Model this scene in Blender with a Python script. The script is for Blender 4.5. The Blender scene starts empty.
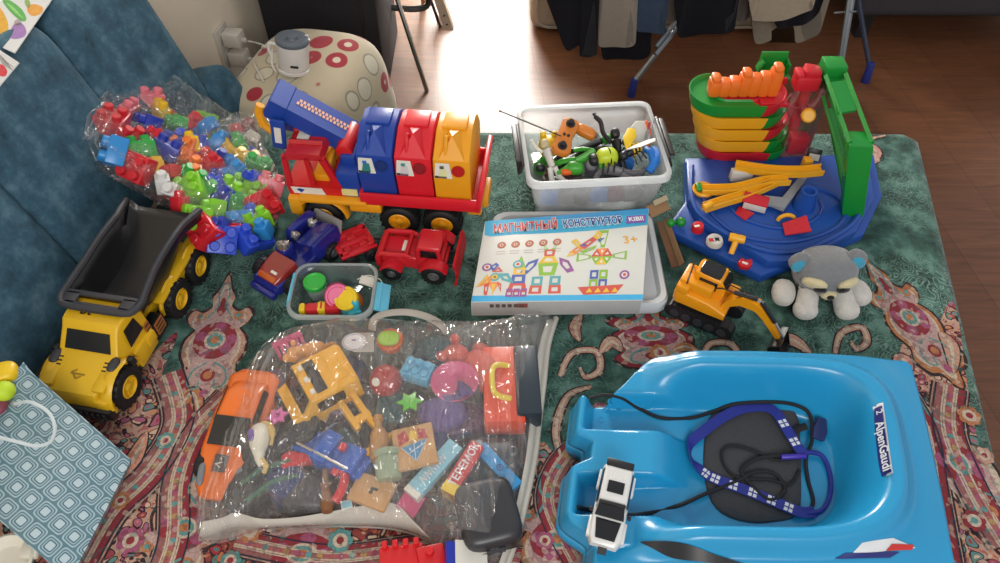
import bpy, bmesh, math, random
from mathutils import Vector as V, Matrix as M4, Euler, noise as mnoise
random.seed(7)
SC = bpy.context.scene
COL = SC.collection
PI = math.pi
# ---------------------------------------------------------------- camera
F = 750.0; PITCH = math.radians(50); CAMZ = 1.24
FLOOR = -0.43
_f = V((0, math.cos(PITCH), -math.sin(PITCH))); _u = V((0, math.sin(PITCH), math.cos(PITCH))); _r = V((1, 0, 0))
CAM = V((0, 0, CAMZ))
def P(px, py, z=0.0):
    d = _f * F + _r * (px - 500) + _u * (281.5 - py)
    return CAM + d * ((z - CAMZ) / d.z)
def PD(px, py, y):
    """point seen at this pixel at world depth y"""
    d = _f * F + _r * (px - 500) + _u * (281.5 - py)
    return CAM + d * (y / d.y)
def proj(p):
    d = V(p) - CAM; z = d.dot(_f); return 500 + F * d.dot(_r) / z, 281.5 - F * d.dot(_u) / z
cam = bpy.data.cameras.new('camera'); camo = bpy.data.objects.new('camera', cam); COL.objects.link(camo)
camo.location = CAM; camo.rotation_euler = (PI / 2 - PITCH, 0, 0)
cam.sensor_width = 36; cam.lens = F * 36 / 1000; cam.clip_start = 0.01
SC.camera = camo
# ---------------------------------------------------------------- materials
def lin(c):
    return c / 12.92 if c <= 0.04045 else ((c + 0.055) / 1.055) ** 2.4
def rgb(h):
    if isinstance(h, str):
        h = h.lstrip('#'); h = [int(h[i:i + 2], 16) / 255 for i in (0, 2, 4)]
        return (lin(h[0]), lin(h[1]), lin(h[2]), 1)
    return (h[0], h[1], h[2], 1)
MATS = {}
def mat(name, col, rough=0.4, metal=0.0, spec=0.5, var=0.12, scale=25, bump=0.0, bscale=200, alpha=1, trans=0, sheen=0, coat=0, emit=0, sss=0):
    if name in MATS: return MATS[name]
    m = bpy.data.materials.new(name); m.use_nodes = True
    nt = m.node_tree; b = nt.nodes['Principled BSDF']; N = nt.nodes.new; L = nt.links.new
    c = rgb(col)
    b.inputs['Roughness'].default_value = rough; b.inputs['Metallic'].default_value = metal
    b.inputs['Specular IOR Level'].default_value = spec
    if coat: b.inputs['Coat Weight'].default_value = coat; b.inputs['Coat Roughness'].default_value = 0.15
    if sheen: b.inputs['Sheen Weight'].default_value = sheen
    if trans: b.inputs['Transmission Weight'].default_value = trans
    if sss: b.inputs['Subsurface Weight'].default_value = sss; b.inputs['Subsurface Radius'].default_value = (.01, .01, .01)
    tc = N('ShaderNodeTexCoord')
    if var:
        n = N('ShaderNodeTexNoise'); n.inputs['Scale'].default_value = scale; n.inputs['Detail'].default_value = 3
        L(tc.outputs['Object'], n.inputs['Vector'])
        r = N('ShaderNodeMixRGB'); r.inputs[1].default_value = (c[0] * (1 - var), c[1] * (1 - var), c[2] * (1 - var), 1)
        r.inputs[2].default_value = (min(1, c[0] * (1 + var)), min(1, c[1] * (1 + var)), min(1, c[2] * (1 + var)), 1)
        L(n.outputs['Fac'], r.inputs[0]); L(r.outputs[0], b.inputs['Base Color'])
    else: b.inputs['Base Color'].default_value = c
    if bump:
        n2 = N('ShaderNodeTexNoise'); n2.inputs['Scale'].default_value = bscale; n2.inputs['Detail'].default_value = 2
        L(tc.outputs['Object'], n2.inputs['Vector'])
        bm_ = N('ShaderNodeBump'); bm_.inputs['Strength'].default_value = bump; bm_.inputs['Distance'].default_value = 0.002
        L(n2.outputs['Fac'], bm_.inputs['Height']); L(bm_.outputs[0], b.inputs['Normal'])
    if alpha < 1: b.inputs['Alpha'].default_value = alpha
    MATS[name] = m
    return m
def film(name, tint=(1, 1, 1), gloss=0.12, rough=0.12, milky=0.0, milk=(.9, .9, .9), bump=0.0, bscale=30, bdist=0.01, stretch=(1, 1, 1), turn=0):
    """thin clear plastic: transparent + fresnel gloss + a little milky diffuse"""
    if name in MATS: return MATS[name]
    m = bpy.data.materials.new(name); m.use_nodes = True
    nt = m.node_tree; nt.nodes.clear(); N = nt.nodes.new; L = nt.links.new
    o = N('ShaderNodeOutputMaterial'); t = N('ShaderNodeBsdfTransparent'); t.inputs[0].default_value = (*tint, 1)
    g = N('ShaderNodeBsdfGlossy'); g.inputs['Roughness'].default_value = rough; g.inputs['Color'].default_value = (1, 1, 1, 1)
    d = N('ShaderNodeBsdfDiffuse'); d.inputs[0].default_value = (*milk, 1)
    lw = N('ShaderNodeLayerWeight'); lw.inputs['Blend'].default_value = gloss
    mx = N('ShaderNodeMixShader'); mx2 = N('ShaderNodeMixShader'); mx2.inputs[0].default_value = milky
    tl = N('ShaderNodeBsdfTranslucent'); tl.inputs[0].default_value = (*milk, 1); ms = N('ShaderNodeMixShader'); ms.inputs[0].default_value = .5; L(d.outputs[0], ms.inputs[1]); L(tl.outputs[0], ms.inputs[2])
    L(t.outputs[0], mx2.inputs[1]); L(ms.outputs[0], mx2.inputs[2])
    lw.inputs['Blend'].default_value = .5; p5 = N('ShaderNodeMath'); p5.operation = 'POWER'; p5.inputs[1].default_value = 5; L(lw.outputs['Facing'], p5.inputs[0])
    sc_ = N('ShaderNodeMath'); sc_.operation = 'MULTIPLY_ADD'; sc_.inputs[1].default_value = .75; sc_.inputs[2].default_value = gloss * .2; L(p5.outputs[0], sc_.inputs[0]); L(sc_.outputs[0], mx.inputs[0]); L(mx2.outputs[0], mx.inputs[1]); L(g.outputs[0], mx.inputs[2])
    if bump:
        tc = N('ShaderNodeTexCoord'); n = N('ShaderNodeTexNoise'); n.inputs['Scale'].default_value = bscale; n.inputs['Detail'].default_value = 1.5
        n.inputs['Distortion'].default_value = .6; mp = N('ShaderNodeMapping'); mp.inputs['Scale'].default_value = stretch; mp.inputs['Rotation'].default_value = (0, 0, math.radians(turn))
        bp = N('ShaderNodeBump'); bp.inputs['Strength'].default_value = bump; bp.inputs['Distance'].default_value = bdist
        L(tc.outputs['Object'], mp.inputs[0]); L(mp.outputs[0], n.inputs['Vector']); L(n.outputs['Fac'], bp.inputs['Height'])
        L(bp.outputs[0], g.inputs['Normal'])
    L(mx.outputs[0], o.inputs[0]); MATS[name] = m
    return m
# ---------------------------------------------------------------- mesh builder
def rotm(rx=0, ry=0, rz=0): return Euler((math.radians(rx), math.radians(ry), math.radians(rz))).to_matrix().to_4x4()
class MB:
    def __init__(s): s.bm = bmesh.new(); s.mats = []; s.X = M4.Identity(4)
    def mi(s, m):
        if m is None: return 0
        if m not in s.mats: s.mats.append(m)
        return s.mats.index(m)
    def _fin(s, verts, faces, m, X=None):
        T = s.X @ X if X is not None else s.X
        for v in verts: v.co = T @ v.co
        i = s.mi(m)
        for f in faces: f.material_index = i; f.smooth = True
        return s
    def box(s, c, d, m=None, rot=(0, 0, 0), bev=0.0, seg=2, taper=None):
        b = bmesh.new(); bmesh.ops.create_cube(b, size=1)
        for v in b.verts:
            v.co = V((v.co.x * d[0], v.co.y * d[1], v.co.z * d[2]))
            if taper and v.co.z > 0: v.co.x *= taper[0]; v.co.y *= taper[1]
        if bev: bmesh.ops.bevel(b, geom=b.edges[:], offset=bev, segments=seg, affect='EDGES', profile=0.5)
        return s.merge(b, m, M4.Translation(V(c)) @ rotm(*rot))
    def merge(s, b, m, X=None):
        b.verts.index_update(); vs = [s.bm.verts.new(v.co) for v in b.verts]; fs = []
        for f in b.faces:
            try: fs.append(s.bm.faces.new([vs[v.index] for v in f.verts]))
            except ValueError: pass
        b.free(); return s._fin(vs, fs, m, X)
    def raw(s, verts, faces, m=None, X=None):
        vs = [s.bm.verts.new(V(v)) for v in verts]; fs = []
        for f in faces:
            try: fs.append(s.bm.faces.new([vs[i] for i in f]))
            except ValueError: pass
        return s._fin(vs, fs, m, X)
    def cyl(s, p0, p1, r0, r1=None, m=None, n=20, cap=True, bev=0.0):
        p0, p1 = V(p0), V(p1); r1 = r0 if r1 is None else r1; L = (p1 - p0).length
        pr = [(r0, 0), (r1, L)]
        if bev: pr = [(r0 - bev, 0), (r0 - bev * .3, bev * .3), (r0, bev), (r1, L - bev), (r1 - bev * .3, L - bev * .3), (r1 - bev, L)]
        return s.lathe(pr, p0, p1 - p0, m, n, cap)
    def lathe(s, prof, o=(0, 0, 0), ax=(0, 0, 1), m=None, n=24, cap=True, sx=1, sy=1):
        q = V(ax).normalized().to_track_quat('Z', 'Y').to_matrix().to_4x4(); X = M4.Translation(V(o)) @ q
        vs = []; fs = []
        for (r, z) in prof:
            for k in range(n): a = 2 * PI * k / n; vs.append((r * math.cos(a) * sx, r * math.sin(a) * sy, z))
        for j in range(len(prof) - 1):
            for k in range(n): fs.append((j * n + k, j * n + (k + 1) % n, (j + 1) * n + (k + 1) % n, (j + 1) * n + k))
        if cap: fs.append(tuple(range(n))[::-1]); fs.append(tuple((len(prof) - 1) * n + k for k in range(n)))
        return s.raw(vs, fs, m, X)
    def ring(s, c, ax, R, r, m=None, n=28, k=8, sx=1, sy=1):
        pr = [(R + r * math.cos(2 * PI * i / k), r * math.sin(2 * PI * i / k)) for i in range(k + 1)]
        return s.lathe(pr, c, ax, m, n, False, sx, sy)
    def tube(s, pts, r, m=None, n=8, closed=False, cap=True, flat=1.0, up=None):
        pts = [V(p) for p in pts]; N_ = len(pts); rs = r if isinstance(r, (list, tuple)) else [r] * N_
        vs = []; fs = []; prev = None
        for i, p in enumerate(pts):
            if closed: t = pts[(i + 1) % N_] - pts[i - 1]
            else: t = pts[min(i + 1, N_ - 1)] - pts[max(i - 1, 0)]
            if t.length < 1e-9: t = V((0, 0, 1))
            t.normalize()
            if up is not None: a = V(up)
            elif prev is None: a = V((0, 0, 1)) if abs(t.z) < .9 else V((1, 0, 0))
            else: a = prev
            x = a - t * a.dot(t)
            if x.length < 1e-6: x = V((1, 0, 0)) - t * t.x
            x.normalize(); prev = x; y = t.cross(x)
            for k in range(n):
                an = 2 * PI * k / n; vs.append(p + x * (math.cos(an) * rs[i] * flat) + y * (math.sin(an) * rs[i]))
        for i in range(N_ if closed else N_ - 1):
            j = (i + 1) % N_
            for k in range(n): fs.append((i * n + k, i * n + (k + 1) % n, j * n + (k + 1) % n, j * n + k))
        if cap and not closed: fs.append(tuple(range(n))[::-1]); fs.append(tuple((N_ - 1) * n + k for k in range(n)))
        return s.raw(vs, fs, m)
    def prism(s, poly, h, m=None, X=None, bev=0.0, z0=0.0):
        """poly in local xy, extruded z0..z0+h"""
        b = bmesh.new(); vs = [b.verts.new((p[0], p[1], z0)) for p in poly]
        f = b.faces.new(vs); r = bmesh.ops.extrude_face_region(b, geom=[f])
        for v in r['geom']:
            if isinstance(v, bmesh.types.BMVert): v.co.z += h
        bmesh.ops.recalc_face_normals(b, faces=b.faces[:])
        if bev: bmesh.ops.bevel(b, geom=b.edges[:], offset=bev, segments=2, affect='EDGES', profile=0.5)
        return s.merge(b, m, X)
    def ball(s, c, r, m=None, n=16, X=None, rot=(0, 0, 0)):
        b = bmesh.new(); bmesh.ops.create_uvsphere(b, u_segments=n, v_segments=max(6, n * 2 // 3), radius=1)
        rr = r if isinstance(r, (tuple, list)) else (r, r, r)
        for v in b.verts: v.co = V((v.co.x * rr[0], v.co.y * rr[1], v.co.z * rr[2]))
        return s.merge(b, m, M4.Translation(V(c)) @ rotm(*rot))
    def loft(s, secs, m=None, closed=True, cap=True, smooth=True):
        n = len(secs[0]); vs = [p for q in secs for p in q]; fs = []
        for j in range(len(secs) - 1):
            for k in range(n if closed else n - 1): fs.append((j * n + k, j * n + (k + 1) % n, (j + 1) * n + (k + 1) % n, (j + 1) * n + k))
        if cap and closed: fs.append(tuple(range(n))[::-1]); fs.append(tuple((len(secs) - 1) * n + k for k in range(n)))
        return s.raw(vs, fs, m)
    def grid(s, fn, nu, nv, m=None, th=0.0):
        """sheet from fn(u,v) with optional solid thickness (applied along z of normal at build via solidify)"""
        vs = [fn(i / nu, j / nv) for j in range(nv + 1) for i in range(nu + 1)]
        fs = [(j * (nu + 1) + i, j * (nu + 1) + i + 1, (j + 1) * (nu + 1) + i + 1, (j + 1) * (nu + 1) + i) for j in range(nv) for i in range(nu)]
        return s.raw(vs, fs, m)
    def text(s, t, size, m, X, depth=0.0006, align='CENTER', sx=1.0, shear=0.0, off=0.0):
        c = bpy.data.curves.new('t', 'FONT'); c.body = t; c.size = size; c.align_x = align; c.align_y = 'CENTER'; c.extrude = depth; c.resolution_u = 3
        c.shear = shear; c.offset = off
        o = bpy.data.objects.new('t', c); COL.objects.link(o)
        dg = bpy.context.evaluated_depsgraph_get(); me = o.evaluated_get(dg).to_mesh()
        s.raw([(v.co.x * sx, v.co.y, v.co.z) for v in me.vertices], [tuple(p.vertices) for p in me.polygons], m, X)
        bpy.data.objects.remove(o); bpy.data.curves.remove(c); return s
    def build(s, name, m=None, parent=None, sharp=35, sub=0, solid=0.0, bevel=0.0, recalc=True, loc=None, offs=0):
        me = bpy.data.meshes.new(name)
        if recalc: bmesh.ops.recalc_face_normals(s.bm, faces=s.bm.faces[:])
        if sharp < 180:
            lim = math.radians(sharp)
            for e in s.bm.edges:
                if len(e.link_faces) == 2 and e.calc_face_angle(0) > lim: e.smooth = False
        org = None
        if parent is None and loc is None and len(s.bm.verts):
            xs = [v.co for v in s.bm.verts]
            org = V(((min(v.x for v in xs) + max(v.x for v in xs)) / 2, (min(v.y for v in xs) + max(v.y for v in xs)) / 2, min(v.z for v in xs)))
        elif loc is not None: org = V(loc)
        if org is not None:
            for v in s.bm.verts: v.co -= org
        s.bm.to_mesh(me); s.bm.free()
        for q in (s.mats or ([m] if m else [])): me.materials.append(q)
        if not s.mats and m is None: pass
        o = bpy.data.objects.new(name, me); COL.objects.link(o)
        if org is not None: o.location = org
        if parent is not None: o.parent = parent
        if solid: md = o.modifiers.new('solid', 'SOLIDIFY'); md.thickness = solid; md.offset = offs
        if sub: md = o.modifiers.new('sub', 'SUBSURF'); md.levels = sub; md.render_levels = sub
        return o
def one(name, fn, m=None, parent=None, **k):
    b = MB(); fn(b)
    if m is not None and not b.mats: b.mats = [m]
    return b.build(name, m, parent, **k)
def tag(o, label, cat, group=None, kind=None):
    o['label'] = label
    if cat: o['category'] = cat
    if group: o['group'] = group
    if kind: o['kind'] = kind
    return o
def thing(name, label, cat, X=None, group=None):
    o = bpy.data.objects.new(name, None); COL.objects.link(o); o.empty_display_size = 0.05
    if X is not None: o.matrix_world = X if isinstance(X, M4) else M4.Translation(V(X))
    return tag(o, label, cat, group)
def structure(o): o['kind'] = 'structure'; return o
def copy_tree(o, parent=None):
    c = o.copy(); COL.objects.link(c)
    if parent is not None: c.parent = parent
    for ch in [x for x in o.children]: copy_tree(ch, c)
    return c
def frame(o, xdir, zdir=(0, 0, 1), s=1.0):
    """matrix with origin o, local x along xdir, local z near zdir"""
    x = V(xdir).normalized(); z = V(zdir); y = z.cross(x).normalized(); z = x.cross(y)
    m = M4((x * s, y * s, z * s)).transposed().to_4x4(); m.translation = V(o); return m
def wp(x, y, z=0.0): return V((x, y, z))
def circ(r, n=16, cx=0, cy=0, a0=0): return [(cx + r * math.cos(a0 + 2 * PI * k / n), cy + r * math.sin(a0 + 2 * PI * k / n)) for k in range(n)]
def rrect(w, h, r, n=4, cx=0, cy=0):
    out = []
    for (sx, sy, a) in ((1, 1, 0), (-1, 1, 90), (-1, -1, 180), (1, -1, 270)):
        for k in range(n + 1):
            t = math.radians(a + 90 * k / n); out.append((cx + sx * (w / 2 - r) + r * math.cos(t), cy + sy * (h / 2 - r) + r * math.sin(t)))
    return out
def bez(pts, n=12):
    """Catmull-Rom through the points"""
    pts = [V(p) for p in pts]; out = []
    for i in range(len(pts) - 1):
        p0 = pts[max(i - 1, 0)]; p1 = pts[i]; p2 = pts[i + 1]; p3 = pts[min(i + 2, len(pts) - 1)]
        for k in range(n):
            t = k / n; out.append(0.5 * ((2 * p1) + (p2 - p0) * t + (2 * p0 - 5 * p1 + 4 * p2 - p3) * t * t + (3 * p1 - p0 - 3 * p2 + p3) * t ** 3))
    out.append(pts[-1]); return out
def puff(b, c, d, m=None, X=None, n=4.0, k=10, rot=(0, 0, 0)):
    """pillow-like solid: a cube of size d blown towards a super-ellipsoid of exponent n"""
    q = bmesh.new(); bmesh.ops.create_cube(q, size=2)
    bmesh.ops.subdivide_edges(q, edges=q.edges[:], cuts=k, use_grid_fill=True)
    for v in q.verts:
        x, y, z = v.co; s = (abs(x) ** n + abs(y) ** n + abs(z) ** n) ** (-1 / n)
        v.co = V((x * s * d[0] / 2, y * s * d[1] / 2, z * s * d[2] / 2))
    T = M4.Translation(V(c)) @ rotm(*rot)
    b.merge(q, m, (X @ T) if X is not None else T); return b
from mathutils.geometry import tessellate_polygon
def inpoly(poly, x, y):
    r = False; j = len(poly) - 1
    for i in range(len(poly)):
        a, b_ = poly[i], poly[j]
        if (a[1] > y) != (b_[1] > y) and x < (b_[0] - a[0]) * (y - a[1]) / (b_[1] - a[1]) + a[0]: r = not r
        j = i
    return r
def sec(x, w0, w1, z0, z1, r=.006, y=0, n=3):
    """rounded trapezoid cross-section at x: half width w0 at the bottom z0, w1 at the top z1"""
    c = [(w1, z1), (-w1, z1), (-w0, z0), (w0, z0)]; out = []
    for i in range(4):
        p = V((*c[i], 0)); a = (V((*c[i - 1], 0)) - p); d = (V((*c[(i + 1) % 4], 0)) - p)
        ra = min(r, a.length * .45); rd = min(r, d.length * .45); A = p + a.normalized() * ra; D = p + d.normalized() * rd
        for k in range(n + 1):
            t = k / n; q = A * (1 - t) ** 2 + p * 2 * t * (1 - t) + D * t * t; out.append(V((x, y + q.x, q.y)))
    return out
def hull(b, secs, m=None):
    b.loft([sec(*s) for s in secs], m); return b
RUB = mat('black_tyre_plastic', '#17171a', rough=.55, spec=.4)
def wheel(parent, c, R, w, hubm, ax=(0, 1, 0), hr=.55, spokes=5, name='wheel', tread=18):
    """wheel (tyre) with a hub sub-part; c is the centre, ax points outwards"""
    ax = V(ax).normalized(); c = V(c)
    b = MB(); h = w / 2
    b.lathe([(R * hr, -h), (R * .8, -h), (R * .95, -h * .8), (R, -h * .5), (R, h * .5), (R * .95, h * .8), (R * .82, h), (R * .72, h * 1.04), (R * hr, h * .9), (R * hr * .98, h * .3)], c, ax, RUB, 28, True)
    q = ax.to_track_quat('Z', 'Y').to_matrix()
    for k in range(tread):
        t = 2 * PI * k / tread; d = q @ V((math.cos(t), math.sin(t), 0)); T = q @ V((-math.sin(t), math.cos(t), 0))
        X = M4((T, ax, d)).transposed().to_4x4(); X.translation = c + d * R
        e = bmesh.new(); bmesh.ops.create_cube(e, size=1)
        for v in e.verts: v.co = V((v.co.x * R * .14, v.co.y * w * .78, v.co.z * R * .1))
        b.merge(e, RUB, X)
    o = b.build(name, parent=parent)  if parent is None else b.build(name, parent=parent)
    b = MB(); r = R * hr
    b.lathe([(r, h * .1), (r, h * .8), (r * .86, h * .95), (r * .8, h * .55), (r * .42, h * .5), (r * .36, h * .8), (r * .2, h * .9), (0.0004, h * .92)], c, ax, hubm, 24, False)
    for k in range(spokes):
        t = 2 * PI * k / spokes; d = q @ V((math.cos(t), math.sin(t), 0)); T = ax.cross(d); X = M4((d, T, ax)).transposed().to_4x4(); X.translation = c + d * r * .6 + ax * h * .58
        e = bmesh.new(); bmesh.ops.create_cube(e, size=1)
        for v in e.verts: v.co = V((v.co.x * r * .5, v.co.y * r * .24, v.co.z * h * .3))
        b.merge(e, hubm, X)
    b.build('hub', parent=o)
    return o
def pose(t, yaw, s=1.0, pitch=0, roll=0):
    return M4.Translation(V(t)) @ Euler((math.radians(roll), math.radians(pitch), math.radians(yaw))).to_matrix().to_4x4() @ M4.Scale(s, 4)
def plate(b, quad, m, th=.001):
    """thin plate over a quad of points, raised by th along its normal"""
    q = [V(p) for p in quad]; n = (q[1] - q[0]).cross(q[2] - q[0]).normalized() * th
    b.raw(q + [p + n for p in q], [(0, 3, 2, 1), (4, 5, 6, 7), (0, 1, 5, 4), (1, 2, 6, 5), (2, 3, 7, 6), (3, 0, 4, 7)], m); return b
# ================================================================ THE SETTING
AX = V((0.19, 1, 0)).normalized()          # the sofa bed's long direction
LF = V((-AX.y, AX.x, 0))                   # towards its backrest
def nodes(name):
    m = bpy.data.materials.new(name); m.use_nodes = True; nt = m.node_tree
    return m, nt, nt.nodes.new, nt.links.new, nt.nodes['Principled BSDF']
def ramp(N, L, src, stops, interp='LINEAR'):
    r = N('ShaderNodeValToRGB'); r.color_ramp.interpolation = interp
    e = r.color_ramp.elements
    while len(e) < len(stops): e.new(0.5)
    for q, (p, c) in zip(e, stops): q.position = p; q.color = rgb(c)
    L(src, r.inputs[0]); return r.outputs[0]
def mathn(N, L, op, a, b=None):
    n = N('ShaderNodeMath'); n.operation = op
    for i, x in enumerate((a, b)):
        if x is None: continue
        if isinstance(x, (int, float)): n.inputs[i].default_value = x
        else: L(x, n.inputs[i])
    return n.outputs[0]
def mixn(N, L, f, a, b, mode='MIX'):
    n = N('ShaderNodeMixRGB'); n.blend_type = mode
    for i, x in enumerate((f, a, b)):
        if isinstance(x, (int, float)): n.inputs[i].default_value = x
        elif isinstance(x, str): n.inputs[i].default_value = rgb(x)
        else: L(x, n.inputs[i])
    return n.outputs[0]
def floor_mat():
    m, nt, N, L, b = nodes('floor_laminate'); tc = N('ShaderNodeTexCoord')
    mp = N('ShaderNodeMapping'); mp.inputs['Rotation'].default_value = (0, 0, math.radians(84)); L(tc.outputs['Object'], mp.inputs[0])
    br = N('ShaderNodeTexBrick'); br.offset = 0.37; br.inputs['Scale'].default_value = 1
    br.inputs['Brick Width'].default_value = 1.2; br.inputs['Row Height'].default_value = 0.19; br.inputs['Mortar Size'].default_value = 0.0012
    br.inputs['Color1'].default_value = rgb('#75482e'); br.inputs['Color2'].default_value = rgb('#7f5136'); br.inputs['Mortar'].default_value = rgb('#5c3622')
    L(mp.outputs[0], br.inputs[0])
    mp2 = N('ShaderNodeMapping'); mp2.inputs['Rotation'].default_value = (0, 0, math.radians(84)); mp2.inputs['Scale'].default_value = (2, 26, 1); L(tc.outputs['Object'], mp2.inputs[0])
    n = N('ShaderNodeTexNoise'); n.inputs['Scale'].default_value = 2.2; n.inputs['Detail'].default_value = 7; n.inputs['Distortion'].default_value = 1.2; L(mp2.outputs[0], n.inputs[0])
    g = ramp(N, L, n.outputs['Fac'], [(0.25, '#9a9a9a'), (0.75, '#ffffff')])
    L(mixn(N, L, 0.75, br.outputs['Color'], g, 'MULTIPLY'), b.inputs['Base Color'])
    b.inputs['Roughness'].default_value = 0.36; b.inputs['Specular IOR Level'].default_value = 0.5
    return m
def wall_mat(name, col, sc=60):
    return mat(name, col, rough=0.85, var=0.05, scale=8, bump=0.25, bscale=sc, spec=0.2)
# floor slab, left wall (parallel to the sofa), far wall with the balcony window
one('floor', lambda b: b.box((0.6, 1.7, FLOOR - 0.05), (5.6, 7.4, 0.1), floor_mat())).update_tag()
structure(bpy.data.objects['floor'])
WO = V((-1.03, 1.6, 0)); WN = -LF
def on_wall(px, py):
    d = _f * F + _r * (px - 500) + _u * (281.5 - py)
    return CAM + d * ((WO - CAM).dot(WN) / d.dot(WN))
wl = MB(); c0 = WO - AX * 2.9 + LF * 0.06; wl.box((0, 0, 0), (0.12, 7.6, 2.9), wall_mat('wall_paint', '#f9ebd3'))
o = wl.build('wall_left', loc=(0, 0, 0)); o.matrix_world = M4.Translation(WO + LF * 0.06 + AX * 0.6 + V((0, 0, FLOOR + 1.45))) @ M4.Rotation(math.atan2(-AX.x, AX.y), 4, 'Z'); structure(o)
# far wall, built around the window opening (x -0.45 .. 0.95, z from the floor step to 1.75)
YF = 4.25; wb = MB(); wm = wall_mat('wall_paint_far', '#cdbfae')
WX0, WX1, WZ0, WZ1 = -0.40, 0.52, FLOOR + 0.12, FLOOR + 2.4
wb.box(((-2.2 + WX0) / 2, YF, FLOOR + 1.45), (WX0 + 2.2, 0.16, 2.9), wm); wb.box(((WX1 + 3.4) / 2, YF, FLOOR + 1.45), (3.4 - WX1, 0.16, 2.9), wm)
wb.box(((WX0 + WX1) / 2, YF, (FLOOR + WZ0) / 2), (WX1 - WX0, 0.16, WZ0 - FLOOR), wm)
wb.box(((WX0 + WX1) / 2, YF, (WZ1 + FLOOR + 2.9) / 2), (WX1 - WX0, 0.16, FLOOR + 2.9 - WZ1), wm)
structure(wb.build('wall_far'))
w = thing('window_1', 'white framed balcony window in the far wall', 'window', (0, YF, 0)); structure(w); del w['label']; del w['category']
fr = MB(); wf = mat('window_plastic', '#e8e8e6', rough=0.3, var=0.03)
for x in (WX0 + .03, (WX0 + WX1) / 2, WX1 - .03): fr.box((x, -.02, (WZ0 + WZ1) / 2), (.06, .07, WZ1 - WZ0), wf, bev=.006)
for z in (WZ0 + .03, WZ1 - .03): fr.box(((WX0 + WX1) / 2, -.02, z), (WX1 - WX0, .066, .06), wf, bev=.006)
fr.build('window_frame', parent=w)
gl = MB(); gl.box(((WX0 + WX1) / 2, 0, (WZ0 + WZ1) / 2), (WX1 - WX0 - .02, .006, WZ1 - WZ0 - .02), film('window_glass', gloss=.1, rough=.02)); gl.build('window_pane', parent=w)
# daylight: bright sky outside the window, plus an added fill behind the camera and an even world background
def area(name, loc, size, sizey, target, power, col):
    l = bpy.data.lights.new(name, 'AREA'); l.shape = 'RECTANGLE'; l.size = size; l.size_y = sizey; l.energy = power; l.color = col
    o = bpy.data.objects.new(name, l); COL.objects.link(o); o.location = loc
    o.rotation_euler = (V(target) - V(loc)).to_track_quat('-Z', 'Y').to_euler(); return o
area('window_daylight', ((WX0 + WX1) / 2, YF + 0.25, (WZ0 + WZ1) / 2), WX1 - WX0, WZ1 - WZ0, ((WX0 + WX1) / 2, 0, (WZ0 + WZ1) / 2), 300, (1, .96, .9))
area('rear_fill_light', (0.25, -1.7, 2.1), 1.6, 1.2, (-0.4, 1.0, 0), 52, (1, .97, .93))  # added fill for the wall and sofa, no real window behind it
wd = bpy.data.worlds.new('world'); SC.world = wd; wd.use_nodes = True
wd.node_tree.nodes['Background'].inputs[0].default_value = (.97, .98, 1, 1); wd.node_tree.nodes['Background'].inputs[1].default_value = 0.5
SC.view_settings.view_transform = 'Standard'; SC.view_settings.look = 'None'; SC.view_settings.exposure = 0.15; SC.view_settings.gamma = 1
SC.view_settings.use_curve_mapping = False
SC.cycles.transparent_max_bounces = 24; SC.cycles.max_bounces = 8
# ================================================================ SOFA BED, ITS CUSHIONS, THE BEDSPREAD
def velvet():
    m, nt, N, L, b = nodes('blue_velvet'); tc = N('ShaderNodeTexCoord')
    n = N('ShaderNodeTexNoise'); n.inputs['Scale'].default_value = 13; n.inputs['Detail'].default_value = 8; n.inputs['Roughness'].default_value = .7; L(tc.outputs['Object'], n.inputs[0])
    c = ramp(N, L, n.outputs['Fac'], [(.28, '#20333f'), (.5, '#39596a'), (.74, '#64818d')])
    L(c, b.inputs['Base Color']); b.inputs['Roughness'].default_value = .75; b.inputs['Sheen Weight'].default_value = .35; b.inputs['Sheen Roughness'].default_value = .4
    b.inputs['Sheen Tint'].default_value = rgb('#9ec3d2'); b.inputs['Specular IOR Level'].default_value = .2
    n2 = N('ShaderNodeTexNoise'); n2.inputs['Scale'].default_value = 60; n2.inputs['Detail'].default_value = 5; L(tc.outputs['Object'], n2.inputs[0])
    bp = N('ShaderNodeBump'); bp.inputs['Strength'].default_value = .25; bp.inputs['Distance'].default_value = .004; L(n2.outputs['Fac'], bp.inputs['Height']); L(bp.outputs[0], b.inputs['Normal'])
    return m
VELVET = velvet()
BEDQ = [V((1.062, 1.535, 0)), V((0.775, 0.12, 0)), V((-1.03, 0.12, 0)), V((-0.745, 1.545, 0))]   # right-back, right-front, left-front, left-back
sofa = thing('sofa_bed', 'unfolded blue velvet sofa bed under the patterned bedspread', 'sofa', (0, 0, FLOOR))
def drop(v): return (v.x, v.y, v.z - FLOOR)
b = MB(); ins = [(.985 * p.x + .001, p.y - (.02 if p.y > 1 else -.02)) for p in BEDQ]
b.prism(ins, -FLOOR - .05, VELVET, M4.Identity(4), bev=.03, z0=.038); b.build('mattress_base', parent=sofa)
SB = V((-.93, .661, 0)); LEAN = math.radians(16)
UPL = V((0, 0, 1)) * math.cos(LEAN) + LF * math.sin(LEAN)
def cushX(s, h=0): return frame(SB + AX * s + UPL * h, AX, UPL.cross(AX) * -1) if False else None
def sofa_frame(s):
    """x along the sofa, y into the backrest, z up the lean"""
    m = M4((AX, UPL.cross(AX) , UPL)).transposed().to_4x4(); m.translation = SB + AX * s; return m
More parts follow.
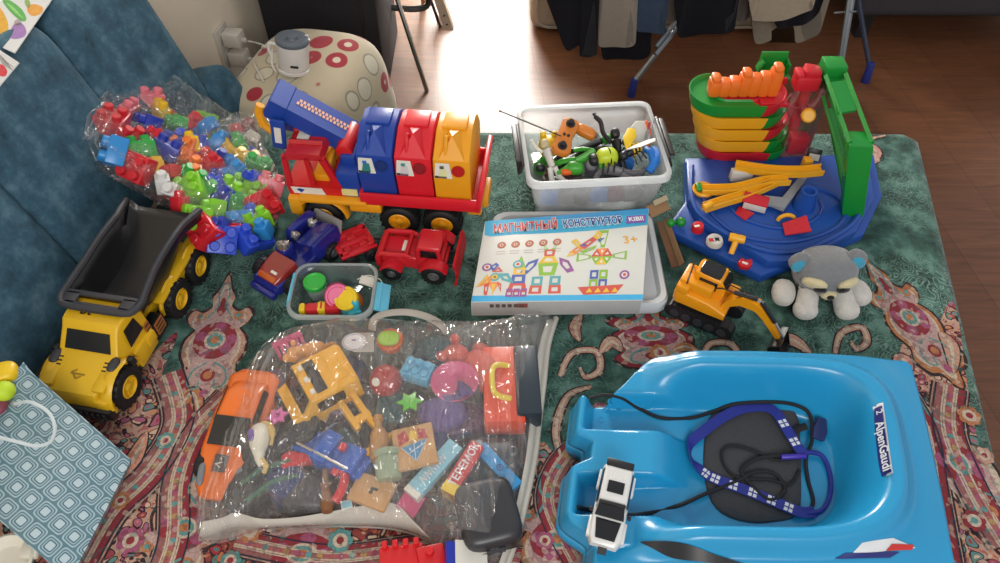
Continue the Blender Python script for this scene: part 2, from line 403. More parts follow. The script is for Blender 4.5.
for i, (s0, s1, lab) in enumerate([(-.24, .385, 'blue velvet back cushion behind the yellow dump truck'), (.39, .70, 'middle blue velvet back cushion, above the bag of building blocks'),
                                   (.705, 1.0, 'blue velvet back cushion nearest the beige wall and the socket')]):
    b = MB(); puff(b, ((s1 - s0) / 2, .068, .225), (s1 - s0 + .012, .14, .47), VELVET, n=7, k=12)
    o = b.build('back_cushion', loc=(0, 0, 0)); o.matrix_world = sofa_frame(s0); o.location = sofa_frame(s0).translation
    tag(o, lab, 'cushion', 'blue back cushions of the sofa')
b = MB(); puff(b, (0, 0, 0), (.13, .15, .26), VELVET, n=5, k=8)
o = b.build('armrest', parent=sofa, loc=(0, 0, 0)); o.matrix_parent_inverse = M4.Identity(4); X = sofa_frame(1.055) @ M4.Translation((0, .06, -.05)); o.matrix_basis = sofa.matrix_world.inverted() @ X if False else M4.Translation((0, 0, -FLOOR)) @ X
def spread_green():
    m, nt, N, L, b = nodes('bedspread_green'); tc = N('ShaderNodeTexCoord')
    w = N('ShaderNodeTexNoise'); w.inputs['Scale'].default_value = 9; w.inputs['Detail'].default_value = 3; L(tc.outputs['Object'], w.inputs[0])
    wv = mixn(N, L, .10, tc.outputs['Object'], w.outputs['Color'])
    v = N('ShaderNodeTexVoronoi'); v.inputs['Scale'].default_value = 38; L(wv, v.inputs['Vector'])
    ring = mathn(N, L, 'SINE', mathn(N, L, 'MULTIPLY', v.outputs['Distance'], 30.0))
    v2 = N('ShaderNodeTexVoronoi'); v2.feature = 'DISTANCE_TO_EDGE'; v2.inputs['Scale'].default_value = 95; L(wv, v2.inputs['Vector'])
    fine = ramp(N, L, v2.outputs['Distance'], [(.02, '#ffffff'), (.12, '#000000')])
    line = ramp(N, L, ring, [(.55, '#000000'), (.85, '#ffffff')])
    n = N('ShaderNodeTexNoise'); n.inputs['Scale'].default_value = 24; n.inputs['Detail'].default_value = 5; L(tc.outputs['Object'], n.inputs[0])
    base = ramp(N, L, n.outputs['Fac'], [(.36, '#1c362f'), (.5, '#30524a'), (.64, '#52756a')])
    pat = mixn(N, L, .5, line, fine, 'ADD')
    n3 = N('ShaderNodeTexNoise'); n3.inputs['Scale'].default_value = 5; n3.inputs['Detail'].default_value = 3; L(tc.outputs['Object'], n3.inputs[0])
    msk = ramp(N, L, n3.outputs['Fac'], [(.38, '#383838'), (.62, '#b8b8b8')])
    c = mixn(N, L, mixn(N, L, 1.0, pat, msk, 'MULTIPLY'), base, '#84a295')
    L(c, b.inputs['Base Color']); b.inputs['Roughness'].default_value = .9; b.inputs['Specular IOR Level'].default_value = .15; b.inputs['Sheen Weight'].default_value = .15
    cloth_bump(N, L, tc, b); return m
def cloth_bump(N, L, tc, b):
    n2 = N('ShaderNodeTexNoise'); n2.inputs['Scale'].default_value = 14; n2.inputs['Detail'].default_value = 6; L(tc.outputs['Object'], n2.inputs[0])
    bp = N('ShaderNodeBump'); bp.inputs['Strength'].default_value = .35; bp.inputs['Distance'].default_value = .012; L(n2.outputs['Fac'], bp.inputs['Height']); L(bp.outputs[0], b.inputs['Normal'])
def spread_floral(name, bg, cols, sc=26):
    """small Persian florals: voronoi blossoms with coloured hearts and dark outlines on a coloured ground"""
    m, nt, N, L, b = nodes(name); tc = N('ShaderNodeTexCoord')
    w = N('ShaderNodeTexNoise'); w.inputs['Scale'].default_value = 14; w.inputs['Detail'].default_value = 2; L(tc.outputs['Object'], w.inputs[0])
    wv = mixn(N, L, .06, tc.outputs['Object'], w.outputs['Color'])
    v = N('ShaderNodeTexVoronoi'); v.inputs['Scale'].default_value = sc; L(wv, v.inputs['Vector'])
    sp = N('ShaderNodeSeparateColor'); L(v.outputs['Color'], sp.inputs[0])
    cell = ramp(N, L, sp.outputs[0], [(i / len(cols), c) for i, c in enumerate(cols)], 'CONSTANT')
    cell2 = ramp(N, L, sp.outputs[1], [(i / len(cols), c) for i, c in enumerate(cols[::-1])], 'CONSTANT')
    d = v.outputs['Distance']
    isheart = ramp(N, L, d, [(0, '#ffffff'), (.18, '#ffffff'), (.2, '#000000')], 'LINEAR')
    ispet = ramp(N, L, d, [(0, '#ffffff'), (.42, '#ffffff'), (.45, '#000000')])
    isout = ramp(N, L, d, [(0, '#000000'), (.42, '#000000'), (.44, '#ffffff'), (.52, '#ffffff'), (.55, '#000000')])
    v3 = N('ShaderNodeTexVoronoi'); v3.inputs['Scale'].default_value = sc * 3.1; L(wv, v3.inputs['Vector'])
    sp3 = N('ShaderNodeSeparateColor'); L(v3.outputs['Color'], sp3.inputs[0])
    small = ramp(N, L, sp3.outputs[0], [(0, bg), (.45, bg), (.5, cols[0]), (.65, cols[1]), (.8, cols[2]), (.92, '#2a2226')], 'CONSTANT')
    g = mixn(N, L, .75, bg, small)
    c = mixn(N, L, ispet, g, cell); c = mixn(N, L, isheart, c, cell2); c = mixn(N, L, isout, c, '#35262c')
    L(c, b.inputs['Base Color']); b.inputs['Roughness'].default_value = .9; b.inputs['Specular IOR Level'].default_value = .15
    cloth_bump(N, L, tc, b); return m
GREEN = spread_green()
FLORAL = spread_floral('bedspread_floral', '#a88878', ['#93404a', '#b5785a', '#c4a38c', '#5c7d78', '#9c5a70'], 58)
FLORAL2 = spread_floral('bedspread_red_floral', '#84443e', ['#b06a4c', '#98363e', '#c09a82', '#4f726c', '#bca690'], 52)
INK = {}
def ink(c):
    if c in INK: return INK[c]
    m, nt, N, L, b = nodes('bedspread_print_' + c.strip('#')); tc = N('ShaderNodeTexCoord')
    v = N('ShaderNodeTexVoronoi'); v.inputs['Scale'].default_value = 120; L(tc.outputs['Object'], v.inputs['Vector']); sp = N('ShaderNodeSeparateColor'); L(v.outputs['Color'], sp.inputs[0])
    e = N('ShaderNodeTexVoronoi'); e.feature = 'DISTANCE_TO_EDGE'; e.inputs['Scale'].default_value = 120; L(tc.outputs['Object'], e.inputs['Vector'])
    cell = ramp(N, L, sp.outputs[0], [(0, c), (.55, c), (.6, '#b9a896'), (.72, '#6e3a3a'), (.82, c), (.94, '#3c5a58')], 'CONSTANT')
    k = mixn(N, L, .45, c, cell); k = mixn(N, L, ramp(N, L, e.outputs['Distance'], [(.02, '#909090'), (.09, '#000000')]), k, '#2c2628')
    L(k, b.inputs['Base Color']); b.inputs['Roughness'].default_value = .9; b.inputs['Specular IOR Level'].default_value = .15; cloth_bump(N, L, tc, b)
    INK[c] = m; return m
CV = MB()
PRINTED = [0]
def next_z(lay):
    PRINTED[0] += 1; return -.0065 + .00024 * lay + 1.5e-6 * PRINTED[0]
def flat(poly, m, lay):
    """print a closed outline (world xy) on layer lay"""
    z = next_z(lay)
    tri = tessellate_polygon([[V((p[0], p[1], 0)) for p in poly]])
    vs = [V((p[0], p[1], z)) for p in poly]; fs = []
    for t in tri:
        a, b_, c = (vs[i] for i in t)
        fs.append(t if (b_ - a).cross(c - a).z > 0 else t[::-1])
    CV.raw(vs, fs, m)
def strip(pts, w, m, lay):
    """print a stroke of width w (number or per-point list) along world points"""
    z = next_z(lay); pts = [V((p[0], p[1], 0)) for p in pts]; n = len(pts); vs = []; fs = []
    for i, p in enumerate(pts):
        t = (pts[min(i + 1, n - 1)] - pts[max(i - 1, 0)]).normalized(); q = V((-t.y, t.x, 0))
        ww = (w[i] if isinstance(w, list) else w) / 2
        vs += [p + q * ww + V((0, 0, z + 3e-6 * i)), p - q * ww + V((0, 0, z + 3e-6 * i))]
    for i in range(n - 1): fs.append((2 * i + 1, 2 * i + 3, 2 * i + 2, 2 * i))
    CV.raw(vs, fs, m)
def PX(l): return [P(x, y) for x, y in l]
def smoothpoly(px, n=6):
    q = PX(px); q = q[-1:] + q + q[:2]; r = bez(q, n); return r[n:-n - 1]
def shrink(poly, k, c=None):
    c = c or V((sum(p[0] for p in poly) / len(poly), sum(p[1] for p in poly) / len(poly), 0))
    return [c + (V((p[0], p[1], 0)) - c) * k for p in poly]
# base cloth: flat top, rounded edges, hanging sides
out = []
n_e = 24
for i in range(4):
    a, c = BEDQ[i], BEDQ[(i + 1) % 4]
    for k in range(n_e): out.append(a.lerp(c, .008 + .984 * k / (n_e - 1)))
cen = V((0.05, .85, 0))
flat(out, GREEN, 0)
secs = []
for (o_, z) in ((0, -.0065), (.012, -.009), (.022, -.016), (.027, -.03), (.03, -.1), (.034, -.2), (.04, -.33)):
    ring = []
    for i, p in enumerate(out):
        t = (out[(i + 1) % len(out)] - out[i - 1]).normalized(); q = V((-t.y, t.x, 0))
        if q.dot(p - cen) < 0: q = -q
        wv = (.012 * math.sin(i * 1.3) * (-z / .33) if z < -.05 else 0)
        ring.append(p + q * (o_ + wv) + V((0, 0, z)))
    secs.append(ring)
CV.loft(secs, GREEN, closed=True, cap=False)
# border ground along the near side and the right side
flat(smoothpoly([(176, 330), (160, 380), (186, 412), (220, 400), (252, 440), (330, 480), (430, 470), (505, 470), (540, 440), (560, 455), (590, 430), (620, 400), (760, 420), (820, 400), (888, 388), (905, 340), (930, 345), (955, 300), (975, 420), (1010, 552), (1000, 575), (-10, 575), (-10, 470), (60, 400), (120, 380)]), FLORAL, 1)
flat(smoothpoly([(130, 600), (190, 560), (230, 500), (320, 520), (420, 510), (520, 500), (560, 480), (600, 560), (560, 620)]), FLORAL2, 2)
flat(PX([(-20, 520), (-20, 470), (90, 440), (1000, 480), (1003, 560)])[:2] + [P(-20, 555), P(1001, 555), V((.80, .14, 0)), V((-1.0, .14, 0))], FLORAL, 1) if False else flat([P(-15, 556), V((-1.0, .15, 0)), V((.785, .15, 0)), P(1000, 556)], FLORAL, 1)
NAVY, CREAM, PINK, RED, ORNG, SALM, TEAL, BLK, GOLD = '#2c3040', '#b9a896', '#95506a', '#86333a', '#a8704c', '#b08876', '#5a8a88', '#352c2e', '#a08458'
def palmette(cx, cy, sx, sy, rot, lay=3, main=SALM):
    """tall crown shaped ornament with a flower heart; cx.. in pixels, built in bed coordinates"""
    o = P(cx, cy); s = (P(cx + 10, cy) - o).length / 10; a = math.radians(rot)
    def T(pts): return [V((o.x + s * (math.cos(a) * q[0] * sx - math.sin(a) * q[1] * sy), o.y + s * (math.sin(a) * q[0] * sx + math.cos(a) * q[1] * sy), 0)) for q in pts]
    def cl(pts, n=6): q = pts[-1:] + pts + pts[:2]; r = bez([V((x, y, 0)) for x, y in q], n); return [(p.x, p.y) for p in r[n:-n - 1]]
    half = [(0, 100), (7, 78), (13, 66), (11, 54), (20, 46), (30, 50), (36, 40), (31, 28), (24, 24), (33, 10), (34, -8), (27, -26), (33, -42), (24, -58), (12, -62), (6, -76), (0, -82)]
    body = half + [(-x, y) for x, y in half[-2:0:-1]]; body = cl(body, 4)
    flat(T([(x * 1.1, y * 1.06) for x, y in body]), ink(BLK), lay); flat(T(body), ink(main), lay + 1)
    flat(T([(x * .86, y * .88) for x, y in body]), ink(CREAM), lay + 2); flat(T([(x * .78, y * .8) for x, y in body]), ink('#a98c88'), lay + 3)
    flat(T(circ(24, 20, 0, 8)), ink(RED), lay + 4); flat(T(circ(20, 20, 0, 8)), ink(PINK), lay + 5)
    for k in range(9):
        t = 2 * PI * k / 9; flat(T(circ(6.5, 10, 18 * math.cos(t), 8 + 18 * math.sin(t))), ink(RED if k % 2 else PINK), lay + 6)
    flat(T(circ(12, 16, 0, 8)), ink(CREAM), lay + 7); flat(T(circ(9, 14, 0, 8)), ink(TEAL), lay + 8); flat(T(circ(5, 12, 0, 8)), ink(ORNG), lay + 9)
    for sgn in (1, -1):
        flat(T(circ(6, 12, 21 * sgn, 40)), ink(ORNG), lay + 4); flat(T(circ(3, 10, 21 * sgn, 40)), ink(TEAL), lay + 5)
        strip(T(bez([V((4 * sgn, -20, 0)), V((17 * sgn, -30, 0)), V((20 * sgn, -46, 0)), V((10 * sgn, -52, 0)), V((8 * sgn, -42, 0))], 5)), .004 * sx, ink(TEAL), lay + 5)
        strip(T(bez([V((3 * sgn, 88, 0)), V((6 * sgn, 70, 0)), V((4 * sgn, 55, 0)), V((14 * sgn, 38, 0))], 5)), .004 * sx, ink(TEAL), lay + 5)
    flat(T(cl([(0, 66), (6, 52), (0, 40), (-6, 52)], 4)), ink(RED), lay + 5); flat(T(circ(8, 14, 0, -36)), ink(RED), lay + 5); flat(T(circ(5, 12, 0, -36)), ink(ORNG), lay + 6)
    flat(T(circ(5, 12, 0, -58)), ink(PINK), lay + 5)
def band(px, w, cols, lay=4):
    """a curved band of parallel stripes; cols: list of (offset fraction, width fraction, colour)"""
    pts = bez(PX(px), 10); n = len(pts)
    for (off, ww, c) in cols:
        q = []
        for i, p in enumerate(pts):
            t = (pts[min(i + 1, n - 1)] - pts[max(i - 1, 0)]).normalized(); q.append(p + V((-t.y, t.x, 0)) * off * w)
        strip(q, ww * w, ink(c), lay); lay += 1
    return lay
STRIPES = [(0, 1.3, BLK), (0, 1.16, SALM), (.36, .22, RED), (-.36, .22, '#8a5a58'), (.22, .05, CREAM), (-.22, .05, CREAM), (0, .34, CREAM), (.5, .06, NAVY), (-.5, .06, NAVY), (0, .2, '#9c5a5a')]
def beads(px, r, cols, lay, step):
    pts = bez(PX(px), 10); acc = 0; k = 0
    for i in range(1, len(pts)):
        acc += (pts[i] - pts[i - 1]).length
        if acc >= step: acc = 0; flat(circ(r, 8, pts[i].x, pts[i].y), ink(cols[k % len(cols)]), lay); k += 1
def curl(px, w, c, lay=4, edge=BLK):
    pts = bez(PX(px), 8); n = len(pts); ws = [w * (.35 + .65 * math.sin(PI * min(1, .15 + .85 * i / n))) for i in range(n)]
    strip(pts, [x * 1.5 for x in ws], ink(edge), lay); strip(pts, ws, ink(c), lay + 1); strip(pts, [x * .4 for x in ws], ink(CREAM), lay + 2)
def blossom(px, py, r, c1, c2, c3, lay=6):
    o = P(px, py); s = (P(px + 1, py) - o).length * r
    for k in range(7):
        t = 2 * PI * k / 7; flat(circ(s * .42, 10, o.x + s * .66 * math.cos(t), o.y + s * .66 * math.sin(t)), ink(c1), lay + (k % 2))
    flat(circ(s * .62, 14, o.x, o.y), ink(c2), lay + 2); flat(circ(s * .32, 12, o.x, o.y), ink(c3), lay + 3)
def leaf(px, w, c, lay=4, vein=CREAM):
    pts = bez(PX(px), 8); n = len(pts); ws = [w * max(.06, math.sin(PI * i / (n - 1)) ** .8) for i in range(n)]
    strip(pts, [x * 1.18 + .002 for x in ws], ink(BLK), lay); strip(pts, ws, ink(c), lay + 1); strip(pts, [x * .25 for x in ws], ink(vein), lay + 2)
# the big ornaments, measured from the photo
palmette(213, 345, .9, .95, 4); palmette(915, 322, .75, .95, 14, main=ORNG)
palmette(188, 520, 1.1, .9, 160, main=SALM); palmette(560, 545, 1.2, .9, 10, main=ORNG)
palmette(652, 338, 1.15, .55, 0, main=RED); palmette(300, 560, 1.3, .9, 0, main=RED); palmette(966, 470, .9, 1.2, 14, main=CREAM)
for pts, w in (([(168, 372), (178, 420), (150, 470), (110, 510), (80, 560)], .055), ([(228, 395), (196, 430), (176, 480), (172, 540), (150, 600)], .05),
               ([(905, 392), (925, 430), (935, 490), (950, 575)], .05), ([(952, 385), (950, 430), (975, 490), (1008, 545)], .055), ([(575, 560), (548, 500), (566, 455), (600, 440)], .04),
               ([(235, 540), (330, 556), (440, 545), (520, 560)], .04)):
    l = band(pts, w, STRIPES); beads(pts, .0055, [PINK, TEAL, GOLD], l, .018)
for pts in ([(560, 375), (572, 352), (596, 350), (600, 368), (586, 376), (580, 366)], [(704, 352), (712, 342), (730, 342), (738, 352), (728, 358), (722, 352)], [(836, 352), (842, 332), (862, 326), (868, 340), (858, 348), (852, 340)],
            [(566, 470), (556, 430), (568, 395), (592, 385)], [(212, 420), (236, 408), (240, 392), (226, 388)], [(880, 160), (866, 150), (870, 138), (886, 134)]):
    curl(pts, .014, SALM)
for pts, w, c in (([(770, 352), (790, 338), (812, 352)], .03, SALM), ([(700, 352), (686, 345), (672, 350)], .02, ORNG), ([(178, 408), (192, 392), (200, 420)], .028, ORNG), ([(600, 352), (612, 340), (622, 350)], .026, SALM), ([(864, 140), (876, 150), (870, 166)], .03, '#c08a80'),
                  ([(940, 330), (952, 345), (955, 372)], .03, SALM), ([(896, 372), (904, 358), (912, 372)], .03, '#b78478'), ([(545, 480), (560, 470), (580, 486)], .03, ORNG), ([(236, 470), (252, 482), (250, 505)], .03, SALM), ([(110, 480), (130, 462), (146, 430)], .03, '#c58a72'), ([(660, 300), (652, 312), (656, 326)], .03, ORNG), ([(582, 312), (575, 326), (580, 340)], .022, SALM)):
    leaf(pts, w, c)
for x, y, r, c in ((970, 415, 11, ORNG), (985, 455, 9, SALM), (975, 520, 11, RED), (940, 530, 10, ORNG), (565, 500, 10, RED), (590, 470, 9, ORNG), (545, 540, 9, PINK), (130, 540, 13, PINK), (250, 530, 12, ORNG), (340, 540, 12, TEAL), (400, 552, 11, PINK), (480, 545, 12, ORNG),
                   (165, 440, 9, TEAL), (205, 470, 9, PINK), (120, 500, 9, ORNG), (660, 352, 10, ORNG), (600, 410, 9, PINK), (230, 560, 10, TEAL), (905, 410, 7, PINK)):
    blossom(x, y, r, c, CREAM if c != CREAM else PINK, RED if c != RED else TEAL, 14)
spread = CV.build('bedspread', recalc=False, sharp=180)
tag(spread, 'green bedspread with paisley borders covering the sofa bed', 'bedspread')
# ================================================================ YELLOW DUMP TRUCK
YEL = mat('yellow_plastic', '#d8ab1c', rough=.38, var=.06); BLKP = mat('black_plastic', '#19191b', rough=.35, var=.1); DGREY = mat('dark_grey_plastic', '#35353a', rough=.4)
def dump_truck():
    t = thing('dump_truck', 'big yellow dump truck with an empty black tipper, parked against the blue sofa', 'toy truck', pose((-.737, .892, 0), -100.5, .91))
    b = MB()   # chassis with rear mudguards
    b.box((-.03, 0, .06), (.4, .085, .03), YEL, bev=.004)
    for sy in (1, -1):
        b.box((-.145, sy * .056, .088), (.21, .034, .012), YEL, bev=.004)
        for x0 in (-.09, -.19): b.tube([(x0 + .05 * math.cos(a), sy * .06, .045 + .052 * math.sin(a)) for a in [PI * k / 10 for k in range(11)]], .005, YEL, 6)
        b.box((-.14, sy * .05, .075), (.06, .03, .03), YEL, bev=.003); b.box((.0, sy * .062, .055), (.05, .03, .045), BLKP, bev=.004)
        b.box((.035, sy * .066, .065), (.03, .03, .03), YEL, bev=.004)
    b.build('chassis', parent=t)
    b = MB()   # cab
    hull(b, [(.015, .074, .066, .05, .155), (.03, .074, .066, .045, .16), (.075, .074, .062, .045, .158), (.086, .074, .060, .045, .148), (.118, .074, .064, .045, .112)], YEL)
    hull(b, [(.1, .05, .062, .045, .114), (.13, .05, .061, .045, .11), (.17, .052, .056, .045, .099), (.2, .05, .05, .04, .088), (.207, .05, .048, .034, .07)], YEL)
    for sy in (1, -1):
        pts = [(.145 + .058 * math.cos(a), sy * .066, .048 + .056 * math.sin(a)) for a in [PI * k / 12 for k in range(13)]]
        b.tube(pts, [.013] * 13, YEL, 8, flat=.35)
        b.box((.155, sy * .056, .098), (.08, .028, .012), YEL, rot=(0, 6, 0), bev=.005)
        b.box((.198, sy * .056, .05), (.02, .034, .05), YEL, bev=.006)
        b.box((.055, sy * .07, .058), (.07, .014, .05), YEL, bev=.004)
    b.build('cab', parent=t)
    b = MB(); b.box((.208, 0, .038), (.016, .15, .03), BLKP, bev=.004)
    for k in range(11): b.box((.217, -.06 + .012 * k, .036), (.004, .005, .02), DGREY)
    b.build('bumper', parent=t)
    b = MB(); plate(b, [(.09, -.046, .1445), (.117, -.05, .1135), (.117, .05, .1135), (.09, .046, .1445)], BLKP, .0016); b.build('windscreen', parent=t)
    for sy in (1, -1):
        q = [(.035, sy * .0705, .1), (.085, sy * .0715, .1), (.075, sy * .0655, .14), (.04, sy * .067, .14)]
        b = MB(); plate(b, q if sy < 0 else q[::-1], BLKP, .0016); b.build('side_window', parent=t)
    b = MB(); STK = mat('orange_sticker', '#a0602c', rough=.5)
    b.box((.026, .0735, .085), (.016, .002, .04), STK)
    for k in range(3): b.box((.026, .0744, .072 + .013 * k), (.012, .001, .004), BLKP)
    b.build('sticker', parent=t); b = MB(); b.box((-.002, .078, .064), (.03, .002, .034), STK)
    for k in range(3): b.box((-.002, .0788, .054 + .01 * k), (.024, .001, .004), BLKP)
    b.build('sticker', parent=t)
    b = MB()   # roof mark, hood mark, hood slots
    X = M4.Translation((.053, -.018, .1605)) @ rotm(0, 0, 90)
    b.text('bt', .03, BLKP, X, .0005)
    b.box((.053, -.018, .161), (.03, .03, .0008), BLKP) if False else None
    b.build('roof_mark', parent=t); b = MB()
    X = M4.Translation((.165, 0, .1015)) @ rotm(0, 14, 90); b.text('\u25c7', .03, mat('worn_yellow_mark', '#8a6a14'), X, .0004); b.box((.165, 0, .102), (.003, .03, .0008), mat('worn_yellow_mark', '#8a6a14'), rot=(0, 14, 0))
    b.build('hood_mark', parent=t); b = MB()
    for sy in (1, -1):
        b = MB()
        for k in range(7): b.box((.135 + .008 * k, sy * .049, .1085 - .0022 * k), (.003, .009, .0012), BLKP, rot=(0, 14, 0))
        b.build('hood_slots', BLKP, parent=t)
    for sy in (1, -1): one('air_intake', lambda b: puff(b, (.135, sy * .063, .107), (.034, .02, .012), DGREY, n=3, k=4), parent=t)
    for sy in (1, -1): one('mirror', lambda b: b.box((.11, sy * .082, .09), (.014, .014, .022), BLKP, bev=.003), parent=t)
    for x in (.145, -.09, -.19):
        for sy in (1, -1): wheel(t, (x, sy * .066, .045), .045, .03, YEL, (0, sy, 0), hr=.56, spokes=3)
    # tipper: open skip with a rolled rim
    b = MB(); secs = []
    rimz = lambda x: .172 + .012 * math.sin((x + .25) * 13) + (.0 * x)
    hw = lambda x: .078 + .010 * (max(0, (x + .06) / .1)) + .012 * max(0, (-.19 - x) / .06)
    xs = [-.25 + .27 * k / 14 for k in range(15)]
    for x in xs:
        h = rimz(x); w = hw(x); zf = .1 + .04 * max(0, (x + .03) / .05) + .055 * max(0, (-.12 - x) / .13)
        secs.append([V((x, -w, h)), V((x, -w * .93, h - .03)), V((x, -w * .86, zf + .02)), V((x, -w * .72, zf)), V((x, 0, zf)), V((x, w * .72, zf)), V((x, w * .86, zf + .02)), V((x, w * .93, h - .03)), V((x, w, h))])
    b.loft(secs, BLKP, closed=False, cap=False)
    x = xs[-1]; h = rimz(x); w = hw(x)
    b.raw([secs[-1][i] for i in range(9)], [tuple(range(9))], BLKP)
    b.build('tipper', parent=t, solid=.004)
    rim = [(x, hw(x), rimz(x)) for x in xs] + [(.038, .082, rimz(.02)), (.05, .066, rimz(.03)), (.052, 0, rimz(.03)), (.05, -.066, rimz(.03)), (.038, -.082, rimz(.02))] + [(x, -hw(x), rimz(x)) for x in xs[::-1]]
    one('rim', lambda b: b.tube(bez(rim, 3), .0075, DGREY, 8), parent=t)
    b = MB(); z = rimz(.02)
    for (c, d) in (((.017, 0), (.012, .155)), ((.045, 0), (.012, .14)), ((.031, .062), (.03, .03)), ((.031, -.062), (.03, .03))): b.box((c[0], c[1], z), (d[0], d[1], .006), DGREY, bev=.002)
    b.build('handle', parent=t)
dump_truck()
# ================================================================ RECYCLING TRUCK
REDP = mat('red_plastic', '#c4191f', rough=.35, var=.06); BLUP = mat('blue_plastic', '#1a3f96', rough=.35, var=.06); AMB = mat('amber_plastic', '#e39a1a', rough=.38, var=.06)
REDC = mat('red_cherry_plastic', '#d3202e', rough=.33, var=.06); WHT = mat('white_sticker', '#d9d6cc', rough=.5); ORP = mat('orange_plastic', '#e0621c', rough=.38)
def recycling_truck():
    O = V((-.256, 1.268, 0)); t = thing('recycling_truck', 'large red toy lorry with blue, red and yellow bins and a raised blue crane arm', 'toy truck', pose(O, -6, 1.02))
    def Q(px, py, y): return PD(px, py, y) - O
    yn = -.085
    b = MB()  # chassis
    b.box((.02, 0, .07), (.42, .07, .03), AMB, bev=.004)
    for sy in (-1, 1):
        b.box((-.1, sy * .076, .093), (.15, .034, .012), AMB, bev=.004); b.box((-.185, sy * .07, .07), (.03, .04, .05), AMB, bev=.006); b.box((-.03, sy * .075, .08), (.07, .03, .024), AMB, bev=.004)
        b.tube([(-.13 + .054 * math.cos(a), sy * .076, .043 + .052 * math.sin(a)) for a in [PI * k / 12 for k in range(13)]], .014, AMB, 8, flat=.35)
        b.box((.205, sy * .06, .085), (.03, .03, .03), AMB, bev=.004)
    b.box((-.196, 0, .06), (.02, .15, .035), AMB, bev=.006); b.build('chassis', parent=t)
    for x in (-.13, .04, .134):
        for sy in (-1, 1): wheel(t, (x, sy * .07, .042), .042, .036, AMB, (0, sy, 0), hr=.58, spokes=4)
    b = MB()  # tray
    x0, x1 = Q(366, 198, 1.2).x, Q(481, 201, 1.2).x
    b.box(((x0 + x1) / 2, 0, .097), (x1 - x0, .17, .012), REDC, bev=.003)
    for sy in (-1, 1): b.box(((x0 + x1) / 2, sy * .085, .107), (x1 - x0, .008, .032), REDC, bev=.003)
    b.box((x0 + .004, 0, .107), (.008, .17, .032), REDC, bev=.003); b.box((x1 + .004, 0, .125), (.012, .182, .068), REDC, rot=(0, 8, 0), bev=.004)
    b.build('tray', parent=t)
    # bins
    prof = [(-.074, .103), (-.085, .178), (-.08, .222), (-.05, .24), (-.022, .254), (.03, .254), (.06, .236), (.085, .2), (.085, .178), (.074, .103)]
    bx = [x0 + .004 + .079 * k for k in range(4)]
    pics = [('#2a7a7a', '#2f6fc0'), ('#c9c0c4', '#3c8f94'), ('#d6d2a0', '#5a5a52')]
    for k, m in enumerate((BLUP, REDC, AMB)):
        b = MB(); xa, xb = bx[k], bx[k + 1] - .0015; mid = (xa + xb) / 2
        def ring(x, ins): return [V((x, y * (1 - ins), z if i not in (3, 4, 5, 6) else z - ins * .1)) for i, (y, z) in enumerate(prof)]
        b.loft([ring(xa + .001, .03), ring(xa + .003, 0), ring(xb - .003, 0), ring(xb - .001, .03)], m)
        # gable over the opening, carrying the lift loop
        b.raw([(xa + .012, -.079, .223), (xb - .012, -.079, .223), (mid + .012, -.02, .256), (mid - .012, -.02, .256), (mid, -.05, .262)], [(0, 1, 4), (1, 2, 4), (2, 3, 4), (3, 0, 4), (0, 3, 2, 1)], m)
        b.box((mid, .004, .257), (.05, .05, .008), m, bev=.003)
        bin_ = b.build('bin', parent=t)
        one('lift_loop', lambda b: b.tube([(mid - .014, -.066 + .0 * a, .226 + .0) if False else (mid - .012 + .0 * i, -.07 + .036 * i / 8, .229 + .03 * math.sin(PI * i / 8)) for i in range(9)], .0042, m, 8), parent=bin_)
        b = MB(); b.lathe([(.0135, 0), (.0135, .002), (.011, .002), (.0105, .0006), (.0003, .0006)], (mid + .014, -.0833, .2), (0, -1, .1), mat('bin_hole_ring_' + str(k), ['#12306f', '#8a1420', '#b01818'][k]), 20, False); b.build('opening', parent=bin_)
        b = MB(); plate(b, [(xa + .004, -.0857, .181), (mid + .002, -.0857, .181), (mid - .004, -.0815, .217), (xa + .007, -.0815, .217)], WHT, .0008)
        plate(b, [(xa + .012, -.0862, .185), (mid - .008, -.0862, .185), (mid - .01, -.083, .205), (xa + .016, -.083, .205)], mat('bin_pic' + str(k), pics[k][0]), .0012)
        b.box((xa + .02, -.0855, .209), (.008, .002, .006), mat('bin_pic_b' + str(k), pics[k][1])); b.box((xa + .017, -.0868, .1845), (.024, .001, .005), mat('bin_pic_c', '#26303a')); b.build('sticker', parent=bin_)
    # cab
    b = MB(); pl = lambda *q: None
    xa, xb = -.195, -.085
    W = .076
    def prism_xz(poly, y0, y1, m): b.loft([[V((x, y0, z)) for x, z in poly], [V((x, y1, z)) for x, z in poly]], m)
    # floor, roof, pillars
    prism_xz([(xa, .095), (xb + .012, .095), (xb + .010, .122), (xa - .004, .122)], -W, W, REDP)
    prism_xz([(xa + .002, .192), (xb - .02, .195), (xb - .026, .21), (xa + .012, .21)], -W, W, mat('translucent_red_roof', '#b8242c', rough=.25, var=.1))
    for y0, y1 in ((-W, -W + .01), (W - .01, W)):
        prism_xz([(xa - .003, .12), (xa + .008, .12), (xa + .012, .2), (xa + .002, .2)], y0, y1, REDP); prism_xz([(xb - .005, .12), (xb + .010, .12), (xb - .018, .2), (xb - .032, .2)], y0, y1, REDP)
        prism_xz([(-.145, .12), (-.135, .12), (-.137, .2), (-.146, .2)], y0, y1, REDP)
    b.box((xb - .006, 0, .128), (.02, W * 1.9, .02), REDP); b.box((xb - .004, 0, .16), (.008, .012, .08), REDP, rot=(0, -20, 0))
    for y in (-.04, 0, .04): b.tube([(xa + .012, y, .211), (xb - .026, y, .2115)], .006, mat('translucent_red_roof', '#b8242c'), 8)
    b.build('cab', parent=t)
    b = MB()
    for y in (-.035, .035): b.box((-.125, y, .13), (.035, .045, .02), AMB, bev=.004); b.box((-.106, y, .152), (.012, .045, .05), AMB, rot=(0, 8, 0), bev=.004)
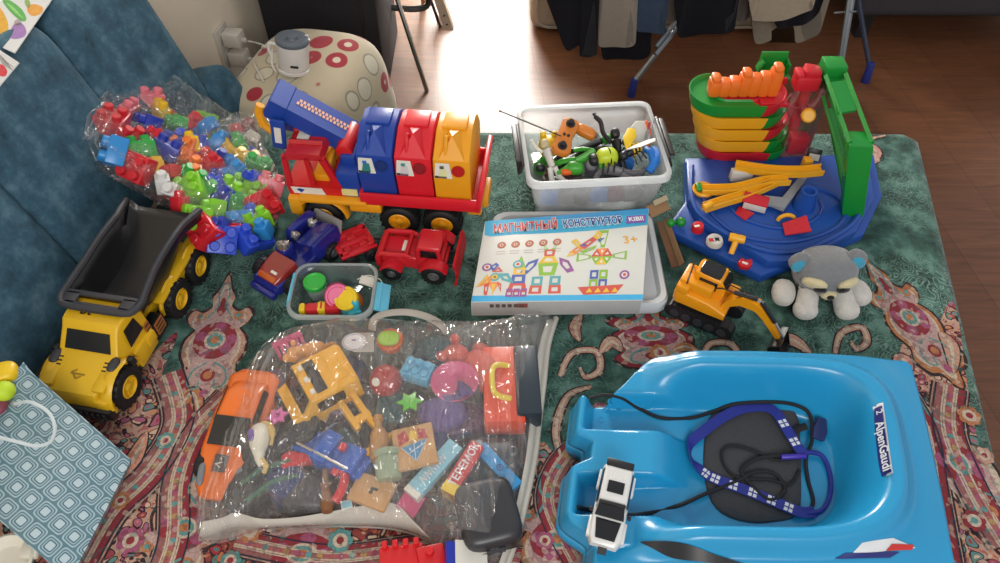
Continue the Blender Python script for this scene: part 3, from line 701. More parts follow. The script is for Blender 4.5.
    for k in range(4): b.box((xb - .012 - .0055 * k, 0, .135 + .016 * k), (.004, .13, .005), AMB)
    b.build('seat', parent=t)
    b = MB(); plate(b, [(-.185, -W - .0006, .1), (-.115, -W - .0006, .1), (-.122, -W - .0006, .118), (-.19, -W - .0006, .118)], WHT, .0006); plate(b, [(-.178, -W - .0010, .112), (-.168, -W - .0010, .103), (-.16, -W - .0010, .112), (-.17, -W - .0010, .115)], BLUP, .0006); b.build('sticker', parent=t); b = MB()
    plate(b, [(-.17, -.03, .2105), (-.145, -.03, .2105), (-.145, .01, .2105), (-.17, .01, .2105)], WHT, .002); b.build('sticker', parent=t)
    # crane: blue turntable block, red pivot, raised beam with hanging bracket and amber hook
    b = MB(); b.box((-.062, 0, .13), (.05, .15, .07), BLUP, bev=.006); b.box((-.062, 0, .175), (.034, .1, .03), BLUP, bev=.006)
    ct = b.build('crane_base', parent=t); one('sticker', lambda b: b.box((-.062, -.0755, .112), (.034, .002, .018), mat('yellow_label', '#d8d08a')), parent=ct)
    one('pivot', lambda b: b.cyl((-.07, -.042, .192), (-.07, .042, .192), .018, m=REDP, n=20, bev=.003), parent=t)
    A = Q(358, 146, 1.285); B = Q(277, 109, 1.285); d = (B - A).normalized(); n = V((d.z, 0, -d.x)); n = n if n.z > 0 else -n; L = (B - A).length
    X = M4((d, V((0, 1, 0)), n)).transposed().to_4x4(); X.translation = A
    b = MB(); e = MB(); e.box((L * .52, 0, .004), (L * .92, .07, .04), bev=.002, seg=1); e.box((L * .98, 0, .0), (.04, .074, .052), bev=.003, seg=1); e.box((L * .03, 0, .002), (.03, .06, .032), bev=.003)
    e.bm.verts.index_update(); b.merge(e.bm, BLUP, X)
    bm_ = b.build('crane_arm', parent=t)
    b = MB(); T = X @ M4.Translation((L * .5, -.002, .0246)) @ rotm(0, 0, 180)
    tm = mat('worn_orange_print', '#dba27c', rough=.5)
    for k, yy in enumerate((.014, .004)):
        for j in range(14): b.box((0, 0, 0), (.0055, .0085, .0008), tm) if False else b.merge(_cube(.0052, .0082, .0008), tm, T @ M4.Translation((-.055 + .0082 * j + .004 * k, yy - .010, 0)))
    b.build('embossed_print', parent=bm_)
    E_ = X @ V((L, 0, 0))
    for sy in (-1, 1):
        one('bracket', lambda b: b.box((E_.x + .004, sy * .03, E_.z - .05), (.03, .008, .075), BLUP, rot=(0, 8, 0), bev=.003), parent=t)
    one('label', lambda b: b.box((E_.x + .004, -.0348, E_.z - .05), (.014, .001, .04), WHT, rot=(0, 8, 0)), parent=t)
    b = MB(); b.tube(bez([(E_.x - .022, -.02, E_.z + .014), (E_.x - .03, -.02, E_.z - .005), (E_.x - .026, -.02, E_.z - .035), (E_.x - .008, -.02, E_.z - .055)], 5), .007, AMB, 8, flat=1.3)
    for k in range(4): b.box((E_.x - .032, -.02, E_.z - .002 - .011 * k), (.008, .014, .005), AMB)
    b.build('hook', parent=t)
def _cube(x, y, z):
    e = bmesh.new(); bmesh.ops.create_cube(e, size=1)
    for v in e.verts: v.co = V((v.co.x * x, v.co.y * y, v.co.z * z))
    return e
recycling_truck()
# ================================================================ RED TRACTOR, ITS TRAILER, THE BLUE BUGGY
RED2 = mat('glossy_red_plastic', '#c2202a', rough=.3, var=.06); HUBG = mat('grey_hub', '#5a5a5c', rough=.5)
def tractor():
    t = thing('toy_tractor', 'small red toy tractor with cab and rear blade, hitched to a red trailer', 'toy tractor', pose((-.176, 1.09, 0), -8))
    b = MB()
    hull(b, [(-.075, .03, .028, .024, .05), (-.07, .032, .03, .022, .054), (-.01, .034, .03, .022, .056), (.005, .034, .03, .022, .05)], RED2)
    b.box((.03, 0, .028), (.07, .066, .016), RED2, bev=.003)
    b.box((-.082, 0, .034), (.012, .07, .03), RED2, bev=.004)
    b.build('hood', parent=t)
    b = MB()
    for y in (-.034, .034): b.tube([(-.08, y, .03), (-.078, y, .056), (-.07, y, .062), (-.02, y, .064), (-.006, y, .056)], .0055, RED2, 8)
    b.tube([(-.074, -.034, .06), (-.074, .034, .06)], .0055, RED2, 8); b.tube([(-.018, -.034, .063), (-.018, .034, .063)], .005, RED2, 8); b.build('hood_frame', parent=t)
    one('lettering', lambda b: b.text('ТРАК' if False else 'TPAK', .012, WHT, M4.Translation((-.03, 0, .0572)) @ rotm(0, 0, 78), .0004), parent=t) if False else one('badge', lambda b: b.box((-.028, 0, .057), (.009, .03, .0016), WHT, bev=.0005), parent=t)
    b = MB()   # cab: roof, pillars, lower walls
    b.box((.03, 0, .083), (.056, .062, .012), RED2, bev=.005, taper=(.86, .86))
    for x, y in ((.004, -.029), (.004, .029), (.056, -.029), (.056, .029)): b.tube([(x, y, .03), (x + (.004 if x < .02 else -.006), y * .95, .08)], .005, RED2, 8)
    b.box((.03, 0, .04), (.06, .064, .024), RED2, bev=.004); b.build('cab', parent=t)
    one('interior', lambda b: b.box((.03, 0, .062), (.044, .05, .032), BLKP, bev=.004), parent=t)
    for x, R in ((-.05, .02), (.042, .026)):
        for sy in (-1, 1): wheel(t, (x, sy * .044, R), R, .022, HUBG, (0, sy, 0), hr=.5, spokes=4)
    b = MB()
    for x, R in ((-.05, .02), (.042, .026)):
        for sy in (-1, 1):
            secs = [[V((x + (R + .004) * math.cos(a), sy * .044 - .013, R + (R + .004) * math.sin(a))), V((x + (R + .004) * math.cos(a), sy * .044 + .013, R + (R + .004) * math.sin(a))), V((x + (R + .008) * math.cos(a), sy * .044 + .012, R + (R + .008) * math.sin(a))), V((x + (R + .008) * math.cos(a), sy * .044 - .012, R + (R + .008) * math.sin(a)))] for a in [PI * (.15 + .7 * k / 8) for k in range(9)]]
            q = MB(); q.loft(secs, RED2); q.build('mudguard', parent=t)
    b = MB(); b.loft([[V((.082 + .008 * math.cos(a), y, .034 + .034 * math.sin(a))) for a in [-1.2 + 2.4 * k / 6 for k in range(7)]] + [V((.087 + .008 * math.cos(a), y, .034 + .036 * math.sin(a))) for a in [1.2 - 2.4 * k / 6 for k in range(7)]] for y in (-.052, .052)], RED2)
    b.box((.093, 0, .034), (.006, .104, .008), RED2); b.box((.088, 0, .058), (.006, .104, .006), RED2); b.build('blade', parent=t)
    for y in (-.02, .02): one('blade_arm', lambda b: b.tube([(.06, y, .03), (.084, y, .032)], .004, BLKP, 6), parent=t)
    one('tow_hook', lambda b: b.tube([(-.086, 0, .026), (-.1, 0, .022), (-.105, 0, .03)], .0035, BLKP, 6), parent=t)
tractor()
def trailer():
    t = thing('toy_trailer', 'small flat red toy trailer on black wheels, left of the red tractor', 'toy trailer', pose((-.322, 1.125, 0), 30))
    b = MB()
    for (c, d) in (((0, .03), (.084, .018)), ((0, -.03), (.084, .018)), ((-.036, 0), (.012, .07)), ((.036, 0), (.012, .07)), ((0, 0), (.07, .016)), ((.0, .016), (.02, .02)), ((-.02, -.016), (.016, .02)), ((.016, -.016), (.016, .02))):
        b.box((c[0], c[1], .035), (d[0], d[1], .007), RED2, bev=.002)
    b.box((0, 0, .031), (.078, .06, .004), RED2)
    for x, y in ((.03, .03), (.03, -.03), (-.03, .03), (-.03, -.03)): b.box((x, y, .041), (.014, .008, .008), RED2, bev=.002)
    b.build('load_bed', parent=t)
    for x in (-.024, .026):
        for sy in (-1, 1): wheel(t, (x, sy * .04, .0175), .0175, .014, BLKP, (0, sy, 0), hr=.45, spokes=4, tread=12)
    one('drawbar', lambda b: b.tube([(.04, -.002, .028), (.06, -.012, .026), (.066, -.014, .03)], .0035, BLKP, 6), parent=t)
trailer()
NAVYP = mat('navy_translucent_plastic', '#1b2478', rough=.18, var=.25, scale=30, coat=.3); SILV = mat('silver_plastic', '#b9b9b6', rough=.22, metal=.8); BRED = mat('translucent_red_bonnet', '#8c2a24', rough=.2, coat=.4, var=.25)
def buggy():
    t = thing('toy_buggy', 'dark blue toy buggy with a red bonnet and silver engine parts', 'toy car', pose((-.44, 1.085, 0), -124, .95))
    b = MB(); hull(b, [(-.1, .04, .042, .018, .042), (-.095, .042, .044, .015, .046), (.0, .044, .044, .015, .044), (.095, .04, .038, .015, .04), (.102, .036, .032, .02, .032)], NAVYP); b.build('body', parent=t)
    b = MB(); hull(b, [(.03, .036, .034, .036, .062), (.06, .036, .032, .036, .058), (.085, .032, .03, .036, .05), (.094, .03, .026, .036, .044)], BRED); b.build('bonnet', parent=t)
    one('nose_stripe', lambda b: b.box((.088, .0, .047), (.014, .05, .01), mat('orange_glow_plastic', '#b5541e', rough=.3), rot=(0, 25, 0), bev=.003), parent=t)
    one('badge', lambda b: b.box((.075, .01, .055), (.006, .016, .003), WHT, rot=(0, 15, 0)), parent=t)
    one('bumper', lambda b: b.box((.108, 0, .02), (.016, .074, .018), NAVYP, bev=.006), parent=t)
    for sy, h in ((1, .05), (-1, .06)):
        one('side_panel', lambda b: puff(b, (-.06, sy * .036, h), (.085, .022, .052), NAVYP, n=5, k=5, rot=(sy * 14, 0, 0)), parent=t)
    one('roof_panel', lambda b: b.box((-.045, .024, .082), (.075, .05, .007), NAVYP, rot=(20, 6, 0), bev=.003), parent=t)
    one('seat', lambda b: puff(b, (.012, -.016, .056), (.036, .034, .04), NAVYP, n=4, k=5), parent=t)
    random.seed(3)
    for (x, y, z) in ((.016, -.012, .078), (-.03, -.02, .07), (-.072, -.012, .07)):
        b = MB()
        for k in range(5): b.box((x + random.uniform(-.008, .008), y + random.uniform(-.008, .008), z + random.uniform(-.004, .006)), (random.uniform(.008, .016),) * 2 + (.012,), SILV, rot=[random.uniform(0, 90) for _ in range(3)], bev=.002)
        b.build('engine_part', parent=t)
    for x in (.062, -.062):
        for sy in (-1, 1): wheel(t, (x, sy * .048, .024), .024, .022, HUBG, (0, sy, 0), hr=.5, spokes=5, tread=14)
    one('tail_strip', lambda b: b.box((-.108, .0, .05), (.006, .084, .05), mat('grey_clear_plastic', '#8d8a88', rough=.25), rot=(0, -18, 0), bev=.002), parent=t)
buggy()
# ================================================================ PLASTIC TUBS
def tub(name, label, corners, z1, z0, taper, fm, rimm, rw=.008, rh=.01, r=.025, cat='container', base=.004):
    """open tub from its four rim corners TL TR BR BL (world xy)"""
    TL, TR, BR, BL = [V((c[0], c[1], 0)) for c in corners]; c = (TL + TR + BR + BL) / 4
    ex = ((TR - TL) + (BR - BL)); w = ex.length / 2; ex.normalize(); ey = V((-ex.y, ex.x, 0)); d = ((TL - BL).dot(ey) + (TR - BR).dot(ey)) / 2
    t = thing(name, label, cat, frame((c.x, c.y, z0), ex))
    H = z1 - z0; b = MB()
    def R(k, z, g=0): return [V((x, y, z)) for x, y in rrect(w * k + g, d * k + g, r * k, 5)]
    b.loft([R(taper, base), R(taper + (1 - taper) * .5, H * .5), R(.985, H)], fm, cap=False); b.raw(R(taper, base), [tuple(range(24))], fm)
    b.build('body', parent=t, solid=.0022)
    b = MB(); b.loft([R(.985, H - rh * .4), R(1, H - rh, rw), R(1, H, rw), R(1, H + .002, rw * .3), R(.985, H + .001, -.002), R(.985, H - rh * .4)], rimm, cap=False); b.build('rim', parent=t)
    t['w'] = w; t['d'] = d
    return t, w, d, H
TUBM = film('clear_polypropylene', tint=(.97, .98, .98), gloss=.12, rough=.25, milky=.26, milk=(.82, .84, .86)); TUBR = film('clear_tub_rim', gloss=.15, rough=.3, milky=.62, milk=(.85, .87, .88))
SMF = film('small_tub_plastic', tint=(.92, .97, .97), gloss=.15, rough=.15, milky=.1, milk=(.8, .9, .9)); SMR = film('small_tub_rim', gloss=.2, rough=.25, milky=.42, milk=(.72, .8, .8))
CYAN = mat('cyan_clip', '#5fb9d6', rough=.35); CLIPK = mat('dark_clip', '#2a2626', rough=.45)
wt, ww_, wd_, wh = tub('storage_tub', 'large clear storage tub full of toy figures behind the construction set box', [P(532, 110, .13), P(660, 99, .13), P(656, 180, .13), P(516, 181, .13)], .13, 0, .86, TUBM, TUBR, rw=.012, rh=.014)
for sx in (-1, 1):
    b = MB(); x = sx * (ww_ / 2 + .014)
    b.box((x, 0, .118), (.007, .15, .03), CLIPK, rot=(0, sx * -20, 0), bev=.002); b.box((x + sx * .005, 0, .132), (.012, .13, .006), CLIPK, bev=.002)
    for k in (-1, 1): b.box((x, k * .05, .102), (.01, .02, .014), CLIPK, bev=.002)
    b.build('clip', parent=wt)
st, sw_, sd_, sh = tub('snack_tub', 'small clear tub with cyan clips holding modelling dough pots', [P(297, 265, .06), P(377, 264, .06), P(370, 317, .06), P(288, 315, .06)], .06, 0, .88, SMF, SMR, rw=.008, rh=.008, r=.03)
b = MB(); b.box((-sw_ / 2 - .006, .005, .052), (.005, .075, .024), CYAN, rot=(0, 15, 0), bev=.002); b.build('clip', parent=st)
b = MB(); b.box((sw_ / 2 + .018, -.012, .05), (.03, .072, .005), CYAN, rot=(0, 22, 0), bev=.002); b.box((sw_ / 2 + .014, -.012, .055), (.004, .07, .004), CYAN); b.build('clip', parent=st)
SX = st.matrix_world.copy(); WX = wt.matrix_world.copy()
# dough pots and tools in the small tub
def inside(X, x, y, z, rz=0, rx=0, ry=0, s=1.0): return X @ M4.Translation((x, y, z)) @ rotm(rx, ry, rz) @ M4.Scale(s, 4)
def pot(label, X, col, lid, lidup=True, body=None):
    t = thing('dough_pot', label, 'dough pot', X, 'modelling dough pots in the small tub')
    one('cup', lambda b: b.lathe([(.0005, 0), (.017, 0), (.019, .003), (.02, .034), (.018, .034)], m=body or mat('dough_cup_' + col, col, rough=.3), n=24), parent=t)
    one('lid', lambda b: b.lathe([(.0215, .032), (.0225, .034), (.0225, .042), (.021, .044), (.018, .044), (.0165, .042), (.0005, .042)], m=lid, n=28), parent=t)
pot('pink dough pot lying in the small clear tub', inside(SX, -.0, .015, .034, 20, 52, 0, 1.15), '#a83262', mat('pink_lid', '#d0487c', rough=.35))
pot('orange dough pot with a yellow lid in the small clear tub', inside(SX, .04, -.005, .024, -20, 30, -4, 1.1), '#e0731c', mat('yellow_lid', '#e0c020', rough=.35))
pot('green lidded dough pot in the left of the small clear tub', inside(SX, -.045, .03, .006, 10, 0, 0, 1.05), '#5f8f78', mat('green_lid', '#2fb040', rough=.35), body=SMR)
t = thing('dough_roller', 'red toy roller with a yellow end, front left in the small clear tub', 'toy', inside(SX, -.018, -.036, .042, 4))
one('barrel', lambda b: b.box((0, 0, 0), (.07, .022, .022), RED2, bev=.006), parent=t); one('end_cap', lambda b: b.box((-.041, 0, 0), (.014, .023, .023), mat('yellow_lid', '#e0c020'), bev=.006), parent=t)
one('band', lambda b: (b.box((-.002, 0, .0), (.016, .0235, .0235), mat('yellow_lid', '#e0c020'), bev=.003), b.box((-.002, -.0, .0115), (.004, .016, .002), RED2)), parent=t)
t = thing('dough_mould', 'teal star shaped dough cutter beside the red roller', 'toy', inside(SX, .042, -.038, .032, 15))
TEALP = mat('teal_plastic', '#3aa6b8', rough=.35)
one('cutter', lambda b: b.prism([((.022 if k % 2 else .013) * math.cos(PI * k / 5), (.022 if k % 2 else .013) * math.sin(PI * k / 5)) for k in range(10)], .014, TEALP, bev=.002), parent=t); one('grip', lambda b: b.cyl((.008, 0, .012), (.008, 0, .034), .008, .007, TEALP, 14, bev=.002), parent=t)
b = MB(); b.box((0, 0, 0), (.035, .02, .006), WHT, bev=.002); o = b.build('paper_tag', loc=(0, 0, 0)); o.matrix_world = inside(SX, .062, .045, .034, -15, 12); tag(o, 'small white tag with a wire loop in the back right of the small tub', 'tag')
b = MB(); b.tube(bez([(-.02, 0, 0), (0, .012, .004), (.03, .004, .004), (.03, -.014, 0), (0, -.01, 0)], 6), .001, WHT, 6); o = b.build('wire', loc=(0, 0, 0)); o.matrix_world = inside(SX, .062, .035, .046, -10); tag(o, 'thin white wire curled over the back right of the small tub', 'wire')
# ================================================================ TOYS IN THE BIG CLEAR TUB (local: x right, y away, z up from the tub floor)
def misc(name, label, cat, X, parts, group=None):
    """parts: list of (part name, function(b))"""
    t = thing(name, label, cat, X, group)
    for n, fn in parts: one(n, fn, parent=t)
    return t
ORC = mat('orange_remote', '#c9762a', rough=.35); YTOY = mat('yellow_toy', '#dcb81c', rough=.4); GRN = mat('green_toy', '#3f9a2e', rough=.35); LIME = mat('lime_toy', '#b5c62c', rough=.35); WTOY = mat('white_toy', '#cfccc4', rough=.45); BLK = mat('black_toy', '#1c1c1f', rough=.4); BTOY = mat('bright_blue_toy', '#1f6fc4', rough=.4); GTOY = mat('grey_toy', '#77757a', rough=.45)
def remote():
    A = P(571, 122, .145); B = P(560, 152, .125); d = (A - B).normalized(); X = M4.Translation((A + B) / 2) @ (frame((0, 0, 0), d, (.15, -.35, 1)))
    t = thing('remote_control', 'orange toy remote control with a long black aerial on top of the full tub', 'remote control', X)
    b = MB(); b.prism([(.04, .02), (.05, .012), (.05, -.012), (.042, -.022), (.02, -.02), (.0, -.016), (-.02, -.02), (-.042, -.024), (-.052, -.012), (-.052, .012), (-.042, .022), (.0, .02)], .02, ORC, bev=.005, z0=-.01); b.build('case', parent=t)
    one('grip', lambda b: puff(b, (.036, -.04, -.004), (.026, .05, .024), ORC, n=3.5, k=6, rot=(0, 0, -8)), parent=t)
    for x in (.032, -.034): one('joystick', lambda b: b.lathe([(.011, 0), (.011, .002), (.008, .003), (.005, .003), (.0045, .008), (.007, .0095), (.006, .012), (.0004, .0125)], (x, 0, .01), m=BLK, n=18), parent=t)
    for y in (-.005, .005): one('button', lambda b: b.cyl((-.002, y, .009), (-.002, y, .0125), .0035, m=BLK, n=12), parent=t)
    I = X.inverted(); p0 = I @ P(561, 136, .145); p1 = I @ P(500, 111, .17)
    one('aerial', lambda b: (b.tube([p0, p0.lerp(p1, .5), p1], .0016, BLK, 6), b.ball(p1, .003, mat('red_tip', '#8a3a30'), 8)), parent=t)
remote()
W0 = .13
def tp(px, py, z, rz=0, rx=0, ry=0, s=1.0): return M4.Translation(P(px, py, z)) @ rotm(rx, ry, rz) @ M4.Scale(s, 4)
misc('toy_chick', 'round yellow toy head beside the orange remote control', 'toy', tp(549, 146, .095), [('body', lambda b: (puff(b, (0, 0, 0), (.05, .046, .05), YTOY, n=2.6, k=6), puff(b, (-.014, .012, .022), (.016, .012, .02), YTOY, n=3, k=3), puff(b, (.012, .014, .022), (.016, .012, .02), YTOY, n=3, k=3)))])
def figure(label, X, body, limbs, head, arms, legs, cat='toy figure', name='action_figure'):
    t = thing(name, label, cat, X, 'small toy figures in the big clear tub')
    b = MB(); b.tube(bez([(0, 0, -.02), (0, 0, 0), (0, 0, .022), (0, 0, .03)], 4), [.011, .0112, .0115, .012, .0125, .013, .0135, .0145, .015, .0155, .015, .013, .009], body, 10, flat=.75); b.build('torso', parent=t)
    one('head', lambda b: puff(b, (0, 0, .044), (.022, .024, .026), head, n=2.4, k=5), parent=t)
    for q in arms: one('arm', lambda b: (b.tube(bez(q, 4), [.0062] + [.0055] * (4 * (len(q) - 1) - 1) + [.004], limbs, 8), [b.tube([V(q[-1]), V(q[-1]) + V((dx, dy, .008))], .0018, limbs, 5) for dx, dy in ((.004, 0), (-.003, .003), (-.002, -.004))]), parent=t)
    for q in legs: one('leg', lambda b: (b.tube(bez(q, 4), [.008] + [.007] * (4 * (len(q) - 1) - 1) + [.005], limbs, 8), puff(b, q[-1], (.014, .022, .01), limbs, n=3, k=3)), parent=t)
    return t
AR = [[(-.013, 0, .024), (-.03, .004, .03), (-.05, 0, .02)], [(.013, 0, .024), (.028, 0, .008), (.03, .006, -.012)]]
LG = [[(-.006, 0, -.02), (-.01, .004, -.045), (-.012, 0, -.07)], [(.006, 0, -.02), (.012, .006, -.044), (.02, 0, -.066)]]
figure('black toy figure raising a clawed arm among the toys of the tub', tp(618, 152, .1, 10, -55, 0), BLK, BLK, BLK, [[(-.013, 0, .024), (-.026, .006, .05), (-.03, .0, .075), (-.042, 0, .09)], AR[1]], LG)
figure('black toy figure lying behind the green one in the tub', tp(590, 146, .09, -70, -80, 0), BLK, BLK, GRN, AR, LG)
figure('green and black toy figure lying beside the orange remote control', tp(584, 158, .1, 110, 75, 0), GRN, GRN, BLK, AR, LG)
figure('grey toy figure lying along the near rim of the tub', tp(612, 170, .085, 80, -80, 0, 1.1), GTOY, GTOY, GTOY, AR, LG)
figure('white toy robot figure in the near left corner of the tub', tp(550, 160, .105, 20, -60, 0, .9), WTOY, WTOY, mat('cream_toy', '#b9b08c', rough=.5), [[(-.013, 0, .024), (-.026, 0, .04), (-.03, 0, .056)], [(.013, 0, .024), (.026, .0, .03), (.036, 0, .012)]], LG)
figure('maroon winged toy figure beside the white robot in the tub', tp(556, 172, .075, 80, -80, 0, .85), mat('maroon_toy', '#4a2a30'), mat('maroon_toy', '#4a2a30'), BLK, AR, LG)
def beetle(X, label, m1, m2):
    t = thing('toy_beetle', label, 'toy', X)
    one('shell', lambda b: (puff(b, (0, 0, 0), (.05, .042, .04), m1, n=2.6, k=7)), parent=t)
    one('stripe', lambda b: (b.ring((.004, 0, 0), (1, 0, 0), .0205, .0018, m2, 24, 6, sx=1.02, sy=.96)), parent=t)
    one('head', lambda b: puff(b, (-.03, 0, -.004), (.024, .03, .026), m2, n=2.5, k=5), parent=t)
    for sy in (-1, 1): one('leg', lambda b: [b.tube(bez([(x, sy * .016, -.006), (x - .004, sy * .03, .004), (x - .008, sy * .04, -.012)], 4), .0025, m2, 6) for x in (-.012, 0, .014)], parent=t)
beetle(tp(607, 157, .115, 10), 'lime green toy beetle with a black stripe in the middle of the tub', LIME, BLK)
def wasp(X):
    t = thing('toy_insect', 'black and yellow winged toy insect with white wings in the right of the tub', 'toy', X)
    b = MB(); b.tube([(-.05, 0, 0), (-.03, 0, .003), (-.012, 0, .002), (0, 0, 0)], [.005, .013, .012, .006], BLK, 10); b.ball((.008, 0, .002), .011, BLK, 12); b.build('body', parent=t)
    for x, r in ((-.038, .0112), (-.026, .0135), (-.016, .0125)): one('stripe', lambda b: b.ring((x, 0, .0025), (1, 0, 0), r, .002, YTOY, 16, 6), parent=t)
    for sy in (-1, 1): one('wing', lambda b: b.prism([(0, 0), (-.018, sy * .03), (-.05, sy * .046), (-.064, sy * .034), (-.05, sy * .016), (-.02, sy * .004)][::sy], .003, WTOY if sy > 0 else YTOY, M4.Translation((0, 0, .012)) @ rotm(sy * 22, 0, 0), bev=.001), parent=t)
    for k in range(3):
        for sy in (-1, 1): one('leg', lambda b: b.tube(bez([(-.006 - .008 * k, sy * .006, -.004), (-.004 - .012 * k, sy * .02, .004), (-.004 - .016 * k, sy * .03, -.014)], 4), .0018, BLK, 6), parent=t)
wasp(tp(626, 155, .115, -140, 10, 0, 1.0))
misc('toy_fin', 'white toy fin piece with orange edges leaning at the right of the tub', 'toy', tp(638, 140, .1, 20, 55, 0), [('panel', lambda b: b.prism([(-.03, -.02), (-.02, .03), (.0, .045), (.022, .04), (.03, .0), (.01, -.03)], .006, WTOY, bev=.002)), ('edge', lambda b: b.tube([(.024, .04, .004), (.033, .0, .004), (.012, -.032, .004)], .004, ORP, 6))])
misc('toy_claw', 'bright blue toy claw in the right corner of the tub', 'toy', tp(652, 160, .1, 40, 20, 0), [('claw', lambda b: (b.tube(bez([(-.03, -.02, 0), (-.01, -.012, .01), (.012, .0, .01), (.022, .024, .0)], 4), [.01] * 12 + [.005], BTOY, 10), b.tube(bez([(-.01, -.01, .008), (.0, .014, .012), (.004, .03, .002)], 4), [.008] * 8 + [.004], BTOY, 8)))])
for k, (px, py, c, l) in enumerate(((648, 136, '#b03038', 'thin red tipped pen standing in the right of the tub'), (653, 132, '#8a8f96', 'thin grey pen standing in the right of the tub'))):
    A = P(px - 6, py + 22, .07); B = P(px + 2, py - 14, .14)
    t = thing('pen', l, 'pen', A); I = B - A; one('barrel', lambda b: b.tube([(0, 0, 0), I * .8], .003, mat('pen_grey', '#8a8f96'), 8), parent=t); one('tip', lambda b: b.tube([I * .8, I], .0026, mat('pen_' + str(k), c), 8), parent=t)
misc('toy_frog', 'small green toy with orange feet by the near rim of the tub', 'toy', tp(575, 168, .09, 0), [('body', lambda b: puff(b, (0, 0, 0), (.04, .03, .028), GRN, n=3, k=5)), ('foot', lambda b: puff(b, (-.02, -.01, -.002), (.026, .018, .014), ORP, n=3, k=4))])
random.seed(11)   # the lower layer, seen through the tub wall
low = [('blue', BTOY), ('grey', GTOY), ('black', BLK), ('blue', BTOY), ('dark red', mat('dark_red_toy', '#7a3a48')), ('grey', GTOY), ('green', GRN), ('black', BLK), ('white', WTOY), ('grey', GTOY), ('black', BLK), ('blue', BTOY)]
for k, (cn, m) in enumerate(low):
    x = -.098 + .039 * (k % 6); y = -.06 + .1 * (k // 6); b = MB()
    hull(b, [(-.03, .02, .016, 0, .03), (-.01, .026, .02, 0, .05), (.015, .024, .014, 0, .046), (.03, .016, .012, .004, .028)], m); puff(b, (.0, 0, .05), (.03, .028, .026), m, n=3, k=4)
    o = b.build('toy_part', loc=(0, 0, 0)); o.matrix_world = inside(WX, x, y, .006, random.uniform(-60, 60), 0, 0, .8)
    tag(o, 'small toy piece in the bottom of the big clear tub', 'toy', 'toy pieces at the bottom of the big clear tub')
# ================================================================ MAGNETIC CONSTRUCTION SET BOX ON A WHITE LID
LIDW = mat('white_lid_plastic', '#bfc3c4', rough=.35, var=.04)
c = [P(500, 213, .035), P(661, 209, .035), P(658, 306, .035), P(486, 304, .035)]
b = MB(); cx = sum((p for p in c), V()) / 4; ex = ((c[1] - c[0]) + (c[2] - c[3])); lw = ex.length / 2; ex.normalize(); ey = V((-ex.y, ex.x, 0)); ld = ((c[0] - c[3]).dot(ey) + (c[1] - c[2]).dot(ey)) / 2
R = lambda g, z: [V((x, y, z)) for x, y in rrect(lw + g, ld + g, .03, 5)]
b.loft([R(0, .004), R(.006, 0.012), R(.004, .03), R(-.004, .036), R(-.022, .034), R(-.034, .02), R(-.06, .018)], LIDW, cap=True)
o = b.build('tub_lid', loc=(0, 0, 0)); o.matrix_world = frame((cx.x, cx.y, 0), ex); tag(o, 'white plastic tub lid sticking out under the construction set box', 'lid')
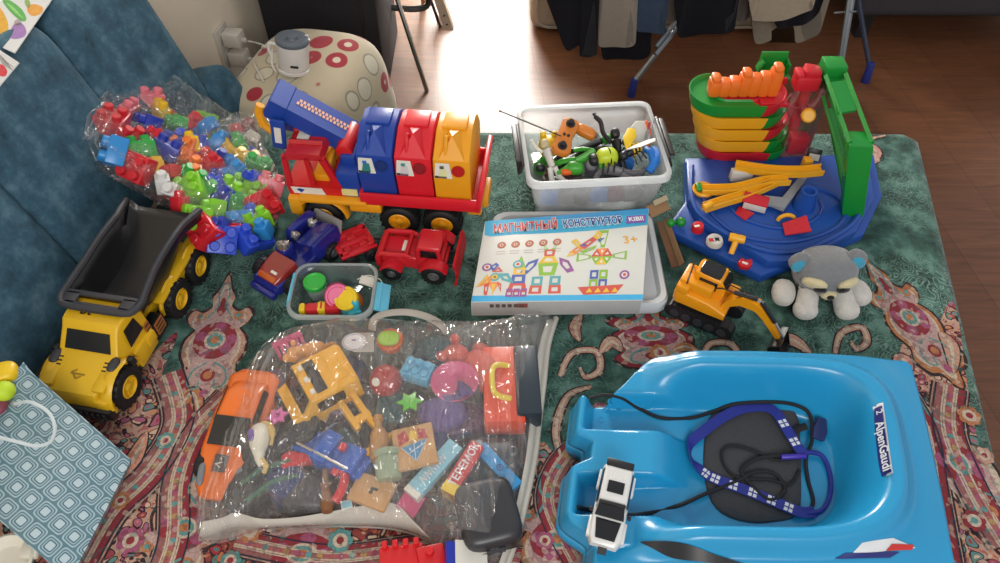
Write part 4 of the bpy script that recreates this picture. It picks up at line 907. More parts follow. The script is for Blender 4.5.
def magbox():
    z1, z0 = .082, .037
    TL, TR, BR, BL = P(485, 221, z1), P(649, 208, z1), P(643, 300, z1), P(471, 302, z1)
    c = (TL + TR + BR + BL) / 4; t = thing('construction_set_box', 'white and blue construction set box showing magnetic models, lying in front of the clear tub', 'box', (c.x, c.y, z0))
    H = z1 - z0
    def U(u, v, h=0.0):
        p = TL.lerp(TR, u).lerp(BL.lerp(BR, u), v) - V((c.x, c.y, z0)); return V((p.x, p.y, H + h))
    CARD = mat('white_card', '#cfd0ca', rough=.4, var=.03, spec=.4); BLUE = mat('blue_print', '#1f86bd', rough=.4); SIDE = mat('grey_card_side', '#a9a7a4', rough=.55)
    b = MB(); q = [U(0, 0), U(1, 0), U(1, 1), U(0, 1)]; dn = V((0, 0, -H)); b.raw(q, [(3, 2, 1, 0)], CARD)
    for i in range(4): b.raw([q[i], q[(i + 1) % 4], q[(i + 1) % 4] + dn, q[i] + dn], [(0, 1, 2, 3)], SIDE)
    b.raw([p + dn for p in q], [(0, 1, 2, 3)], SIDE); bmesh.ops.remove_doubles(b.bm, verts=b.bm.verts[:], dist=1e-5)
    bmesh.ops.bevel(b.bm, geom=b.bm.edges[:], offset=.0015, segments=2, affect='EDGES', profile=.5); b.build('carton', parent=t)
    LV = [0]
    def poly(b, uv, m, k=1): 
        LV[0] += 1; pts = [U(u, v, .0002 * k + 1.2e-6 * LV[0]) for u, v in uv]; tri = tessellate_polygon([pts])
        b.raw(pts, [tr if (pts[tr[1]] - pts[tr[0]]).cross(pts[tr[2]] - pts[tr[0]]).z > 0 else tr[::-1] for tr in tri], m)
    def col(h): return mat('box_ink_' + h.strip('#'), h, rough=.4, var=.05)
    b = MB(); poly(b, [(.002, .004), (.998, .004), (.998, .2)] + [(1 - .9 * k / 10, .2 + .025 * math.sin(PI * k / 10)) for k in range(1, 10)] + [(.05, .215), (.012, .19)], col('#2aa0c8')); poly(b, [(.15, .004), (.998, .004), (.998, .07), (.4, .05)], BLUE, 2); b.build('title_band', parent=t, recalc=False)
    b = MB(); poly(b, [(.002, .93), (.998, .945), (.998, .997), (.002, .997)], col('#2f9fd0')); b.build('foot_band', parent=t, recalc=False)
    # lettering set along the box (frame of the lid)
    exb = (U(1, .12) - U(0, .12)); Lx = exb.length; exb.normalize()
    def tx(s, u, v, size, m, h, off=0.0, sx=1.0, shear=0.0):
        p = U(u, v, h); X = frame(p, exb)
        return lambda b: b.text(s, size, m, X, .0002, 'CENTER', sx, shear, off)
    RT, WT, BT = col('#c23a30'), col('#e4e6e6'), col('#0f4f96')
    one('lettering', lambda b: (tx('МАГНИТНЫЙ', .25, .125, .033, WT, .0008, .002, .64, .15)(b), tx('МАГНИТНЫЙ', .25, .125, .033, RT, .0014, .0009, .64, .15)(b)), parent=t, recalc=False)
    one('lettering', lambda b: (tx('КОНСТРУКТОР', .66, .125, .029, WT, .0008, .0026, .6)(b), tx('КОНСТРУКТОР', .66, .125, .029, BT, .0014, .0008, .6)(b)), parent=t, recalc=False)
    b = MB(); poly(b, [(.865, .08), (.985, .08), (.985, .17), (.865, .17)], col('#7a4aa0'), 4); tx('KIBI!', .925, .125, .017, WT, .0012, .0004)(b); b.build('emblem', parent=t, recalc=False)
    one('age_mark', lambda b: tx('3+', .9, .36, .03, col('#dca23c'), .0006, .0003)(b), parent=t, recalc=False)
    ar = Lx / (U(0, 1) - U(0, 0)).length
    def disc(b, u, v, r, m, k=1): poly(b, [(u + r * math.cos(a), v + r * ar * math.sin(a)) for a in [2 * PI * i / 18 for i in range(18)]], m, k)
    for i in range(5):
        u = .125 + .083 * i; b = MB(); disc(b, u, .335, .026, col('#9c4f34'), 1); disc(b, u, .335, .021, col('#b96a4c'), 2); disc(b, u, .335, .011, col('#d9c8b8'), 3); disc(b, u, .335, .006, col('#8a3a2a'), 4)
        for r_ in (0, 1): poly(b, [(u - .028, .41 + .03 * r_), (u + .028, .41 + .03 * r_), (u + .028, .418 + .03 * r_), (u - .028, .418 + .03 * r_)], col('#a99c96'), 1)
        b.build('icon', parent=t, recalc=False)
    def fr(b, pts, m, k=1, w=.5):
        """open frame (one magnetic tile): outline polygon with a window cut in"""
        cu = sum(p[0] for p in pts) / len(pts); cv = sum(p[1] for p in pts) / len(pts)
        for i in range(len(pts)):
            a, c_ = pts[i], pts[(i + 1) % len(pts)]; ia = (a[0] + (cu - a[0]) * w, a[1] + (cv - a[1]) * w); ic = (c_[0] + (cu - c_[0]) * w, c_[1] + (cv - c_[1]) * w)
            poly(b, [a, c_, ic, ia], m, k)
    G, Rr, Bb, Yy, Oo, Vv, Tt = [col(x) for x in ('#7fae2c', '#c2483a', '#3f55a0', '#d8b02c', '#d9813a', '#8a4a8c', '#4a9aa0')]
    b = MB()   # windmill
    cu, cv = .735, .53
    for i in range(6):
        a0, a1 = PI / 3 * i, PI / 3 * (i + 1); poly(b, [(cu, cv), (cu + .065 * math.cos(a0), cv + .065 * ar * math.sin(a0)), (cu + .065 * math.cos(a1), cv + .065 * ar * math.sin(a1))], [G, Yy, G, Rr, Oo, Rr][i]); poly(b, [(cu + .02 * math.cos(a0 + .5), cv + .02 * ar * math.sin(a0 + .5)), (cu + .045 * math.cos(a0 + .3), cv + .045 * ar * math.sin(a0 + .3)), (cu + .045 * math.cos(a0 + .75), cv + .045 * ar * math.sin(a0 + .75))], col('#d9d7d0'), 2)
    for (du, dv, eu, ev) in ((.0, -1, .03, 0), (1, 0, 0, .05), (-1, 0, 0, .05)):
        fr(b, [(cu + du * .065 + eu * .4, cv + dv * .1 + ev * .4), (cu + du * .15 + eu, cv + dv * .3 + ev), (cu + du * .15 - eu, cv + dv * .3 - ev), (cu + du * .065 - eu * .4, cv + dv * .1 - ev * .4)], G, 1, .32)
    for i in range(2):
        for j in range(2): fr(b, [(.675 + .055 * i, .68 + .1 * j), (.725 + .055 * i, .68 + .1 * j), (.725 + .055 * i, .775 + .1 * j), (.675 + .055 * i, .775 + .1 * j)], [Bb, G][(i + j) % 2], 2)
    poly(b, [(.61, .86), (.88, .84), (.84, .93), (.65, .94)], Rr, 2)
    for i in range(4): poly(b, [(.66 + .05 * i, .92), (.68 + .05 * i, .87), (.7 + .05 * i, .915)], Yy, 3)
    b.build('windmill_picture', parent=t, recalc=False)
    b = MB()   # robot
    cu = .42
    fr(b, [(cu - .045, .72), (cu + .045, .72), (cu + .06, .58), (cu - .06, .58)], G); fr(b, [(cu - .06, .58), (cu + .06, .58), (cu + .03, .5), (cu - .03, .5)], Yy, 1); fr(b, [(cu - .03, .5), (cu + .03, .5), (cu + .034, .42), (cu - .034, .42)], Rr)
    for s in (-1, 1):
        fr(b, [(cu + s * .06, .52), (cu + s * .12, .56), (cu + s * .16, .68), (cu + s * .12, .7), (cu + s * .07, .6)][::s], Bb if s < 0 else Vv); fr(b, [(cu + s * .03, .43), (cu + s * .045, .33), (cu + s * .01, .42)][::s], G); fr(b, [(cu + s * .02, .73), (cu + s * .085, .73), (cu + s * .085, .83), (cu + s * .02, .83)][::s], Tt); fr(b, [(cu + s * .02, .83), (cu + s * .09, .83), (cu + s * .095, .92), (cu + s * .02, .92)][::s], Rr)
    b.build('robot_picture', parent=t, recalc=False)
    b = MB()   # rocket
    cu = .255; fr(b, [(cu - .035, .62), (cu, .48), (cu + .035, .62)], G); fr(b, [(cu - .035, .62), (cu + .035, .62), (cu + .035, .7), (cu - .035, .7)], Yy); fr(b, [(cu - .04, .7), (cu + .04, .7), (cu + .042, .8), (cu - .042, .8)], Bb); fr(b, [(cu - .06, .9), (cu - .045, .8), (cu + .045, .8), (cu + .06, .9)], Rr, 1)
    for s in (-1, 0, 1): fr(b, [(cu + s * .042 - .018, .86), (cu + s * .042 + .018, .86), (cu + s * .042 + .02, .95), (cu + s * .042 - .02, .95)], Vv, 2)
    b.build('rocket_picture', parent=t, recalc=False)
    b = MB()   # bird
    disc(b, .115, .72, .03, Tt, 2); disc(b, .115, .72, .018, Yy, 3); disc(b, .115, .72, .008, col('#6a5a20'), 4)
    for (pts, m) in (([(.01, .84), (.07, .68), (.09, .77)], Yy), ([(.02, .83), (.09, .7), (.1, .8)], Oo), ([(.13, .68), (.19, .68), (.235, .8), (.16, .76)], Tt), ([(.09, .66), (.13, .6), (.16, .66)], Rr), ([(.07, .6), (.11, .55), (.13, .58), (.1, .65)], Bb), ([(.08, .78), (.15, .78), (.12, .9)], Oo), ([(.06, .8), (.09, .78), (.085, .93), (.065, .92)], Rr), ([(.13, .78), (.16, .8), (.165, .9)], Rr), ([(.1, .8), (.125, .8), (.12, .93)], Yy)): fr(b, pts, m, 2, .62)
    b.build('bird_picture', parent=t, recalc=False)
    b = MB()   # plane
    for (pts, m) in (([(.535, .47), (.6, .38), (.63, .42), (.57, .5)], Oo), ([(.59, .4), (.67, .3), (.7, .33), (.63, .44)], Rr), ([(.67, .3), (.7, .23), (.73, .28), (.7, .34)], Yy), ([(.54, .34), (.57, .31), (.61, .39), (.59, .42)], Yy), ([(.6, .46), (.7, .4), (.69, .44), (.62, .49)], G), ([(.7, .33), (.745, .32), (.71, .37)], Bb), ([(.52, .52), (.55, .46), (.57, .5)], Yy), ([(.59, .4), (.62, .37), (.64, .41)], Bb)): fr(b, pts, m, 2, .7)
    b.build('plane_picture', parent=t, recalc=False)
    for (u, v) in ((.06, .6), (.24, .58), (.88, .74)):
        b = MB(); disc(b, u, v, .03, Vv if u < .1 or u > .5 else Tt, 1); disc(b, u, v, .018, CARD, 2); disc(b, u, v, .01, Rr, 3); b.build('small_picture', parent=t, recalc=False)
    b = MB(); v0 = U(0, 1); v1 = U(1, 1)
    for k in range(6):
        p = v0.lerp(v1, .12 + .035 * k) + V((0, -.0012, -.012)); b.box(p, (.008, .001, .009), mat('print_brown', '#5a4a44'))
    p = v0.lerp(v1, .3) + V((0, -.0012, -.012)); b.box(p, (.02, .001, .012), mat('print_red', '#8a4a44')); b.build('side_print', parent=t)
magbox()
CARDB = mat('brown_cardboard', '#6b4a30', rough=.8, var=.2)
b = MB(); b.box((0, 0, 0), (.016, .13, .003), CARDB, bev=.0008); b.box((.014, 0, .006), (.014, .13, .003), mat('light_cardboard', '#8a6a4a', rough=.8), rot=(0, -60, 0)); o = b.build('cardboard_strip', loc=(0, 0, 0)); o.matrix_world = M4.Translation(P(667, 244, .02)) @ rotm(4, 0, 8); tag(o, 'folded brown cardboard strip between the white lid and the parking garage', 'cardboard strip')
b = MB(); b.box((0, 0, 0), (.05, .03, .003), mat('light_cardboard', '#8a6a4a'), bev=.0008); b.box((.012, .012, .006), (.035, .012, .003), mat('pale_cardboard', '#a79a80', rough=.8), rot=(30, 0, 0)); o = b.build('cardboard_flap', loc=(0, 0, 0)); o.matrix_world = M4.Translation(P(658, 208, .05)) @ rotm(20, -10, 25); tag(o, 'torn pale cardboard flap at the far right corner of the construction set box', 'cardboard flap')
# ================================================================ TOY PARKING GARAGE
GBLU = mat('garage_blue', '#1d4a9c', rough=.38, var=.08); GGRN = mat('garage_green', '#12852f', rough=.35, var=.08); GYEL = mat('garage_yellow', '#e3a41e', rough=.38, var=.06); GRED = mat('garage_red', '#c01d2a', rough=.36, var=.08); GORG = mat('garage_orange', '#df6a1c', rough=.4)
GGRY = mat('garage_grey', '#8d9096', rough=.45); GWHT = mat('garage_white', '#c8c6c0', rough=.4); PINKC = film('pink_clear_lift', tint=(.95, .62, .66), gloss=.25, rough=.15, milky=.18, milk=(.7, .25, .3))
def garage():
    O = V((.63, 1.24, 0)); t = thing('parking_garage', 'blue, green and yellow toy parking garage with spiral ramp and lift tower', 'toy garage', O)
    def W(px, py, z): return P(px, py, z) - O
    def pz(l, z): return [(W(x, y, z).x, W(x, y, z).y) for x, y in l]
    b = MB()   # blue base: low front console, deck, raised edge
    base = pz([(684, 162), (684, 206), (668, 228), (668, 234), (760, 280), (792, 268), (862, 238), (880, 200), (872, 158)], .012)
    b.prism(base, .026, GBLU, bev=.005)
    deck = pz([(686, 160), (688, 200), (700, 222), (752, 252), (768, 262), (800, 262), (856, 232), (874, 200), (868, 156)], .045)
    b.prism(deck, .028, GBLU, bev=.005, z0=.02)
    b.build('base', parent=t)
    b = MB()   # printed road loop moulded into the deck
    loop = bez([W(x, y, .05) for x, y in [(700, 190), (712, 214), (742, 236), (790, 242), (832, 230), (846, 212), (836, 196), (812, 186)]], 6); b.tube(loop, .0045, GBLU, 6)
    loop = bez([W(x, y, .05) for x, y in [(726, 202), (742, 218), (776, 228), (806, 224), (822, 212), (820, 200)]], 6); b.tube(loop, .004, GBLU, 6)
    for q in ([(692, 166), (692, 198), (706, 220), (756, 248), (802, 250), (852, 224), (866, 190)],): b.tube(bez([W(x, y, .051) for x, y in q], 5), .006, GBLU, 6)
    b.build('road_ridges', parent=t)
    one('cone_tower', lambda b: b.lathe([(.026, 0), (.018, .045), (.018, .05), (.012, .05), (.011, .04), (.0003, .04)], W(803, 207, .046), m=GBLU, n=24), parent=t)
    # spiral: five stacked oval tracks
    cx, cy = W(740, 92, .205).x - .005, W(740, 92, .205).y + .004
    hx, hy = .108, .062
    def oval(k, n=36): return [V((cx + (hx - hy) * (1 if math.cos(a) > 0 else -1) * k + hy * math.cos(a) * k, cy + hy * math.sin(a) * k, 0)) for a in [2 * PI * i / n + PI / n for i in range(n)]]
    cols = [(GGRN, GRED), (GYEL, GGRN), (GYEL, GRED), (GYEL, GGRN), (GRED, GGRN)]
    for i, (ml, mr) in enumerate(cols):
        zt = .205 - .034 * i
        sh = V((.011 * i, 0, 0))
        for side in (0, 1):
            b = MB(); n = 36; A, B = [p + sh for p in oval(1.0)], [p + sh for p in oval(.52)]
            idx = [j for j in range(n) if (A[j].x < cx + .03 + sh.x) == (side == 0)]
            # order indices contiguously
            k0 = next(j for j in idx if (j - 1) % n not in idx); seq = []; j = k0
            while j in idx: seq.append(j); j = (j + 1) % n
            seq = seq + ([seq[-1] + 1] if side == 0 else [])
            secs = []
            for j in seq:
                a, c_ = A[j % n], B[j % n]; d = (a - c_).normalized()
                secs.append([a + d * .003 + V((0, 0, zt + .004)), a + V((0, 0, zt + .004)), a - d * .006 + V((0, 0, zt - .004)), c_ + d * .004 + V((0, 0, zt - .004)), c_ + V((0, 0, zt)), c_ + V((0, 0, zt - .012)), a - d * .006 + V((0, 0, zt - .03)), a - d * .001 + V((0, 0, zt - .018))])
            b.loft(secs, ml if side == 0 else mr); b.build('spiral_track', parent=t)
    one('spiral_core', lambda b: b.prism([(p.x, p.y) for p in oval(.5)], .16, GRED, z0=.045), parent=t)
    b = MB()   # orange crag on the top track
    n = 7
    for k in range(n):
        x = cx - .06 + .022 * k; h = .034 + .0045 * k + (.008 if k in (0, 3, 6) else 0); puff(b, (x, cy - .012, .205 + h / 2), (.026, .036, h), GORG, n=5, k=4); 
        if k in (0, 3, 6): puff(b, (x, cy - .012, .207 + h), (.022, .034, .014), GORG, n=3, k=3)
    b.build('crag', parent=t)
    b = MB(); p = W(776, 68, .215); b.box((p.x, p.y - .004, .2), (.066, .05, .008), GGRN, bev=.002); b.box((p.x - .004, p.y + .022, .222), (.064, .006, .045), GGRN, bev=.002); b.box((p.x + .028, p.y + .006, .214), (.006, .03, .03), GGRN, bev=.002); b.box((p.x - .034, p.y + .012, .215), (.006, .026, .03), GGRN, rot=(0, 15, 0), bev=.002); b.build('top_ramp', parent=t)
    one('red_track', lambda b: (b.box((W(772, 96, .205).x, W(772, 96, .205).y, .2), (.065, .06, .012), GRED, bev=.003), b.box((W(776, 84, .205).x, W(776, 88, .205).y + .02, .21), (.05, .008, .02), GRED, bev=.003)), parent=t)
    # lift: clear pink shaft, red head, yellow knob
    p0 = W(797, 165, .045); tp_ = W(807, 85, .24)
    b = MB(); b.loft([[V((x0 - wx, y0 - .02, z)), V((x0 + wx, y0 - .02, z)), V((x0 + wx, y0 + .03, z)), V((x0 - wx, y0 + .03, z))] for (x0, y0, z, wx) in ((p0.x, p0.y + .05, .045, .032), (p0.x, p0.y + .06, .235, .03))], PINKC); b.build('lift_shaft', parent=t)
    one('lift_back', lambda b: b.box((p0.x + .008, p0.y + .082, .15), (.05, .012, .22), GRED, bev=.004), parent=t)
    b = MB(); q = W(808, 72, .26); b.box((q.x - .002, q.y - .01, .245), (.054, .04, .035), GRED, bev=.005); b.box((q.x + .005, q.y - .008, .268), (.035, .034, .018), GRED, rot=(0, 10, 0), bev=.005); b.box((q.x - .022, q.y - .008, .262), (.018, .034, .014), GRED, bev=.004); b.build('lift_head', parent=t)
    one('lift_cabin', lambda b: b.box((p0.x + .004, p0.y + .05, .072), (.045, .03, .05), GRED, bev=.004), parent=t)
    k = W(807, 112, .18); one('lift_arm', lambda b: b.tube(bez([k + V((.028, .02, .05)), k + V((.02, .012, .02)), k + V((.004, .01, 0)), k + V((-.014, .012, .004))], 5), .011, PINKC, 10), parent=t)
    one('knob', lambda b: b.lathe([(.0003, .012), (.012, .012), (.0155, .009), (.0165, .0), (.0165, -.006), (.0003, -.006)], k + V((0, -.012, 0)), (-.35, -1, .55), GYEL, 24, False), parent=t)
    one('pink_hook', lambda b: b.tube([k + V((-.05, .0, .05)), k + V((-.062, -.005, .03)), k + V((-.03, -.01, .018))], .0022, PINKC, 6), parent=t)
    # green lift frame on the right side
    def col4(b, B0, B1, T0, T1, m): b.loft([B0 + B1[::-1], T0 + T1[::-1]], m)
    b = MB(); zb, zt = .03, .245
    Bl, Br = W(841, 222, zb), W(863, 222, zb); Tl, Tr = W(849, 146, zt), W(874, 147, zt)
    b.loft([[Bl, Br, Br + V((.01, .045, 0)), Bl + V((.01, .045, 0))], [Tl, Tr, Tr + V((.008, .05, 0)), Tl + V((.008, .05, 0))]], GGRN); bmesh.ops.bevel(b.bm, geom=b.bm.edges[:], offset=.003, segments=2, affect='EDGES', profile=.5)
    b.build('near_post', parent=t)
    b = MB(); f0 = W(824, 62, .285); f1 = W(846, 62, .285)
    b.box(((f0.x + f1.x) / 2, f0.y, .272), (f1.x - f0.x, .045, .03), GGRN, bev=.004); b.box(((f0.x + f1.x) / 2, f0.y + .012, .15), (f1.x - f0.x - .006, .02, .22), GGRN, bev=.003); b.box(((f0.x + f1.x) / 2 + .012, f0.y - .03, .245), (f1.x - f0.x, .03, .03), GGRN, bev=.004); b.build('far_post', parent=t)
    for (a, c_, r) in (((846, 74, .28), (872, 143, .243), .0055), ((826, 76, .275), (850, 143, .243), .0055), ((823, 96, .22), (846, 176, .15), .0045), ((829, 92, .225), (853, 172, .15), .0045)):
        one('rail', lambda b: b.tube([W(*a), W(*c_)], r, GGRN, 4, flat=1.3), parent=t)
    b = MB(); q = [W(829, 84, .27), W(847, 82, .27), W(855, 112, .255), W(837, 115, .255)]; plate(b, q[::-1], GGRN, .006); b.build('panel', parent=t)
    b = MB(); q = [W(826, 110, .17), W(834, 108, .17), W(850, 190, .08), W(842, 194, .08)]; plate(b, q[::-1], GGRN, .006); b.build('side_wall', parent=t)
    # loose looking track pieces on the deck
    def track(name, pts, zs, w):
        b = MB(); c = bez([W(x, y, z) for (x, y), z in zip(pts, zs)], 6); secs = []
        for i, p in enumerate(c):
            d = (c[min(i + 1, len(c) - 1)] - c[max(i - 1, 0)]).normalized(); s = V((-d.y, d.x, 0)).normalized()
            secs.append([p + s * w + V((0, 0, .008)), p + s * (w - .003) + V((0, 0, .008)), p + s * (w - .003), p - s * (w - .003), p - s * (w - .003) + V((0, 0, .008)), p - s * w + V((0, 0, .008)), p - s * w + V((0, 0, -.006)), p + s * w + V((0, 0, -.006))])
        b.loft(secs, GYEL); b.build(name, parent=t)
    track('yellow_ramp', [(735, 166), (770, 171), (800, 172), (822, 170)], [.08, .085, .09, .095], .013)
    track('yellow_ramp', [(702, 190), (735, 189), (765, 182), (789, 180)], [.06, .072, .082, .085], .012)
    track('yellow_ramp', [(704, 208), (722, 202), (748, 194), (775, 182)], [.062, .066, .074, .08], .011)
    for (x, y) in ((708, 206),): one('ramp_gate', lambda b: b.box(W(x, y, .078), (.026, .012, .014), GYEL, rot=(0, 0, 35), bev=.002), parent=t)
    one('turntable', lambda b: b.lathe([(.024, 0), (.026, .006), (.022, .01), (.018, .006), (.0003, .005)], W(703, 191, .05), m=GYEL, n=26), parent=t)
    one('turntable_slot', lambda b: b.box(W(699, 187, .062), (.012, .026, .006), GGRN, bev=.002), parent=t)
    one('white_booth', lambda b: b.box(W(741, 175, .064), (.05, .02, .03), GWHT, bev=.003), parent=t)
    b = MB(); plate(b, [W(800, 177, .062), W(806, 180, .062), W(783, 212, .055), W(774, 208, .055)][::-1], GGRY, .006); plate(b, [W(764, 197, .06), W(790, 200, .06), W(784, 210, .058), W(758, 204, .058)][::-1], GGRY, .006); b.build('grey_road', parent=t)
    b = MB(); c = W(755, 205, .062); b.box(c, (.05, .022, .018), GWHT, rot=(0, 0, -22), bev=.002); bse = b.build('petrol_kiosk', parent=t); one('roof', lambda b: b.box(c + V((0, .004, .012)), (.055, .028, .008), GRED, rot=(14, 0, -22), bev=.002), parent=bse)
    b = MB(); plate(b, [W(739, 207, .051), W(754, 214, .051), W(745, 221, .051), W(735, 214, .051)][::-1], GRED, .003); b.build('red_pad', parent=t)
    b = MB(); plate(b, [W(782, 224, .055), W(806, 216, .075), W(811, 232, .062), W(785, 236, .05)][::-1], GRED, .005); b.build('red_flap', parent=t)
    one('yellow_arch', lambda b: b.tube([W(778, 222, .052) + V((.018 + .018 * math.cos(a), .004, .002 + .016 * math.sin(a))) for a in [PI * i / 10 for i in range(11)]], .0045, GYEL, 8), parent=t)
    b = MB(); c = W(814, 155, .075); b.box(c, (.032, .006, .03), BLKP, rot=(-20, 0, -18), bev=.002); b.box(c + V((0, -.0045, -.003)), (.024, .002, .016), GWHT, rot=(-20, 0, -18)); b.build('barrier_sign', parent=t)
    one('sign_post', lambda b: b.box(W(806, 165, .07), (.02, .02, .04), GYEL, bev=.003), parent=t)
    # console buttons and levers
    def button(px, m, r=.014, h=.016, name='button'): return one(name, lambda b: b.lathe([(r, 0), (r, h * .6), (r * .85, h), (r * .5, h * 1.05), (.0003, h * 1.05)], W(*px, .036), m=m, n=22), parent=t)
    bt = button((697, 230), GRED); one('symbol', lambda b: b.box(W(697, 226, .056), (.012, .005, .0012), WHT, rot=(0, 0, 15)), parent=bt)
    bt = button((714, 243), GWHT, .0185, .014)
    for (dx, dy, m) in ((-.006, 0, GRED), (.007, .002, BLKP)): one('symbol', lambda b: b.prism([((.007 if k % 2 else .004) * math.cos(PI * k / 4), (.007 if k % 2 else .004) * math.sin(PI * k / 4)) for k in range(8)], .0012, m, M4.Translation(W(714, 240, .0505) + V((dx, dy, 0)))), parent=bt)
    b = MB(); c = W(731, 254, .036); d = W(737, 238, .06); b.cyl(c, d, .006, .007, GYEL, 12); b.cyl(d + V((-.016, .004, 0)), d + V((.016, -.006, 0)), .0095, m=GYEL, n=16, bev=.002); b.build('lever', parent=t)
    b = MB(); b.prism([(-.017, .003), (-.006, .016), (.0, .008), (.016, .012), (.012, -.006), (.002, -.014), (-.014, -.01)], .012, GRED, M4.Translation(W(745, 266, .038)), bev=.003); ar = b.build('arrow_button', parent=t); one('symbol', lambda b: b.box(W(745, 263, .0512), (.012, .005, .001), WHT, rot=(0, 0, -25)), parent=ar)
    b = MB(); b.ball(W(681, 222, .042), .0115, GGRN, 14); b.ball(W(671, 223, .04), .0095, GGRN, 14); b.tube([W(671, 223, .036), W(684, 222, .038)], .004, GGRN, 8); b.build('green_lever', parent=t)
garage()
# ================================================================ EXCAVATOR
EXO = mat('excavator_orange', '#e2920f', rough=.35, var=.06); GLASSK = mat('dark_window', '#17181c', rough=.12)
def excavator():
    h = math.degrees(math.atan2(-.085, .14)); t = thing('toy_excavator', 'orange toy excavator with black tracks and a lowered black bucket', 'toy excavator', pose((.424, .955, 0), h, .9))
    for sy in (-1, 1):
        b = MB(); pts = []
        for k in range(9): a = PI / 2 + PI * k / 8; pts.append((-.062 + .019 * math.cos(a), .019 + .019 * math.sin(a)))
        for k in range(9): a = -PI / 2 + PI * k / 8; pts.append((.062 + .019 * math.cos(a), .019 + .019 * math.sin(a)))
        b.loft([[V((x, sy * .034 - .013, z)) for x, z in pts], [V((x, sy * .034 + .013, z)) for x, z in pts]], BLK)
        for k in range(15): b.box((-.066 + .0095 * k, sy * .034, .0385), (.004, .026, .003), BLK)
        for k in range(5): b.cyl((-.056 + .028 * k, sy * .045, .017), (-.056 + .028 * k, sy * .049, .017), .011, m=DGREY, n=14)
        b.build('track', parent=t)
    one('turret', lambda b: (b.cyl((0, 0, .03), (0, 0, .048), .03, m=BLK, n=24), b.box((0, 0, .026), (.07, .05, .014), BLK)), parent=t)
    b = MB(); hull(b, [(-.072, .036, .034, .05, .074), (-.064, .042, .04, .046, .084), (.01, .042, .04, .046, .08), (.05, .04, .04, .046, .066)], EXO); b.build('body', parent=t)
    b = MB(); b.box((-.03, -.012, .094), (.075, .03, .03), EXO, bev=.004); b.box((-.055, .0, .086), (.03, .08, .028), EXO, bev=.006); b.box((.035, .03, .074), (.04, .026, .022), EXO, bev=.003); b.build('engine_cover', parent=t)
    b = MB(); hull(b, [(-.045, .024, .022, .07, .122, .006, .018), (-.04, .026, .024, .07, .128, .006, .018), (.016, .026, .024, .07, .126, .006, .018), (.03, .026, .022, .066, .108, .006, .018)], EXO); cabp = b.build('cab', parent=t)
    one('roof_window', lambda b: puff(b, (-.012, .018, .126), (.05, .042, .007), GLASSK, n=8, k=4), parent=cabp)
    b = MB(); plate(b, [(.0195, -.002, .122), (.032, -.003, .104), (.032, .038, .104), (.0195, .038, .122)], GLASSK, .0025); b.build('windscreen', parent=cabp)
    for sy in (-1, 1): one('side_window', lambda b: b.box((-.01, .018 + sy * .0255, .104), (.042, .002, .026), GLASSK, bev=.001), parent=cabp)
    one('guard_rail', lambda b: b.tube(bez([(-.06, .036, .098), (-.058, .03, .122), (-.052, -.01, .126), (-.05, -.03, .104)], 5), .0018, BLK, 6), parent=t)
    # boom, stick, bucket in the plane y = -.012
    y = -.014
    def arm(name, pts, w): 
        b = MB(); secs = [[V((x, y - w / 2, z - hh / 2)), V((x, y + w / 2, z - hh / 2)), V((x, y + w / 2, z + hh / 2)), V((x, y - w / 2, z + hh / 2))] for x, z, hh in pts]; b.loft(secs, EXO)
        return b.build(name, parent=t)
    arm('boom', [(.035, .07, .02), (.045, .09, .026), (.07, .112, .026), (.1, .112, .022), (.118, .104, .018)], .02)
    arm('stick', [(.092, .118, .016), (.105, .112, .026), (.125, .094, .02), (.16, .056, .016), (.182, .03, .013)], .017)
    one('ram', lambda b: (b.cyl((.05, y + .0, .122), (.1, y, .13), .0055, m=BLK, n=10), b.cyl((.07, y, .126), (.108, y, .126), .003, m=SILV, n=8)), parent=t)
    one('ram', lambda b: (b.cyl((.11, y, .126), (.15, y, .084), .0055, m=BLK, n=10), b.cyl((.145, y, .09), (.178, y, .05), .003, m=SILV, n=8)), parent=t)
    for dy in (-.008, .008): one('hose', lambda b: b.tube(bez([(.0, y + dy + .014, .098), (.03, y + dy + .01, .118), (.06, y + dy, .128), (.09, y + dy * .5, .13)], 5), .0016, BLK, 6), parent=t)
    b = MB(); secs = []
    for k in range(8):
        a = math.radians(100 + 200 * k / 7); x = .185 + .026 * math.cos(a); z = .027 + .025 * math.sin(a); secs.append([V((x, y - .03, z)), V((x, y + .03, z)), V((x * .0 + .185 + .022 * math.cos(a), y + .03, .027 + .021 * math.sin(a))), V((.185 + .022 * math.cos(a), y - .03, .027 + .021 * math.sin(a)))])
    b.loft(secs, BLK)
    for s in (-1, 1): b.prism([(.185 + .025 * math.cos(math.radians(100 + 200 * k / 7)), .027 + .024 * math.sin(math.radians(100 + 200 * k / 7))) for k in range(8)], .003, BLK, M4.Translation((0, y + s * .029, 0)) @ rotm(90, 0, 0))
    for k in range(5): b.box((.194, y - .024 + .012 * k, .003), (.014, .005, .004), BLK)
    b.build('bucket', parent=t)
excavator()
